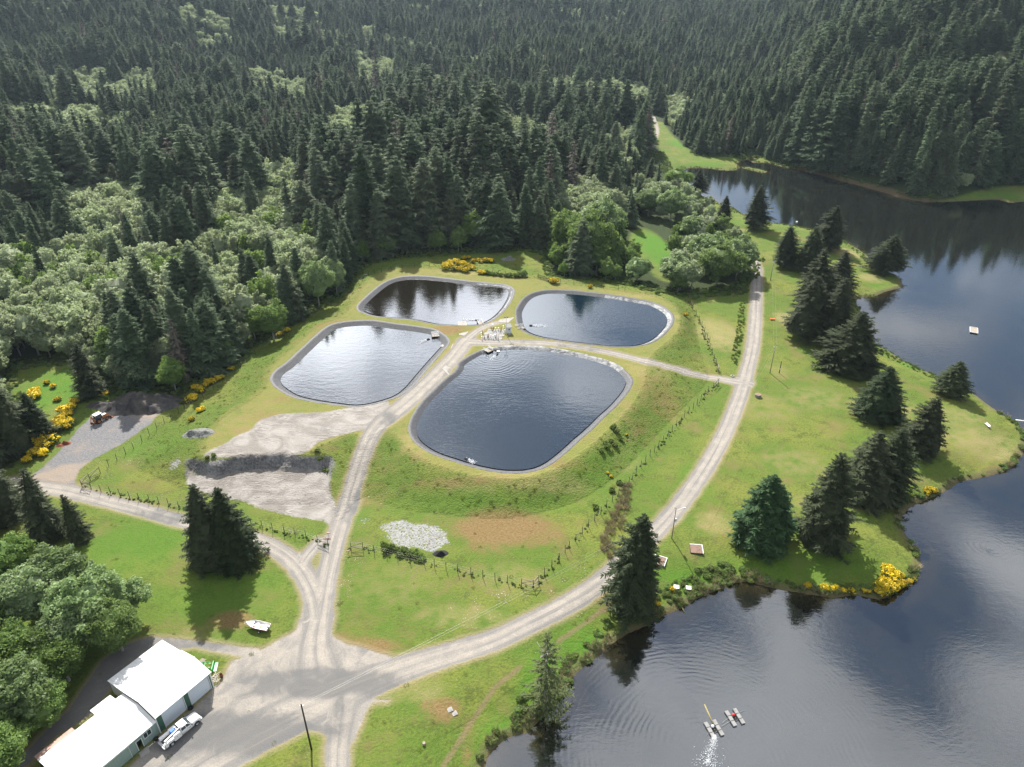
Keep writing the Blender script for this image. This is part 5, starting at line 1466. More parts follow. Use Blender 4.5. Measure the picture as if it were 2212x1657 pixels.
mb = MB(); mb.loft([[(1.0, -.74, 1.925), (1.0, .74, 1.925), (.93, .70, 1.985), (.93, -.70, 1.985)], [(.3, -.80, 1.94), (.3, .80, 1.94), (.3, .72, 2.03), (.3, -.72, 2.03)], [(-.31, -.79, 1.93), (-.31, .79, 1.93), (-.29, .72, 2.0), (-.29, -.72, 2.0)]])
for s_ in (-1, 1):
    mb.tube((1.62, s_*.93, 1.37), (.96, s_*.77, 1.94), .045, .045, 5); mb.tube((.62, s_*.955, 1.37), (.55, s_*.79, 1.94), .05, .05, 5); mb.tube((-.28, s_*.95, 1.37), (-.27, s_*.79, 1.94), .06, .06, 5)
mb.build('cab_roof', m_whiteveh, trk, False)
for s_ in (-1, 1):
    mb = MB(); mb.box(.55, 1.58, s_*1.0-.012, s_*1.0+.012, .62, 1.34); d_ = mb.build('door', m_whiteveh, trk)
    mb = MB(); mb.box(.66, .84, s_*1.02-.012, s_*1.02+.012, 1.16, 1.21); mb.build('handle', m_black, d_)
    mb = MB(); mb.loft([[(1.12+r_*math.cos(2*math.pi*i/14), s_*1.018, .98+r_*math.sin(2*math.pi*i/14)) for i in range(14)] for r_ in (.17, .13)], cap=False); mb.build('badge', m_black, d_)
    mb = MB(); mb.box(1.40, 1.55, s_*1.06, s_*1.30, 1.30, 1.58); mb.tube((1.45, s_*.98, 1.36), (1.47, s_*1.1, 1.42), .03, .03, 5); mb.build('wing_mirror', m_black, trk)
    mb = MB(); mb.box(3.12, 3.27, s_*.55-.0, s_*.88, .86, 1.06); mb.build('headlight', m_alu, trk)
    mb = MB()   # black half-disc stands in for the shadow inside the wheel arch
    mb.loft([[(2.35+.50*math.cos(math.pi*i/10), s_*(.90), .50+.50*math.sin(math.pi*i/10)) for i in range(11)], [(2.35+.50*math.cos(math.pi*i/10), s_*1.012, .50+.50*math.sin(math.pi*i/10)) for i in range(11)]])
    mb.build('wheel_arch_shade', m_black, trk)
mb = MB(); mb.box(3.20, 3.42, -.98, .98, .50, .72); mb.build('bumper', m_steel, trk)
mb = MB(); mb.box(3.24, 3.31, -.55, .55, .74, 1.05); mb.build('grille', m_black, trk)
for s_, nm_ in ((-1, 'tool_locker'), (1, 'tool_locker')):
    mb = MB(); y0, y1 = (s_*1.08, s_*.62)
    y0, y1 = min(y0, y1), max(y0, y1)
    mb.box(-1.55, -.42, y0, y1, .55, 1.62); mb.box(-3.25, -1.56, y0, y1, .98, 1.40); mb.box(-1.75, -1.55, y0, y1, .62, .98); mb.box(-3.25, -2.78, y0, y1, .62, .98)
    t_ = mb.build(nm_, m_whiteveh, trk)
    mb = MB()
    for x_ in (-.75, -1.2, -1.9, -2.6, -3.05): mb.box(x_, x_+.12, s_*1.085-.01, s_*1.085+.01, 1.12, 1.2)
    mb.build('latch', m_black, t_)
mb = MB(); mb.box(-3.28, -.36, -.61, .61, .78, .92); mb.box(-3.3, -.34, -.40, .40, .45, .74); mb.build('load_bed', m_black, trk)
mb = MB(); mb.box(-3.62, -3.28, -1.06, 1.06, .62, .72); mb.box(-3.34, -3.28, -1.0, 1.0, .72, .90); mb.build('rear_bumper', m_alu, trk)
for s_ in (-1, 1): mb = MB(); mb.box(-3.66, -3.60, s_*.95-.09, s_*.95+.09, .66, .8); mb.build('tail_light', m_red, trk)
mb = MB(); mb.tube((-2.95, -.78, 1.40), (-2.95, -.78, 1.85), .16, .14, 10); mb.build('crane_base', m_white, trk)
mb = MB(); mb.loft([[(-3.15, -.90, 1.80), (-3.15, -.66, 1.80), (-3.15, -.66, 2.02), (-3.15, -.90, 2.02)], [(-.6, -.72, 2.06), (-.6, -.52, 2.06), (-.6, -.52, 2.24), (-.6, -.72, 2.24)]])
bm_ = mb.build('crane_boom', m_white, trk)
mb = MB(); mb.loft([[(-.65, -.69, 2.08), (-.65, -.55, 2.08), (-.65, -.55, 2.21), (-.65, -.69, 2.21)], [(.1, -.62, 2.12), (.1, -.50, 2.12), (.1, -.50, 2.23), (.1, -.62, 2.23)]]); mb.build('boom_tip', m_steel, bm_)
mb = MB(); mb.tube((-2.6, -.78, 1.62), (-1.5, -.70, 1.95), .06, .05, 7); mb.build('ram', m_black, bm_)
mb = MB(); mb.box(-1.55, -.72, .05, .58, .93, 1.62); mb.box(-1.5, -.78, .08, .55, 1.62, 1.70); mb.build('welder', m_blue, trk)
mb = MB(); mb.tube((-.62, .40, 1.2), (-.62, .40, 1.85), .12, .12, 10); mb.tube((-.62, .1, 1.2), (-.62, .1, 1.75), .10, .10, 10); mb.build('gas_bottle', m_alu, trk)
mb = MB(); mb.path([(-2.3+.28*math.cos(t*.6), -.3+.28*math.sin(t*.6), .95+.012*t) for t in range(28)], .035, 5); mb.build('hose_coil', m_dark, trk)
for x_ in (2.35, -2.2):
    for s_ in (-1, 1): wheel(trk, x_, s_*.88, .42, .42, .27, m_alu)

# ------------------------------------------------------------------ boat on its trailer
bp = ground(558, 1357)
pa, pb = ground(536, 1350), ground(580, 1360)
bt = empty('motor_boat', (bp.x, bp.y, bp.z), math.atan2(pa.y-pb.y, pa.x-pb.x), 'open aluminium motor boat with red gear on a trailer at the lawn edge', 'boat')
BL = 4.9
secs = [(-BL/2, .86, .30), (-1.2, .92, .32), (0, .94, .34), (1.0, .80, .38), (1.75, .48, .46), (2.25, .14, .56), (2.45, .02, .66)]
def hull_ring(x, hw, k0, z=0.0, off=0.0):
    hw = max(hw-off, .01); top = 1.02+.10*max(0, x)/2.4-off*.4; bot = .42+(k0-.3)*1.4+off
    return [(x, -hw, top), (x, -hw*.86, bot+.22), (x, 0, bot), (x, hw*.86, bot+.22), (x, hw, top)]
mb = MB()
rg_o = [hull_ring(*s_) for s_ in secs]
rg_i = [hull_ring(x, h_, k_, off=.05) for x, h_, k_ in secs[:-1]]
for R_ in (rg_o, rg_i):
    n0 = len(mb.v)
    for r_ in R_: mb.v += r_
    for a in range(len(R_)-1):
        for i in range(4): mb.f.append((n0+a*5+i, n0+a*5+i+1, n0+(a+1)*5+i+1, n0+(a+1)*5+i)); mb.m.append(0)
mb.face(rg_o[0], 0); mb.face(rg_i[0], 0)
mb.build('hull', m_alu, bt, False)
mb = MB()
for s_ in (-1, 1): mb.path([(r_[0 if s_ < 0 else 4][0], r_[0 if s_ < 0 else 4][1], r_[0][2]+.02) for r_ in rg_o], .045, 6)
mb.tube(rg_o[0][0], rg_o[0][4], .05, .05, 6); mb.build('gunwale', m_white, bt)
mb = MB()
for s_ in (-1, 1): mb.path([(r_[0 if s_ < 0 else 4][0], r_[0 if s_ < 0 else 4][1]*1.02, r_[0][2]-.10) for r_ in rg_o[:-1]], .025, 5)
mb.build('red_stripe', m_red, bt)
mb = MB(); mb.add([(1.0, -.72, .95), (1.0, .72, .95), (1.75, .42, 1.02), (2.3, .06, 1.08), (2.3, -.06, 1.08), (1.75, -.42, 1.02)], [(0, 1, 2, 3, 4, 5)]); mb.build('foredeck', m_alu, bt)
for x_ in (-1.55, .15):
    mb = MB(); mb.box(x_-.22, x_+.22, -.80, .80, .72, .78); mb.box(x_-.2, x_+.2, -.7, .7, .55, .72); mb.build('bench', m_white, bt)
mb = MB(); mb.box(-2.1, 1.1, -.45, .45, .58, .61); mb.build('floor', m_alu, bt)
mb = MB(); mb.box(-1.3, -.35, -.55, -.05, .60, .66); mb.box(.3, .95, .0, .5, .60, .8); mb.build('gear', m_white, bt)
mb = MB(); mb.ball((.55, .38, .86), .20, 8); mb.box(-2.15, -1.85, -.62, -.2, .62, .90); mb.box(-.1, .55, -.15, -.05, .80, .86); mb.build('red_gear', m_red, bt)
mb = MB(); mb.box(-.95, -.55, -.02, .32, .63, .82); mb.build('yellow_bag', m_yellow, bt)
mb = MB(); mb.loft([[(-2.35, -.14, 1.08), (-2.35, .14, 1.08), (-2.35, .16, 1.45), (-2.35, -.16, 1.45)], [(-2.75, -.14, 1.05), (-2.75, .14, 1.05), (-2.75, .12, 1.40), (-2.75, -.12, 1.40)]])
om = mb.build('outboard_motor', m_white, bt)
mb = MB(); mb.tube((-2.58, 0, 1.05), (-2.72, 0, .35), .08, .05, 6); mb.tube((-2.35, .0, 1.25), (-1.9, .12, 1.22), .03, .03, 5); mb.build('shaft', m_alu, om)
mb = MB()
for s_ in (-1, 1): mb.tube((-2.2, s_*.55, .38), (2.0, s_*.2, .42), .05, .05, 5)
mb.tube((2.0, 0, .42), (3.1, 0, .42), .05, .05, 5); mb.tube((-.8, -1.0, .34), (-.8, 1.0, .34), .05, .05, 5); mb.tube((2.75, 0, .42), (2.75, 0, .9), .045, .045, 5)
mb.build('trailer', m_steel, bt)
for s_ in (-1, 1): wheel(bt, -.8, s_*1.02, .30, .30, .18, m_alu)

# ------------------------------------------------------------------ backhoe loader
pa, pb = [ground(*q) for q in cG([(1030, 850), (1150, 790)])]
bd = (pb-pa); BR = math.atan2(bd.y, bd.x); mid = (pa+pb)/2
bh = empty('backhoe_loader', (mid.x, mid.y, gz(mid.x, mid.y)), BR, 'worn orange backhoe loader with a white cab roof digging at the rock pile', 'backhoe')
mb = MB(); mb.prism([(-1.6, .75), (2.0, .75), (2.0, 1.35), (1.9, 1.65), (.55, 1.75), (.45, 1.30), (-1.6, 1.30)], -.42, .42); mb.build('chassis', m_orange, bh)
mb = MB(); mb.box(.62, 1.85, -.38, .38, 1.64, 1.74); mb.build('hood', m_white, bh)
mb = MB()
for x_, y_ in ((-1.35, -.62), (-1.35, .62), (.35, -.62), (.35, .62)): mb.box(x_-.05, x_+.05, y_-.05, y_+.05, 1.2, 2.62)
mb.box(-1.4, .4, -.66, .66, 1.1, 1.3); mb.build('cab_frame', m_black, bh)
mb = MB(); mb.box(-1.29, .29, -.58, .58, 1.32, 2.55); mb.build('cab_glass', m_glass, bh)
mb = MB(); mb.box(-1.55, .55, -.78, .78, 2.62, 2.76); mb.build('cab_roof', m_white, bh, bevel=.04)
for s_ in (-1, 1):
    mb = MB(); mb.tube((.45, s_*.58, 1.45), (2.0, s_*.62, 1.05), .10, .09, 6); mb.tube((2.0, s_*.62, 1.05), (2.65, s_*.62, .45), .09, .08, 6); mb.build('loader_arm', m_orange, bh)
    mb = MB(); mb.loft([[(-.95+.78*math.cos(math.pi*(i/8)), s_*.62, .80+.78*math.sin(math.pi*(i/8))) for i in range(9)], [(-.95+.78*math.cos(math.pi*(i/8)), s_*1.02, .80+.78*math.sin(math.pi*(i/8))) for i in range(9)]], cap=False); mb.build('mudguard', m_black, bh)
mb = MB(); mb.prism([(2.55, .12), (3.3, .05), (3.32, .12), (2.75, .25), (2.62, .85), (2.5, .85)], -1.15, 1.15); mb.build('front_bucket', m_rust, bh)
for x_, R_, w_ in ((-.95, .72, .42), (1.45, .48, .30)):
    for s_ in (-1, 1): wheel(bh, x_, s_*.82, R_, R_, w_, m_orange)
mb = MB(); mb.box(-1.95, -1.55, -.55, .55, .55, 1.15); mb.build('swing_frame', m_orange, bh)
mb = MB(); mb.tube((-1.85, 0, .95), (-2.25, .0, 2.85), .16, .12, 6); mb.build('boom', m_orange, bh)
mb = MB(); mb.tube((-2.25, .0, 2.85), (-2.75, 0, 1.05), .12, .10, 6); mb.build('dipper', m_orange, bh)
mb = MB(); mb.prism([(-2.95, .35), (-2.35, .30), (-2.30, .75), (-2.60, 1.05), (-2.90, 1.0)], -.30, .30); mb.build('digging_bucket', m_rust, bh)
for s_ in (-1, 1): mb = MB(); mb.tube((-1.75, s_*.5, 1.05), (-1.95, s_*.9, 1.75), .08, .07, 6); mb.box(-2.1, -1.8, s_*.9-.2, s_*.9+.2, 1.72, 1.80); mb.build('stabiliser', m_orange, bh)

# ------------------------------------------------------------------ heaps
def heap(name, cx_, cy_, rx, ry, rz, hgt, mat, label, cat, seed=0, lumps=5, cut=None, res=26):
    """mound on the ground: each lump adds a rounded top; cut = direction whose side is dug away steeply"""
    rg = np.random.default_rng(seed)
    X, Y = np.meshgrid(np.linspace(-1, 1, res), np.linspace(-1, 1, res))
    Rr = np.hypot(X, Y)
    base = np.clip(1-Rr, 0, 1)
    Z = .55*base**.8
    for _ in range(lumps):
        a, r_ = rg.uniform(0, 6.28), rg.uniform(.1, .6)
        Z += .45*np.exp(-(((X-r_*math.cos(a))**2+(Y-r_*math.sin(a))**2)/.05))*np.clip((1-Rr)*2, 0, 1)*rg.uniform(.5, 1)
    Z += .10*vnoise(X*6+seed, Y*6, seed)*np.clip((1-Rr)*3, 0, 1)
    c_, s_ = math.cos(rz), math.sin(rz)
    xw = cx_+X*rx*c_-Y*ry*s_; yw = cy_+X*rx*s_+Y*ry*c_
    if cut: Z = np.minimum(Z, np.clip((Y*1.0+.62+.18*np.abs(np.sin(X*6)))*4, 0, 9))
    g_ = height(xw.ravel(), yw.ravel(), False).reshape(xw.shape)
    zz_ = g_+Z*hgt-.12
    zz_ = np.where(Rr > .97, g_-.3, zz_)
    V = np.stack([xw-cx_, yw-cy_, zz_], -1).reshape(-1, 3)
    ix = np.arange(res*res).reshape(res, res)
    Fq = np.stack([ix[:-1, :-1], ix[:-1, 1:], ix[1:, 1:], ix[1:, :-1]], -1).reshape(-1, 4)
    Fq = Fq[(Rr.ravel()[Fq] < 1.02).any(1)]
    o = link(name, mesh_np(name, V, Fq, mat, True), None, (cx_, cy_, 0))
    return tag(o, label, cat)
pts = grounds([cG([q])[0] for q in [(1340, 700), (1480, 690), (1600, 690), (1400, 620), (1560, 620), (1720, 630), (1230, 700), (1090, 650)]])
spec = [(7.0, 5.0, 3.5, True, 'dug-out crushed rock heap left of the middle, just above the backhoe bucket'), (6.6, 5.2, 3.6, True, 'middle crushed rock heap with a steep dug face'),
        (6.4, 5.0, 3.5, True, 'right-hand crushed rock heap with a steep dug face'), (7.0, 5.0, 3.4, False, 'rounded grey rock heap at the back left'), (7.5, 6.0, 4.0, False, 'tall blackish rock heap at the back'),
        (7.5, 5.4, 3.2, False, 'wide blackish rock heap at the back right by the fence'), (4.6, 3.4, 2.8, True, 'dug-out rock heap nearest the backhoe'), (5.0, 2.8, 1.0, False, 'low dark gravel heap in the grass behind the backhoe')]
for i, (p_, (rx, ry, h_, cut, lab)) in enumerate(zip(pts, spec)):
    heap('rock_heap', p_.x, p_.y+(.5 if cut else 0), rx, ry, .05, h_, m_rock_dark, lab, 'rock heap', 20+i, 4, cut)
p_ = ground(428, 936); heap('rubble_mound', p_.x, p_.y, 5.2, 2.8, -.15, 1.6, m_rubble, 'grey broken rubble mound on the grass above the pit', 'rubble', 41, 8)
p_ = ground(952, 1196); heap('plastic_heap', p_.x, p_.y, 2.2, 1.3, .1, .9, m_dark, 'crumpled black liner heap at the corner of the white gravel patch', 'heap', 42, 8)
p_ = ground(1098, 560); heap('brush_pile', p_.x, p_.y, 4.0, 2.6, 0, 1.3, m_rubble, 'grey pile of dead brush on the grass behind the far pond', 'brush pile', 43, 9)
p_ = ground(137, 960); heap('burnt_heap', p_.x, p_.y, 2.3, 1.5, .4, .9, m_rust, 'reddish scrap heap between the broom bushes and the yard', 'heap', 44, 6)
p_ = ground(712, 922); heap('puddle_rim', p_.x, p_.y, .6, .4, 0, .25, m_conc, 'small pale lump of silt in the wheel ruts above the pit', 'lump', 45, 2)

# ------------------------------------------------------------------ fences
def fence(bases, h_, label, braces=(), wires=True, r_=.075, name='wire_fence'):
    rgf = random.Random(len(bases)*7+int(abs(bases[0].x)))
    e = empty(name, bases[0], 0, label, 'fence')
    o0 = bases[0]
    tops = []
    me = None
    for i, b in enumerate(bases):
        hh_ = h_*rgf.uniform(.94, 1.06)
        ln = Vector((rgf.uniform(-.06, .06), rgf.uniform(-.06, .06), 0))
        mb = MB(); mb.tube((0, 0, -.3), ln+Vector((0, 0, hh_)), r_*rgf.uniform(.9, 1.2), r_*.85, 6)
        mb.build('post', m_post, e, loc=b-o0)
        tops.append((b-o0, ln, hh_))
    if wires:
        mb = MB()
        for f_ in (.25, .55, .82):
            for (a, la, ha), (c_, lc, hc_) in zip(tops[:-1], tops[1:]):
                if (a-c_).length < 14: mb.tube(a+la*f_+Vector((0, 0, ha*f_)), c_+lc*f_+Vector((0, 0, hc_*f_)), .006, .006, 4, cap=False)
        mb.build('wire', m_wire, e)
    for (i, j) in braces:
        (a, la, ha), (c_, lc, hc_) = tops[i], tops[j]
        mb = MB(); z1, z2 = ha*.90, hc_*.90
        mb.tube(a+Vector((0, 0, z1)), c_+Vector((0, 0, z2)), .07, .07, 6); mb.tube(a+Vector((0, 0, ha*.42)), c_+Vector((0, 0, hc_*.42)), .07, .07, 6)
        mb.build('rail', m_timber, e)
        mb = MB(); mb.tube(a+Vector((0, 0, ha*.42)), c_+Vector((0, 0, z2)), .05, .05, 5); mb.tube(c_+Vector((0, 0, .1)), a+Vector((0, 0, ha*.4)), .035, .035, 5); mb.build('strut', m_post, e)
    return e
PH = 2.25
b1 = grounds(cF([(1170, 215), (1130, 245), (1082, 278), (1040, 305), (992, 345), (945, 380), (898, 420), (845, 465), (795, 500), (740, 540), (688, 577), (636, 622), (572, 668), (520, 705)]))
more = grounds([(440, 862), (462, 842), (490, 815), (520, 792), (552, 766), (585, 740), (618, 718)])
fence(list(reversed(b1))+more, PH, 'post and wire fence along the crushed rock yard and left pond slope', braces=((0, 1), (1, 2)))
b2 = grounds(cF([(520, 708), (578, 722), (640, 740), (700, 752), (760, 765), (820, 778), (880, 790), (945, 803), (1007, 815), (1068, 828), (1132, 842), (1190, 855), (1270, 875), (1350, 895), (1430, 915), (1510, 935), (1590, 955), (1658, 967), (1724, 984), (1798, 999), (1866, 1013), (1936, 1027), (2008, 1056), (2076, 1084)]))
fence(b2, PH, 'post and wire fence beside the track from the yard corner to the gate', braces=((0, 1), (22, 23)))
b3 = grounds(cB([(290, 424), (357, 424), (421, 438), (491, 455), (552, 471), (622, 486), (704, 506), (762, 521), (828, 536), (893, 549), (968, 567), (1036, 582), (1106, 598), (1178, 613), (1255, 631), (1322, 640)]))
fence(b3, PH, 'post and wire fence below the white gravel patch', braces=((0, 1), (14, 15)))
b4p = cB([(1322, 640), (1350, 612), (1385, 570), (1427, 525), (1467, 485), (1503, 442), (1525, 415), (1562, 377), (1600, 335), (1635, 295), (1670, 260), (1705, 223), (1738, 185), (1770, 150), (1805, 120), (1835, 85), (1865, 50)])
b4q = cD([(25, 752), (50, 722), (78, 692), (105, 662), (130, 629), (155, 599), (180, 577), (203, 547), (228, 522), (255, 495), (278, 472), (300, 447), (322, 422), (343, 397), (372, 380), (402, 350)])
midp = [(1366, 1036), (1374, 1022), (1384, 1009), (1394, 997), (1404, 985)]
fence(grounds(b4p+midp+b4q), PH, 'long post and wire fence curving round the foot of the pond bank', braces=((0, 1), (len(b4p+midp+b4q)-2, len(b4p+midp+b4q)-1)))
b5 = grounds(cD([(402, 285), (398, 262), (390, 235), (378, 205), (365, 172), (352, 142), (340, 114), (325, 82), (310, 52)])+cE([(468, 1345), (455, 1318), (440, 1288), (425, 1255), (410, 1225), (393, 1195), (375, 1160), (360, 1130), (352, 1095)]))
fence(b5, PH, 'post and wire fence between the right-hand pond and the mown strip', braces=((0, 1),))
b6 = grounds(cH([(30, 300), (75, 280), (97, 245), (150, 208), (200, 192), (255, 180), (330, 160), (420, 150), (520, 140), (640, 135)]))
fence(b6, 2.0, 'post fence in the weeds behind the far left pond', wires=True)
b7 = grounds(cH([(1026, 178), (1145, 195), (1195, 203), (1250, 210), (1300, 220), (1360, 222), (1425, 225)]))
fence(b7, 2.2, 'dark post fence in the bramble row left of the back gate')
b8 = grounds(cH([(1600, 258), (1690, 268), (1800, 282), (1920, 298), (2040, 312), (2160, 322), (2210, 330)]))
fence(b8, 2.0, 'post fence in the shade behind the right-hand pond')
ga, gb = grounds(cH([(1512, 226), (1597, 254)]))
gt = empty('timber_gate', ga, 0, 'dark timber gate standing open behind the right-hand pond', 'gate')
gd = (gb-ga); gl = Vector((gd.x, gd.y, 0)); gt.rotation_euler.z = math.atan2(gl.y, gl.x); GLN = gl.length
for x_ in (0, GLN): mb = MB(); mb.tube((x_, 0, -.2), (x_, 0, 2.1), .12, .11, 7); mb.build('gate_post', m_post, gt)
mb = MB()
for z_ in (.3, .7, 1.1, 1.5): mb.box(.15, GLN-.15, -.04, .04, z_, z_+.14)
mb.tube((.2, 0, .3), (GLN-.2, 0, 1.6), .06, .06, 5); mb.build('gate_bars', m_timber_dark, gt)
for (u, v, hh_, lab) in [(852*.34181, 0, 0, '')]: pass
for (q, lab, ang) in [(cF([(2078, 1020)])[0], 'red and white striped board on the left gate post of the farm road', .3), (cF([(2069, 1050)])[0], 'small red and white marker low on the left gate post', .0), (cB([(276, 450)])[0], 'red and white marker on the right side of the gate opening', .5)]:
    p_ = ground(*q)
    e = empty('hazard_marker', p_, ang, lab, 'marker')
    mb = MB(); mb.tube((0, 0, -.1), (0, 0, 1.1), .03, .03, 5); mb.build('stake', m_post, e)
    mb = MB()
    for i in range(5):
        mb.add([(-.28+.14*(i-.5), -.02, .75), (-.28+.14*(i+.5), -.02, .75), (-.28+.14*(i+1.1), -.02, 1.15), (-.28+.14*(i+.1), -.02, 1.15), (-.28+.14*(i-.5), .02, .75), (-.28+.14*(i+.5), .02, .75), (-.28+.14*(i+1.1), .02, 1.15), (-.28+.14*(i+.1), .02, 1.15)],
               [(0, 1, 2, 3), (7, 6, 5, 4), (0, 4, 5, 1), (1, 5, 6, 2), (2, 6, 7, 3), (3, 7, 4, 0)], i % 2)
    mb.build('striped_board', [m_red, m_white], e)

# ------------------------------------------------------------------ poles and wires
def pole(base, vtip, r_, name, label, mat=None, cat='pole'):
    h_ = height_at(base, vtip)
    e = empty(name, base, 0, label, cat)
    mb = MB(); mb.tube((0, 0, -.4), (0, 0, h_), r_, r_*.72, 10); mb.build('shaft', mat or m_timber_dark, e, True)
    return e, h_
pb_ = ground(673, 1619); e_b, h_b = pole(pb_, 1522, .17, 'utility_pole', 'tall dark utility pole on the grass island at the bottom')
mb = MB(); mb.tube((-.35, 0, h_b-.35), (.35, 0, h_b-.35), .04, .04, 6); mb.tube((-.3, 0, h_b-.35), (-.3, 0, h_b-.12), .05, .05, 6); mb.tube((.3, 0, h_b-.35), (.3, 0, h_b-.12), .05, .05, 6); mb.build('insulator', m_alu, e_b)
pl2 = ground(1451, 1163); e_l, h_l = pole(pl2, 1097, .13, 'street_lamp', 'street lamp pole with an arm and a transformer beside the gravel road', cat='street lamp', mat=m_timber)
mb = MB(); mb.tube((0, 0, h_l-.75), (1.7, .15, h_l-.15), .045, .04, 6); a_ = mb.build('arm', m_alu, e_l)
mb = MB(); mb.loft([[(1.55, -.12+.15, h_l-.22), (1.55, .12+.15, h_l-.22), (1.55, .10+.15, h_l-.08), (1.55, -.10+.15, h_l-.08)], [(2.15, -.16+.15, h_l-.26), (2.15, .16+.15, h_l-.26), (2.15, .12+.15, h_l-.06), (2.15, -.12+.15, h_l-.06)]]); mb.tube((1.85, .15, h_l-.26), (1.85, .15, h_l-.42), .13, .09, 8); mb.build('lamp_head', m_alu, a_)
mb = MB(); mb.tube((.30, 0, h_l-3.9), (.30, 0, h_l-3.1), .22, .22, 10); mb.box(.08, .3, -.05, .05, h_l-3.6, h_l-3.4); mb.tube((.36, 0, h_l-3.1), (.42, 0, h_l-2.8), .05, .05, 6); mb.build('transformer', m_alu, e_l)
mb = MB(); mb.tube((-.3, 0, h_l-.1), (.05, 0, h_l-.1), .04, .04, 6); mb.tube((-.28, 0, h_l-.1), (-.28, 0, h_l+.1), .05, .04, 6); mb.build('insulator', m_black, e_l)
pm = ground(1663, 806); e_m, h_m = pole(pm, 748, .15, 'utility_pole', 'utility pole with pale insulators on the lawn by the fork of the road', m_timber)
mb = MB(); mb.tube((-.55, 0, h_m-.3), (.55, 0, h_m-.3), .05, .05, 6)
for s_ in (-.5, 0, .5): mb.tube((s_, 0, h_m-.3), (s_, 0, h_m-.02), .07, .06, 6)
mb.build('insulator', m_white, e_m)
mb = MB(); mb.tube((0, 0, .5), (.12, 0, 2.2), .05, .05, 6); mb.build('conduit', m_alu, e_m)
ps = ground(1683, 806); e_s, h_s = pole(ps, 780, .14, 'short_post', 'short wooden post with a meter box beside the utility pole', m_timber_dark, cat='post')
mb = MB(); mb.box(-.12, .12, -.28, -.12, 1.3, 1.9); mb.build('meter_box', m_alu, e_s)
pf = ground(1664, 606); e_f, h_f = pole(pf, 565, .15, 'utility_pole', 'leaning grey utility pole at the far end of the lawn by the road', m_timber)
mb = MB(); mb.tube((-.5, 0, h_f-.35), (.5, 0, h_f-.35), .05, .05, 6)
for s_ in (-.45, .45): mb.tube((s_, 0, h_f-.35), (s_, 0, h_f-.1), .06, .05, 6)
mb.build('insulator', m_alu, e_f)
def wire_run(pts, label, off=.0, sag=.9):
    mb = MB(); o0 = pts[0]
    for a, b in zip(pts[:-1], pts[1:]):
        n_ = 10; pv = None
        for i in range(n_+1):
            t = i/n_; q = a.lerp(b, t)-Vector((0, 0, sag*4*t*(1-t)))-o0
            if pv is not None: mb.tube(pv, q, .012, .012, 4, cap=False)
            pv = q
    o = mb.build('overhead_wire', m_wire, None, loc=o0); return tag(o, label, 'wire')
up = lambda p_, h_, dx=0: p_+Vector((dx, 0, h_))
wire_run([up(pb_, h_b-.1, -.3), up(pl2, h_l, -.28), up(pm, h_m, -.5), up(pf, h_f-.1, -.45), up(ground(1500, 480), 9.0)], 'upper overhead wire strung from pole to pole along the gravel road')
wire_run([up(pb_, h_b-.1, .3), up(pl2, h_l-.9, .05), up(pm, h_m, .5), up(pf, h_f-.1, .45), up(ground(1506, 480), 9.0)], 'lower overhead wire strung from pole to pole along the gravel road')

# ------------------------------------------------------------------ pump station between the ponds
pp = ground(*cI([(1165, 625)])[0]); e_p, h_p = pole(pp, 685.5, .09, 'floodlight_pole', 'slim steel pole with floodlights between the four ponds', m_steel, cat='light pole')
mb = MB(); mb.tube((-.5, 0, h_p-.1), (.5, 0, h_p-.1), .04, .04, 6); cb = mb.build('cross_arm', m_steel, e_p)
for s_ in (-.42, .42): mb = MB(); mb.box(s_-.22, s_+.22, -.18, .10, h_p-.05, h_p+.28); mb.build('floodlight', m_black, cb)
sa, sb_ = grounds(cI([(1172, 597), (1288, 590)]))
sw = (sb_-sa).length*.88
hut = empty('pump_hut', sa, math.atan2(sb_.y-sa.y, sb_.x-sa.x)+.08, 'small pale hut with a grey roof beside the floodlight pole', 'hut')
mb = MB(); mb.box(0, sw, 0, 2.0, -.1, 2.35); mb.build('wall', m_trim, hut)
mb = MB(); mb.add([(-.2, -.25, 2.34), (sw+.2, -.25, 2.34), (sw+.2, 2.25, 2.75), (-.2, 2.25, 2.75), (-.2, -.25, 2.46), (sw+.2, -.25, 2.46), (sw+.2, 2.25, 2.87), (-.2, 2.25, 2.87)], [(0, 1, 2, 3), (4, 5, 6, 7), (0, 1, 5, 4), (1, 2, 6, 5), (2, 3, 7, 6), (3, 0, 4, 7)]); mb.build('roof', m_concd, hut)
mb = MB(); mb.box(sw*.32, sw*.70, -.05, -.003, .05, 1.95); d_ = mb.build('door', m_door_panel, hut)
mb = MB(); mb.box(sw*.38, sw*.66, -.07, -.052, 1.35, 1.75); mb.build('window', m_glass, d_)
mb = MB(); mb.box(sw*.25, sw*.75, -1.0, -.06, -.05, .10); mb.build('step', m_conc, hut)
# control pad: concrete slab with gate valves
quad = grounds(cI([(795, 500), (1135, 510), (1050, 748), (660, 692)]))
c0 = sum(quad, Vector())/4
mb = MB(); vs = [q-c0 for q in quad]; zt = max(v_.z for v_ in vs)+.06
mb.add([(v_.x, v_.y, zt-.5) for v_ in vs]+[(v_.x, v_.y, zt) for v_ in vs], [(0, 1, 2, 3), (4, 5, 6, 7), (0, 1, 5, 4), (1, 2, 6, 5), (2, 3, 7, 6), (3, 0, 4, 7)])
padz = c0.z+zt
tag(mb.build('concrete_pad', m_concd, None, loc=c0), 'grey concrete pad that carries the pond valves', 'slab')
hat = [((985, 525), 6.0, .9), ((765, 597), 1.9, 1.6), ((880, 573), 1.0, .7), ((1010, 588), 1.0, .7), ((1072, 637), 1.8, 1.3), ((1010, 708), 2.4, .8), ((740, 672), 2.2, .6), ((830, 512), 1.6, .8), ((925, 612), 1.7, 1.0)]
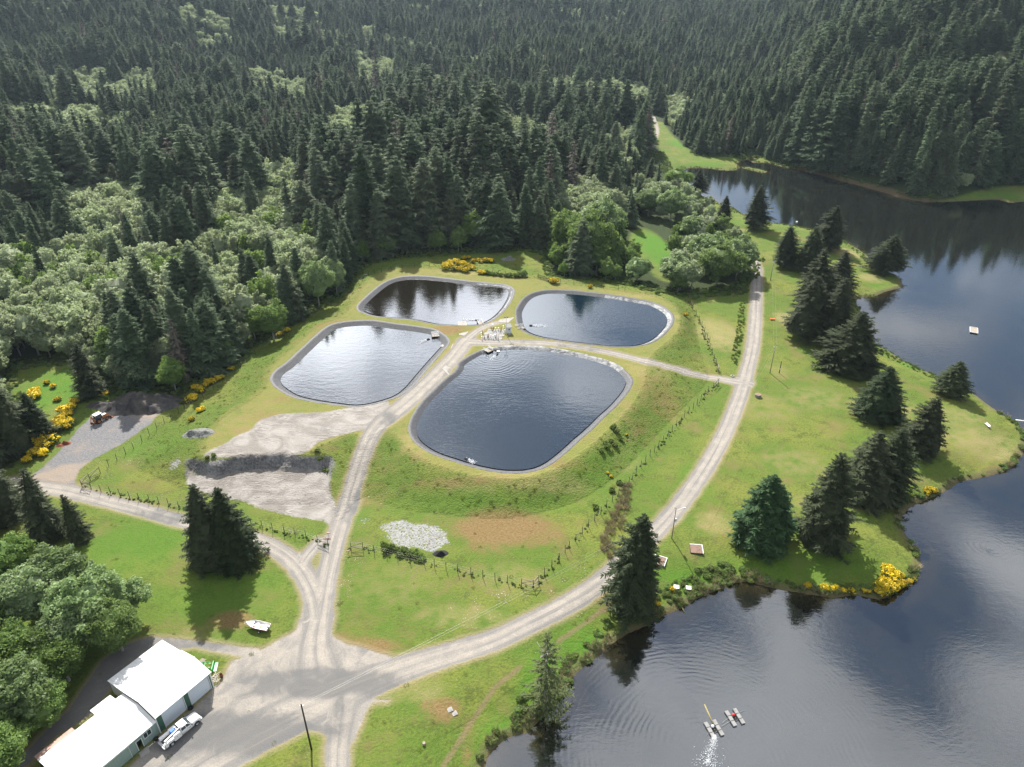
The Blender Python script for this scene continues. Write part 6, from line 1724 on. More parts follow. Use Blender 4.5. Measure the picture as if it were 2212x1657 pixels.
for i, (q, a, b) in enumerate(hat):
    p_ = ground(*cI([q])[0]); p_.z = padz
    mb = MB(); a = min(a, 3.0); mb.box(-a/2, a/2, -b/2, b/2, 0, .05)
    o = mb.build('hatch_cover', m_conc, None, loc=p_+Vector((0, 0, .004))); o.rotation_euler.z = -.08
    tag(o, 'white hatch cover '+['at the far right of the valve pad', 'at the left of the valve pad', 'second from the far edge, left of centre', 'small one right of centre on the valve pad', 'beside the hut end of the valve pad', 'at the near right corner of the valve pad', 'at the near left corner of the valve pad', 'at the far left corner of the valve pad', 'under the tripod in the middle of the valve pad'][i], 'cover')
vals = [(668, 590, 'k'), (650, 640, 'w'), (657, 720, 'w'), (712, 700, 'k'), (780, 690, 'r'), (797, 672, 'r'), (845, 690, 'g'), (893, 705, 'g'), (955, 690, 'r'), (997, 725, 'k'), (852, 505, 'k'), (883, 548, 'r'), (903, 528, 'r'), (946, 545, 'g'), (1003, 545, 'g'), (1043, 570, 'r'), (1061, 535, 'r'), (1105, 500, 'w'), (1128, 545, 'k'), (880, 465, 'w'), (935, 690, 'g'), (1135, 590, 'w')]
for i, (a, b, cc) in enumerate(vals):
    p_ = ground(*cI([(a, b)])[0])
    p_.z = max(gz(p_.x, p_.y), padz if 660 < a < 1140 and b > 500 else 0)
    lab = {'k': 'black valve stem', 'w': 'white capped standpipe', 'r': 'dark red valve stem', 'g': 'grey steel valve stem'}[cc]+' on the control pad between the ponds'
    e = empty('valve', p_, 0, lab, 'valve', {'k': 'black', 'w': 'white', 'r': 'dark red', 'g': 'grey'}[cc]+' valves on the control pad')
    mt_ = {'k': m_black, 'w': m_white, 'r': m_rust, 'g': m_steel}[cc]
    mb = MB(); mb.tube((0, 0, 0), (0, 0, 1.05), .10, .07, 8); mb.tube((0, 0, .35), (0, 0, .55), .17, .17, 8); mb.tube((-.16, 0, .45), (.16, 0, .45), .13, .13, 8); mb.build('valve_body', mt_, e)
    mb = MB(); mb.tube((0, 0, 1.05), (0, 0, 1.35), .03, .03, 5); mb.tube((0, 0, 1.28), (0, 0, 1.34), .20, .20, 10); mb.build('handwheel', mt_, e)
tp = ground(*cI([(920, 632)])[0]); tp.z = padz+.06
e = empty('lifting_tripod', tp, 0, 'white lifting tripod in the middle of the valve pad', 'tripod')
for a in range(3): mb = MB(); mb.tube((.75*math.cos(a*2.09+.5), .75*math.sin(a*2.09+.5), 0), (0, 0, 1.7), .05, .04, 6); mb.build('leg', m_white, e)
mb = MB(); mb.tube((0, 0, 1.62), (0, 0, 1.8), .10, .10, 8); mb.build('head', m_steel, e)
# concrete aprons running down into each pond
def slab(name, pxs, thick, label, z_=None):
    q = grounds(pxs); c0 = sum(q, Vector())/len(q); n_ = len(q)
    mb = MB(); mb.add([(v_.x-c0.x, v_.y-c0.y, max(v_.z, TOP_Z-1.2)-c0.z-thick) for v_ in q]+[(v_.x-c0.x, v_.y-c0.y, max(v_.z, TOP_Z-1.2)-c0.z+.07) for v_ in q],
           [tuple(range(n_)), tuple(range(n_, 2*n_))]+[(i, (i+1) % n_, n_+(i+1) % n_, n_+i) for i in range(n_)])
    return tag(mb.build(name, m_conc, None, loc=c0), label, 'ramp')
slab('concrete_ramp', cI([(150, 425), (325, 420), (375, 570), (300, 640), (190, 620)]), .3, 'pale concrete ramp running into the far left pond')
slab('concrete_ramp', cI([(985, 355), (1035, 300), (1340, 255), (1425, 275), (1425, 362), (1200, 372)]), .3, 'pale concrete ramp running into the right-hand pond')
slab('concrete_ramp', cA([(985, 520), (1005, 498), (1060, 490), (1050, 512)]), .3, 'pale concrete ramp running into the left pond')
slab('concrete_ramp', cA([(1000, 618), (1018, 600), (1058, 612), (1086, 630), (1040, 655), (1022, 640)]), .3, 'pale concrete ramp running into the nearest pond')

# ------------------------------------------------------------------ floating stages and aerators
def stage(pa, pb, wz, wd, label, rails=3):
    """railed pontoon walkway from the bank pa out to pb"""
    d_ = Vector((pb.x-pa.x, pb.y-pa.y, 0)); L = d_.length
    e = empty('floating_stage', (pa.x, pa.y, wz), math.atan2(d_.y, d_.x), label, 'stage')
    mb = MB(); mb.box(0, L, -wd/2, wd/2, .42, .52); mb.build('deck', m_timber, e)
    mb = MB(); mb.box(L*.35, L*1.02, -wd/2-.05, wd/2+.05, -.15, .40); mb.build('float', m_dark, e)
    for s_ in (-1, 1):
        mb = MB()
        for z_ in (.75, 1.0, 1.25, 1.5)[:rails+1]: mb.tube((.1, s_*wd/2, z_), (L, s_*wd/2, z_), .045, .045, 6)
        n_ = 4
        for i in range(n_): mb.tube((.1+(L-.1)*i/(n_-1), s_*wd/2, .45), (.1+(L-.1)*i/(n_-1), s_*wd/2, 1.52), .05, .05, 6)
        mb.build('railing', m_white, e)
    return e
wpt = lambda q, z_: Vector((*P(*q, z_), z_))
stage(wpt(cA([(985, 436)])[0], TOP_Z), wpt(cA([(946, 446)])[0], TOP_Z-.5), POND_WATER['left'], 1.9, 'white railed stage at the right end of the left pond')
stage(wpt(cI([(735, 905)])[0], TOP_Z), wpt(cI([(840, 985)])[0], TOP_Z-.5), POND_WATER['front'], 2.2, 'white railed stage at the head of the nearest pond', 3)
stage(wpt(cI([(650, 420)])[0], TOP_Z), wpt(cI([(600, 350)])[0], TOP_Z-.5), POND_WATER['far'], 1.6, 'white railed stage at the near edge of the far left pond')
stage(wpt(cI([(1370, 470)])[0], TOP_Z), wpt(cI([(1530, 470)])[0], TOP_Z-.5), POND_WATER['right'], 2.4, 'pale railed stage at the left end of the right-hand pond')
pa_, pb_2 = wpt(cI([(900, 905)])[0], TOP_Z-.5), wpt(cI([(1000, 968)])[0], TOP_Z-.5)
dd_ = pb_2-pa_
e = empty('dark_pontoon', (pa_.x, pa_.y, POND_WATER['front']), math.atan2(dd_.y, dd_.x), 'narrow dark pontoon with a white buoy beside the stage of the nearest pond', 'pontoon')
mb = MB(); mb.box(0, dd_.length, -.35, .35, -.05, .28); mb.build('deck', m_timber_dark, e)
mb = MB(); mb.loft([[(dd_.length+r_*math.cos(2*math.pi*i/14), r_*math.sin(2*math.pi*i/14), z_) for i in range(14)] for r_, z_ in ((.5, .0), (.56, .15), (.5, .32), (.25, .36))]); mb.build('buoy', m_white, e)
octv = np.array([(1, 0, 0), (-1, 0, 0), (0, 1, 0), (0, -1, 0), (0, 0, 1), (0, 0, -1)], float)
octf = [(0, 2, 4), (2, 1, 4), (1, 3, 4), (3, 0, 4), (2, 0, 5), (1, 2, 5), (3, 1, 5), (0, 3, 5)]
def droplets(name, pts, rad, parent, mat=None):
    V = (pts[:, None, :]+octv[None]*rad[:, None, None]).reshape(-1, 3)
    F = (np.arange(len(pts))[:, None, None]*6+np.array(octf)[None]).reshape(-1, 3)
    return link(name, mesh_np(name, V, F, mat or m_foam), parent)
def aerator(q, wz, ang, reach, spread, n, label, seed):
    x_, y_ = P(*q, wz)
    e = empty('paddle_aerator', (x_, y_, wz), ang, label, 'aerator')
    mb = MB(); mb.box(-1.0, .1, -.40, -.12, -.1, .22); mb.box(-1.0, .1, .12, .40, -.1, .22); mb.build('float', m_dark, e, bevel=.03)
    mb = MB(); mb.tube((-.75, 0, .30), (-.1, 0, .30), .17, .15, 10); mb.build('motor', m_black, e)
    rg = np.random.default_rng(seed)
    t = rg.random(n)**.7; a = rg.normal(0, spread, n)*(.35+.65*t)
    pts = np.stack([.1+reach*t, a*reach*.45, .03+np.abs(rg.normal(0, .18, n))*(1-t)*1.2], 1)
    droplets('spray', pts, rg.uniform(.035, .115, n)*(1.1-.55*t), e)
    return e
aerator(cI([(1700, 430)])[0], POND_WATER['right'], -.05, 5.5, .34, 420, 'dark floating aerator throwing white spray across the right-hand pond', 1)
aerator(cI([(955, 1040)])[0], POND_WATER['front'], -2.0, 4.0, .34, 380, 'dark floating aerator throwing spray near the stage of the nearest pond', 2)
aerator(cI([(530, 315)])[0], POND_WATER['far'], 3.0, 5.0, .36, 420, 'floating aerator throwing spray along the near edge of the far left pond', 3)
aerator(cA([(922, 468)])[0], POND_WATER['left'], -2.35, 4.6, .34, 420, 'floating aerator throwing spray beside the stage of the left pond', 4)
aerator((1011, 993), POND_WATER['front'], -.75, 2.4, .5, 260, 'small aerator churning white water at the near rim of the nearest pond', 5)

# ------------------------------------------------------------------ the lake: rafts, fountain, swim float, boom
def raft(q, rz, label, red):
    x_, y_ = P(*q, LAKE_Z)
    e = empty('pump_raft', (x_, y_, LAKE_Z), rz, label, 'raft')
    for s_ in (-.82, .82):
        mb = MB()
        for i in range(3): mb.box(s_-.34, s_+.34, -1.5+i*1.01, -.50+i*1.01, -.12, .30)
        f_ = mb.build('float', m_concd, e)
        mb = MB()
        for yy in (-.5, .5): mb.box(s_-.36, s_+.36, yy-.04, yy+.04, .302, .33)
        mb.build('strap', m_black, f_)
    mb = MB(); mb.box(-.6, .6, -.55, -.45, .22, .30); mb.box(-.6, .6, .35, .45, .22, .30); mb.build('cross_beam', m_timber_dark, e)
    mb = MB(); mb.tube((0, -.3, .1), (0, .3, .1), .25, .25, 10); mb.build('pump', m_black, e)
    mb = MB(); mb.ball((-.08, .35, .48), .27, 10); mb.build('buoy', m_red if red else m_white, e, True)
    return e
raft((1542, 1576), .28, 'grey pontoon raft that feeds the fountain, with a white buoy', False)
raft((1587, 1551), .28, 'grey pontoon raft with a red buoy, right of the fountain raft', True)
a_, b_ = Vector((*P(1543, 1570, LAKE_Z), LAKE_Z+.06)), Vector((*P(1522, 1522, LAKE_Z), LAKE_Z-.02))
mb = MB(); mb.tube((0, 0, 0), b_-a_, .13, .13, 8); tag(mb.build('water_pipe', m_pipe, None, True, a_), 'yellowish pipe floating from the fountain raft towards the shore', 'pipe')
a_, b_ = Vector((*P(1471, 1312, LAKE_Z), LAKE_Z+.4)), Vector((*P(1479, 1324, LAKE_Z), LAKE_Z))
mb = MB(); mb.tube((0, 0, 0), b_-a_, .13, .13, 8); tag(mb.build('water_pipe', m_pipe, None, True, a_), 'yellow pipe end where it enters the lake below the two white boards', 'pipe')
for i, (p_, q_) in enumerate([((1560, 1563), (1574, 1552)), ((1559, 1570), (1577, 1559)), ((1598, 1540), (1610, 1534)), ((1530, 1585), (1524, 1592))]):
    a_, b_ = Vector((*P(*p_, LAKE_Z), LAKE_Z+.25)), Vector((*P(*q_, LAKE_Z), LAKE_Z+.2 if i < 2 else LAKE_Z))
    mb = MB(); mb.tube((0, 0, 0), b_-a_, .025, .025, 5)
    tag(mb.build('mooring_rope', m_wire, None, False, a_), ['upper rope joining the two rafts', 'lower rope joining the two rafts', 'mooring rope on the far side of the red buoy raft', 'mooring rope at the outer side of the fountain raft'][i], 'rope')
rgq = np.random.default_rng(9)
n = 950
fx0 = Vector((*P(1545, 1590, LAKE_Z), LAKE_Z)); fx1 = Vector((*P(1530, 1645, LAKE_Z), LAKE_Z))
fe = empty('fountain', fx0, 0, 'white jet of water arching from the raft into the lake', 'fountain')
t = rgq.random(n)**.8
arcz = 2.6*4*t*(1-t)*.55
dv = fx1-fx0
ptsf = np.stack([dv.x*t+rgq.normal(0, 1, n)*(.08+.50*t), dv.y*t+rgq.normal(0, 1, n)*(.08+.45*t), .1+np.abs(arcz+rgq.normal(0, .25, n)*(.2+t))], 1)
droplets('jet', ptsf, rgq.uniform(.018, .055, n), fe)
n = 240; a = rgq.uniform(0, 6.28, n); r_ = np.abs(rgq.normal(0, .95, n))
droplets('splash', np.stack([dv.x+np.cos(a)*r_*1.4, dv.y+np.sin(a)*r_, .02+rgq.random(n)*.15], 1), rgq.uniform(.03, .085, n), fe)
sx, sy = P(2103, 715, LAKE_Z)
fl = empty('swim_float', (sx, sy, LAKE_Z), math.atan2(*(lambda a, b: (b[1]-a[1], b[0]-a[0]))(P(2103, 728, LAKE_Z), P(2102, 704, LAKE_Z))), 'white rectangular swim float moored out on the lake', 'float')
LL = Vector(P(2103, 727, LAKE_Z)).xy-Vector(P(2102.5, 704, LAKE_Z)).xy if False else None
mb = MB(); mb.box(-2.6, 2.6, -1.25, 1.25, .32, .40); mb.build('deck', m_timber, fl)
mb = MB(); mb.box(-2.62, 2.62, -1.32, -1.2, .30, .52); mb.box(-2.62, 2.62, 1.2, 1.32, .30, .52); mb.box(-2.66, -2.55, -1.2, 1.2, .30, .52); mb.box(2.55, 2.66, -1.2, 1.2, .30, .52); mb.build('edge_board', m_white, fl)
mb = MB(); mb.box(-2.3, 2.3, -1.1, -.5, -.3, .31); mb.box(-2.3, 2.3, .5, 1.1, -.3, .31); mb.build('float_drum', m_dark, fl)
a_, b_ = Vector((*P(2194, 908, LAKE_Z), LAKE_Z+.05)), Vector((*P(2222, 911, LAKE_Z), LAKE_Z+.05))
mb = MB(); mb.tube((0, 0, 0), b_-a_, .22, .22, 8); tag(mb.build('floating_boom', m_white, None, True, a_), 'white floating boom at the right edge beside the tip of the point', 'boom')

# ------------------------------------------------------------------ small things on the lawns
for q, sz, rz, lab in [((1504, 1187), 2.7, -.12, 'square brown plank platform with a white rim, out on the lawn'), ((1424, 1212), 2.7, -.42, 'brown plank platform half hidden by the tall spruce')]:
    p_ = ground(*q); e = empty('plank_platform', p_, rz, lab, 'platform')
    mb = MB()
    for i in range(10): mb.box(-sz/2+.05, sz/2-.05, -sz/2+.06+i*(sz-.1)/10, -sz/2+.03+(i+1)*(sz-.1)/10, .10, .17)
    mb.build('deck', m_plank, e)
    mb = MB(); mb.box(-sz/2, sz/2, sz/2, sz/2+.12, -.1, .26); mb.box(sz/2, sz/2+.12, -sz/2, sz/2+.12, -.1, .26); mb.build('rim_board', m_white, e)
    mb = MB(); mb.box(-sz/2-.06, -sz/2, -sz/2, sz/2, -.1, .16); mb.box(-sz/2, sz/2, -sz/2-.06, -sz/2, -.1, .16); mb.build('side_board', m_timber_dark, e)
for q, lab in [((1460.5, 1273), 'left one of two small white tables in the shore brush'), ((1486.5, 1275), 'right one of two small white tables in the shore brush')]:
    p_ = ground(*q); e = empty('white_table', p_, -.15, lab, 'table')
    mb = MB(); mb.box(-.55, .55, -.5, .5, .72, .78); mb.build('top', m_white, e)
    for x_ in (-.45, .45):
        for y_ in (-.4, .4): mb = MB(); mb.box(x_-.04, x_+.04, y_-.04, y_+.04, -.1, .72); mb.build('leg', m_timber_dark, e)
p_ = ground(1637, 857)
e = empty('concrete_drum', p_, 0, 'squat dark well drum with a brown lid on the lawn beside the road', 'drum')
mb = MB(); mb.tube((0, 0, -.1), (0, 0, .85), .95, .98, 22); mb.build('drum_ring', m_concd, e)
mb = MB(); mb.tube((0, 0, .851), (0, 0, .90), .93, .92, 22); mb.build('lid', m_plank, e)
p_ = ground(1582, 813); mb = MB(); mb.loft([[(r_*math.cos(2*math.pi*i/18), r_*math.sin(2*math.pi*i/18), z_) for i in range(18)] for r_, z_ in ((.62, -.05), (.62, .28), (.38, .30), (.36, .05), (.01, .05))], cap=False)
tag(mb.build('concrete_ring', m_conc, None, loc=p_), 'pale concrete ring in the grass at the fork of the road', 'ring')
pa_, pb_3 = ground(2128, 917), ground(2136, 925)
dd_ = pb_3-pa_
e = empty('lawn_bench', (pa_+pb_3)/2, math.atan2(dd_.y, dd_.x), 'white bench on the open tip of the grassy point', 'bench')
mb = MB(); mb.box(-1.0, 1.0, -.22, .22, .42, .48); mb.build('seat', m_white, e)
mb = MB(); mb.box(-1.0, 1.0, .20, .26, .6, .85); mb.build('backrest', m_white, e)
for x_ in (-.8, .8): mb = MB(); mb.box(x_-.05, x_+.05, -.2, .24, -.1, .42); mb.build('leg', m_timber_dark, e)
p_ = ground(1668, 691); mb = MB(); mb.box(-.75, .75, -.4, .4, -.05, .45); mb.box(-.8, .8, -.45, .45, .45, .52)
tag(mb.build('red_box', m_orange_new, None, loc=p_), 'small orange red box on the lawn below the overhead wires', 'box')
p_ = ground(1720, 486)
e = empty('nest_box', p_, 0, 'white nest box on a post among the reeds of the upper lake', 'nest box')
mb = MB(); mb.tube((0, 0, -.5), (0, 0, 1.5), .06, .06, 6); mb.build('stake', m_post, e)
mb = MB(); mb.box(-.4, .4, -.35, .35, 1.5, 2.1); mb.build('box', m_white, e)
for q, lab in [((972, 1533), 'upper one of two square drain covers in the bare patch'), ((982, 1541), 'lower one of two square drain covers in the bare patch')]:
    p_ = ground(*q); e = empty('drain_cover', p_, .5, lab, 'cover')
    mb = MB(); mb.box(-.45, .45, -.45, .45, -.05, .05); mb.build('frame', m_conc, e)
    mb = MB(); mb.box(-.30, .30, -.30, .30, .051, .07); mb.build('lid', m_concd, e)
p_ = ground(916, 1608); mb = MB(); mb.tube((0, 0, -.2), (0, 0, .45), .30, .26, 10); tag(mb.build('tree_stump', m_timber, None, loc=p_), 'lone tree stump in the grass near the bottom edge', 'stump')

# ------------------------------------------------------------------ shrubs
def two_tone(name, seed, h_, r_, nl, ml, leaf, ma, mb_, frac):
    V = crown_np(seed, h_, r_, 0.05, nl, ml, leaf, core=.6)
    n_ = len(V)//4
    zc = V.reshape(-1, 4, 3)[:, :, 2].mean(1)/h_
    rg = np.random.default_rng(seed)
    cl = V.reshape(-1, 4, 3).mean(1)
    nz = vnoise(cl[:, 0]*2.2+seed, cl[:, 1]*2.2, seed)+rg.normal(0, .16, n_)
    mi = ((zc+nz*1.2) > frac).astype(int)
    return quad_mesh(name, V, [ma, mb_], mi)
broom_me = [two_tone('broom', 200+i, 1.9, 1.5, 26, 34, .30, m_broom_leaf, m_broom, f_) for i, f_ in enumerate((.28, .40, .55))]
groups = [
 ('yellow broom bush along the left side of the crushed rock yard', cG([(380, 525), (385, 570), (815, 625), (780, 700), (740, 760), (700, 735), (690, 830), (640, 880), (720, 900), (620, 930), (660, 800), (750, 860), (560, 1060), (500, 1030), (450, 1060), (400, 1030), (350, 1090), (260, 1090), (480, 1110), (430, 1000), (310, 1050), (460, 1190), (380, 1200), (300, 1260), (530, 900), (600, 870)]), (1.0, 1.9)),
 ('yellow broom bush in the small meadow beside the lone brown spruce', cG([(580, 460), (625, 600), (510, 420), (1150, 540), (1090, 545)]), (.8, 1.1)),
 ('yellow broom bush along the fence between the yard and the left pond', cG([(2090, 600), (2180, 510), (2110, 470), (2070, 815), (2170, 715)])+[(432, 842), (444, 836), (452, 830), (462, 828), (472, 822), (478, 818), (418, 862), (410, 868), (620, 716), (606, 726), (500, 800)], (.8, 1.25)),
 ('yellow broom bush in the big clump behind the far left pond', cH([(770, 130), (810, 140), (860, 130), (910, 130), (950, 150), (890, 165), (840, 165), (770, 155), (980, 160), (930, 178), (800, 110), (850, 105)]), (1.25, 1.8)),
 ('shaded broom bush just above the big clump behind the far left pond', cH([(920, 75), (955, 70), (990, 105), (1030, 90), (1050, 105), (1085, 95), (1110, 98), (1135, 100)]), (1.0, 1.5)),
 ('bright broom bush beside the timber gate', cH([(1628, 262), (1645, 268)]), (1.2, 1.5)),
 ('small broom bush in the bramble row left of the timber gate', cH([(1045, 192), (1070, 195)]), (1.0, 1.2)),
 ('single broom bush right of the right-hand pond', [(1481, 683)], (.9, 1.0)),
 ('single broom bush in the shade behind the right-hand pond', cH([(1930, 305)]), (.9, 1.0)),
 ('yellow broom bush in the tall clump on the corner of the point', cC([(1455, 125), (1475, 140), (1500, 155), (1440, 185), (1480, 185), (1525, 195), (1425, 215), (1465, 215), (1405, 245), (1440, 240), (1500, 205), (1455, 155)]), (.9, 1.4)),
 ('low broom bush trailing along the shore, left of the tall clump', cC([(1350, 235), (1325, 228), (1190, 225), (1150, 222), (1105, 218), (1210, 230), (1010, 205), (1170, 212), (1255, 238)]), (.5, .8)),
 ('small broom bush at the water edge, right of the tall clump', cC([(1598, 170), (1575, 178)]), (.5, .7)),
 ('low broom bush on the shore of the cove', cD([(1640, 988), (1660, 984), (1632, 1003), (1672, 990)]), (.6, .95)),
 ('tiny broom bush on the steep pond bank above the long fence', cA([(1960, 965), (1862, 1162), (1880, 1182)]), (.35, .5)),
 ('small broom bush beside the tall spruce on the near shore', [(1453, 1276), (1415, 1300), (1420, 1308)], (.5, .8)),
]
rgb = random.Random(3)
for lab, ps_, (s0, s1) in groups:
    for p_ in grounds(ps_):
        o = link('broom_shrub', broom_me[rgb.randrange(3) if 'shaded' not in lab else 2], None, p_-Vector((0, 0, .05)))
        s_ = rgb.uniform(s0, s1)*.82; o.scale = (s_, s_, s_*rgb.uniform(.8, 1.1)); o.rotation_euler.z = rgb.uniform(0, 6.28)
        tag(o, lab, 'shrub', None if len(ps_) == 1 else lab.replace('bush', 'bushes'))
# brambles: a few of their own, then undergrowth
bush_me = [quad_mesh('bramble', crown_np(300+i, 1.5, 1.3, 0.0, 22, 40, .26, core=.6), m_bush) for i in range(3)]
bush_dk = [quad_mesh('dark_bramble', crown_np(310+i, 1.5, 1.3, 0.0, 22, 40, .26, core=.6), m_alder_deep) for i in range(2)]
bsrc = []
blist = [('bramble bush on the fence line below the white gravel patch', [(830, 1180), (845, 1184), (858, 1190), (872, 1193), (886, 1198), (900, 1202), (912, 1208), (836, 1190), (865, 1200)], (.6, .95)),
 ('bramble bush in the row left of the timber gate', cH([(1090, 190), (1110, 195), (1130, 200), (1165, 205), (1210, 210), (1270, 215), (1330, 220), (1360, 218), (1390, 215)]), (1.0, 1.7)),
 ('grey green bush growing from the pit corner', [(690, 985), (698, 995), (685, 975), (706, 1002), (448, 990), (462, 986)], (.45, .7)),
 ('bush at the foot of the pond bank beside the reedy ditch', [(1322, 1062), (1338, 1046), (1286, 1098)], (.6, .85)),
 ('low bush on the steep pond bank', cA([(1850, 1010), (1880, 1000), (1860, 1030), (1830, 1050), (1900, 1020), (1930, 990), (1890, 930), (1910, 950)]), (.5, .9))]
for lab, ps_, (s0, s1) in blist:
    for p_ in grounds(ps_):
        o = link('bramble_bush', bush_me[rgb.randrange(3)], None, p_-Vector((0, 0, .05)))
        s_ = rgb.uniform(s0, s1); o.scale = (s_, s_, s_*rgb.uniform(.7, 1.0)); o.rotation_euler.z = rgb.uniform(0, 6.28)
        tag(o, lab, 'bush', lab.replace('bush', 'bushes')); bsrc.append(o)
for p_ in grounds([(1500, 645), (1385, 625), (1420, 636)]):
    o = link('dark_bush', bush_dk[rgb.randrange(2)], None, p_); tag(o, 'dark green bush at the foot of the grove by the road', 'bush', 'dark bushes at the foot of the grove'); bsrc.append(o)
# tussocks and reeds
def tuft_np(seed, n, h_, spread, w_, lean):
    rg = np.random.default_rng(seed)
    a = rg.uniform(0, 6.28, n); r_ = spread*np.sqrt(rg.random(n))
    P0 = np.stack([r_*np.cos(a), r_*np.sin(a), np.full(n, -.05)], 1)
    D = np.stack([np.cos(a)*lean*rg.random(n)+rg.normal(0, .15, n), np.sin(a)*lean*rg.random(n)+rg.normal(0, .15, n), np.ones(n)], 1); D /= np.linalg.norm(D, axis=1)[:, None]
    b = rg.uniform(0, 6.28, n); W = np.stack([np.cos(b), np.sin(b), np.zeros(n)], 1)*w_
    return quads(P0, D, W, h_*rg.uniform(.5, 1.1, n))
m_tuss = leaf_mat("tussock_grass", (.125, .175, .026), (.185, .22, .042), (.22, .20, .08), .8, .1, .45, .6)
tuss_src = [link('grass_tussock', quad_mesh('tussock', tuft_np(400+i, 60, .45, .5, .05, 1.3), m_tuss), None, p_) for i, p_ in enumerate(grounds([(1000, 1075), (1060, 1082)]))]
for o, lab in zip(tuss_src, ('grass tussock on the pond bank above the brown patch', 'second grass tussock on the pond bank above the brown patch')): tag(o, lab, 'tussock')
dry_src = [link('reed_clump', quad_mesh('dry_reed', tuft_np(420+i, 60, 1.35, .5, .05, .8), m_reed), None, p_) for i, p_ in enumerate(grounds([(1352, 1100), (1340, 1140)]))]
for o, lab in zip(dry_src, ('upper dry reed clump in the ditch beside the fence', 'lower dry reed clump in the ditch beside the fence')): tag(o, lab, 'reeds')
grn_src = [link('reed_clump', quad_mesh('green_reed', tuft_np(440+i, 60, 1.1, .5, .05, .5), m_reed_green), None, p_) for i, p_ in enumerate(grounds([(1600, 735), (1596, 762)]))]
for o, lab in zip(grn_src, ('green rush clump in the strip beside the road', 'lower green rush clump in the strip beside the road')): tag(o, lab, 'reeds')

rgs = np.random.default_rng(5)
N = 200000
sx_ = rgs.uniform(-170, 260, N); sy_ = rgs.uniform(55, 560, N)
m_ = np.abs(sx_) < .78*sy_+20
sx_, sy_ = sx_[m_], sy_[m_]
sz_ = height(sx_, sy_)
su, sv, _ = proj(sx_, sy_, sz_)
dl_ = sdf(sx_, sy_, LAKE); dl_ = np.maximum(dl_, -sdf(sx_, sy_, ISLET, 5.0))
dO_ = line_dist(sx_, sy_, OPEN, True); inO = inside(sx_, sy_, OPEN)
dT_ = sdf(sx_, sy_, TOE); dC_ = sdf(sx_, sy_, CREST); dP_ = sdf(sx_, sy_, PIT, 15.0)
rd_ = np.full(len(sx_), 30.0)
for c_ in ROADS_W: rd_ = np.minimum(rd_, line_dist(sx_, sy_, c_[:, :2])-2.6)
rd_ = np.minimum(rd_, np.minimum(sdf(sx_, sy_, YARD, 15.0), sdf(sx_, sy_, SAND, 15.0)))
rv = rgs.random(len(sx_))
nzs = vnoise(sx_/6, sy_/6, 21)+.5
def inpx(pts): return inside(su, sv, np.array(pts, float))
free = (rd_ > .8) & (dP_ > 1.5)
bank = (dl_ > .2)
def put(name, src, mask, s0, s1, label, cat, flat=1.0):
    ix = np.where(mask)[0]; n_ = len(ix)
    if not n_: return
    s_ = rgs.uniform(s0, s1, n_)
    scatter(name, src, np.stack([sx_[ix], sy_[ix], sz_[ix]-.04], 1), np.stack([np.zeros(n_), np.zeros(n_), rgs.uniform(0, 6.28, n_)], 1), np.stack([s_, s_, s_*flat*rgs.uniform(.75, 1.15, n_)], 1), rgs.integers(0, len(src), n_), label, cat)
nearbank = inpx([(980, 1700), (1130, 1500), (1230, 1420), (1330, 1320), (1430, 1240), (1560, 1215), (1640, 1235), (1640, 1300), (1400, 1400), (1200, 1700)])
southbank = inpx([(1560, 1230), (2020, 1230), (2020, 1330), (1560, 1330)]); eastbank = inpx([(1900, 900), (2300, 880), (2300, 1100), (2060, 1120), (2010, 1260), (1900, 1260)])
bm = free & bank & inO & ((nearbank & (dl_ < 5.5) & (rv < .9*nzs+.3)) | (southbank & (dl_ < 2.4) & (rv < .8)) | (eastbank & (dl_ < 1.6) & (rv < .5)))
bm |= free & inO & (dO_ < 2.2) & (rv < .7) & (sv < 900) & bank
bm |= (~inO) & (dO_ < 7) & bank & (rv < .55) & (sv < 1000)
put('undergrowth', bsrc[:6]+bsrc[-3:], bm, .28, .70, 'low brambles and undergrowth along the lake bank and wood edge', 'undergrowth', .8)
dm = free & bank & (((nearbank & (dl_ < 2.6) & (rv < .55)) | (southbank & (dl_ < 1.2) & (rv < .6)) | (eastbank & (dl_ < 1.0) & (rv < .4))))
ditch = inpx([(1346, 1042), (1362, 1046), (1366, 1075), (1352, 1110), (1334, 1160), (1318, 1205), (1284, 1205), (1298, 1165), (1318, 1110), (1336, 1070)])
dm |= ditch & (rv < .8)
put('dry_reeds', dry_src, dm, .6, 1.15, 'dry straw coloured reeds along the near bank and in the ditch', 'reeds')
fpts = [[tuple(q)[:2] for q in run] for run in (b2, b3, grounds(b4p+midp+b4q), b5)]
dF_ = np.minimum.reduce([line_dist(sx_, sy_, np.array(q)) for q in fpts])
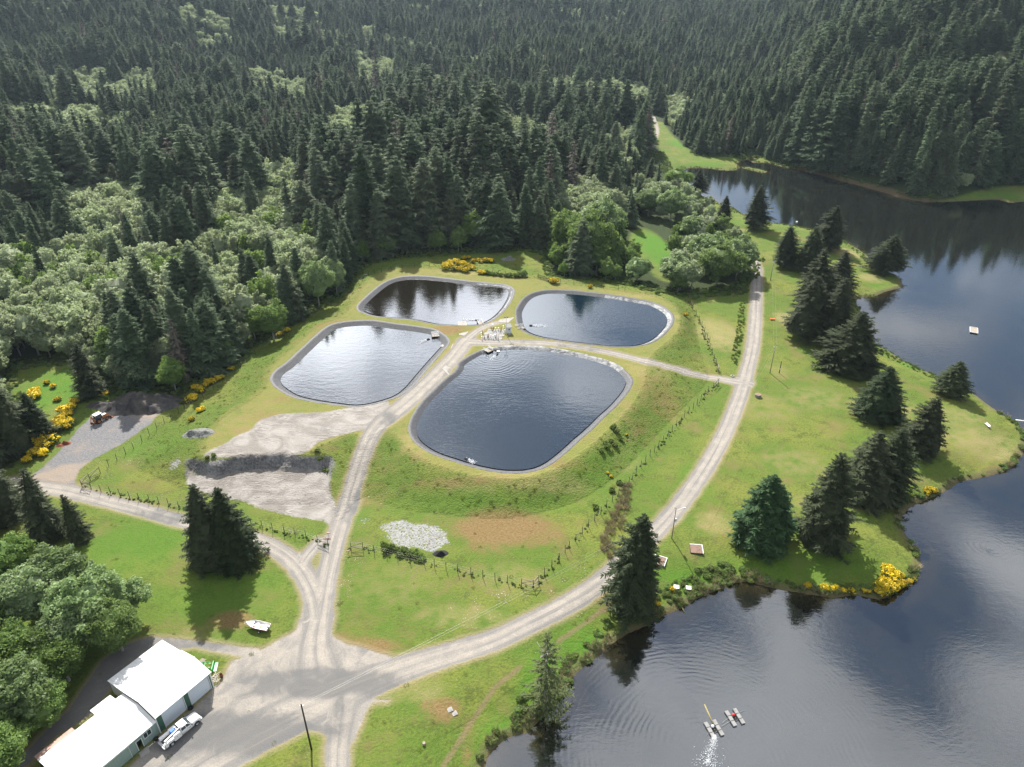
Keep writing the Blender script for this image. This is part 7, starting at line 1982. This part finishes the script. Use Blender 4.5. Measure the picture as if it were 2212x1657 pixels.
put('fence_weeds', bsrc[:6], (dF_ < .7) & (rv < .95), .12, .27, 'dark weeds growing along the foot of the wire fences', 'weeds', .9)
hedge = inpx([(1598, 655), (1612, 655), (1604, 730), (1592, 790), (1578, 786), (1588, 730)])
weed = inpx([(1875, 735), (1915, 745), (1990, 780), (2040, 805), (2030, 830), (1960, 815), (1900, 790), (1876, 765)]) | inpx([(1835, 640), (1900, 632), (1890, 665), (1870, 700), (1850, 690)]) | inpx([(1520, 425), (1600, 455), (1700, 482), (1790, 500), (1860, 540), (1890, 565), (1880, 585), (1840, 560), (1780, 525), (1700, 505), (1600, 485), (1540, 470), (1510, 430)])
gm = (hedge & (rv < .95)) | (weed & (dl_ > -1.5) & (dl_ < 5) & (rv < .6)) | ((dl_ > -.8) & (dl_ < 2.0) & inpx([(1455, 300), (1860, 380), (1860, 420), (1455, 395)]) & (rv < .6)) | ((dl_ > .1) & (dl_ < 3) & inpx([(1990, 400), (2230, 395), (2230, 450), (1990, 450)]) & (rv < .4))
put('green_reeds', grn_src, gm, .4, .8, 'green rushes and water weeds at the lake edge', 'reeds')
tm = free & (dT_ < 0) & (dC_ > -.2) & (rv < .22)
tm |= free & inO & (dT_ >= 0) & (dl_ > 3) & (rv < .02) & (su < 1400)
put('rough_grass', tuss_src, tm, .45, .9, 'rough tussocky grass on the pond banks', 'grass', .8)
print('scatter', bm.sum(), dm.sum(), gm.sum(), tm.sum())

# ------------------------------------------------------------------ air
mb = MB(); mb.box(-2600, 2600, -60, 3100, -9.0, 420)
m_haze = bpy.data.materials.new("haze"); m_haze.use_nodes = True; m_haze.node_tree.nodes.clear()
k = NT(m_haze.node_tree); out = k.n.new('ShaderNodeOutputMaterial')
pv = k.n.new('ShaderNodeVolumePrincipled'); pv.inputs['Color'].default_value = (.66, .83, 1.0, 1); pv.inputs['Density'].default_value = .00004; pv.inputs['Anisotropy'].default_value = .25
k.l.new(pv.outputs[0], out.inputs['Volume'])
tag(mb.build('haze', m_haze), 'thin blue haze over the far hills', 'haze', kind='stuff')
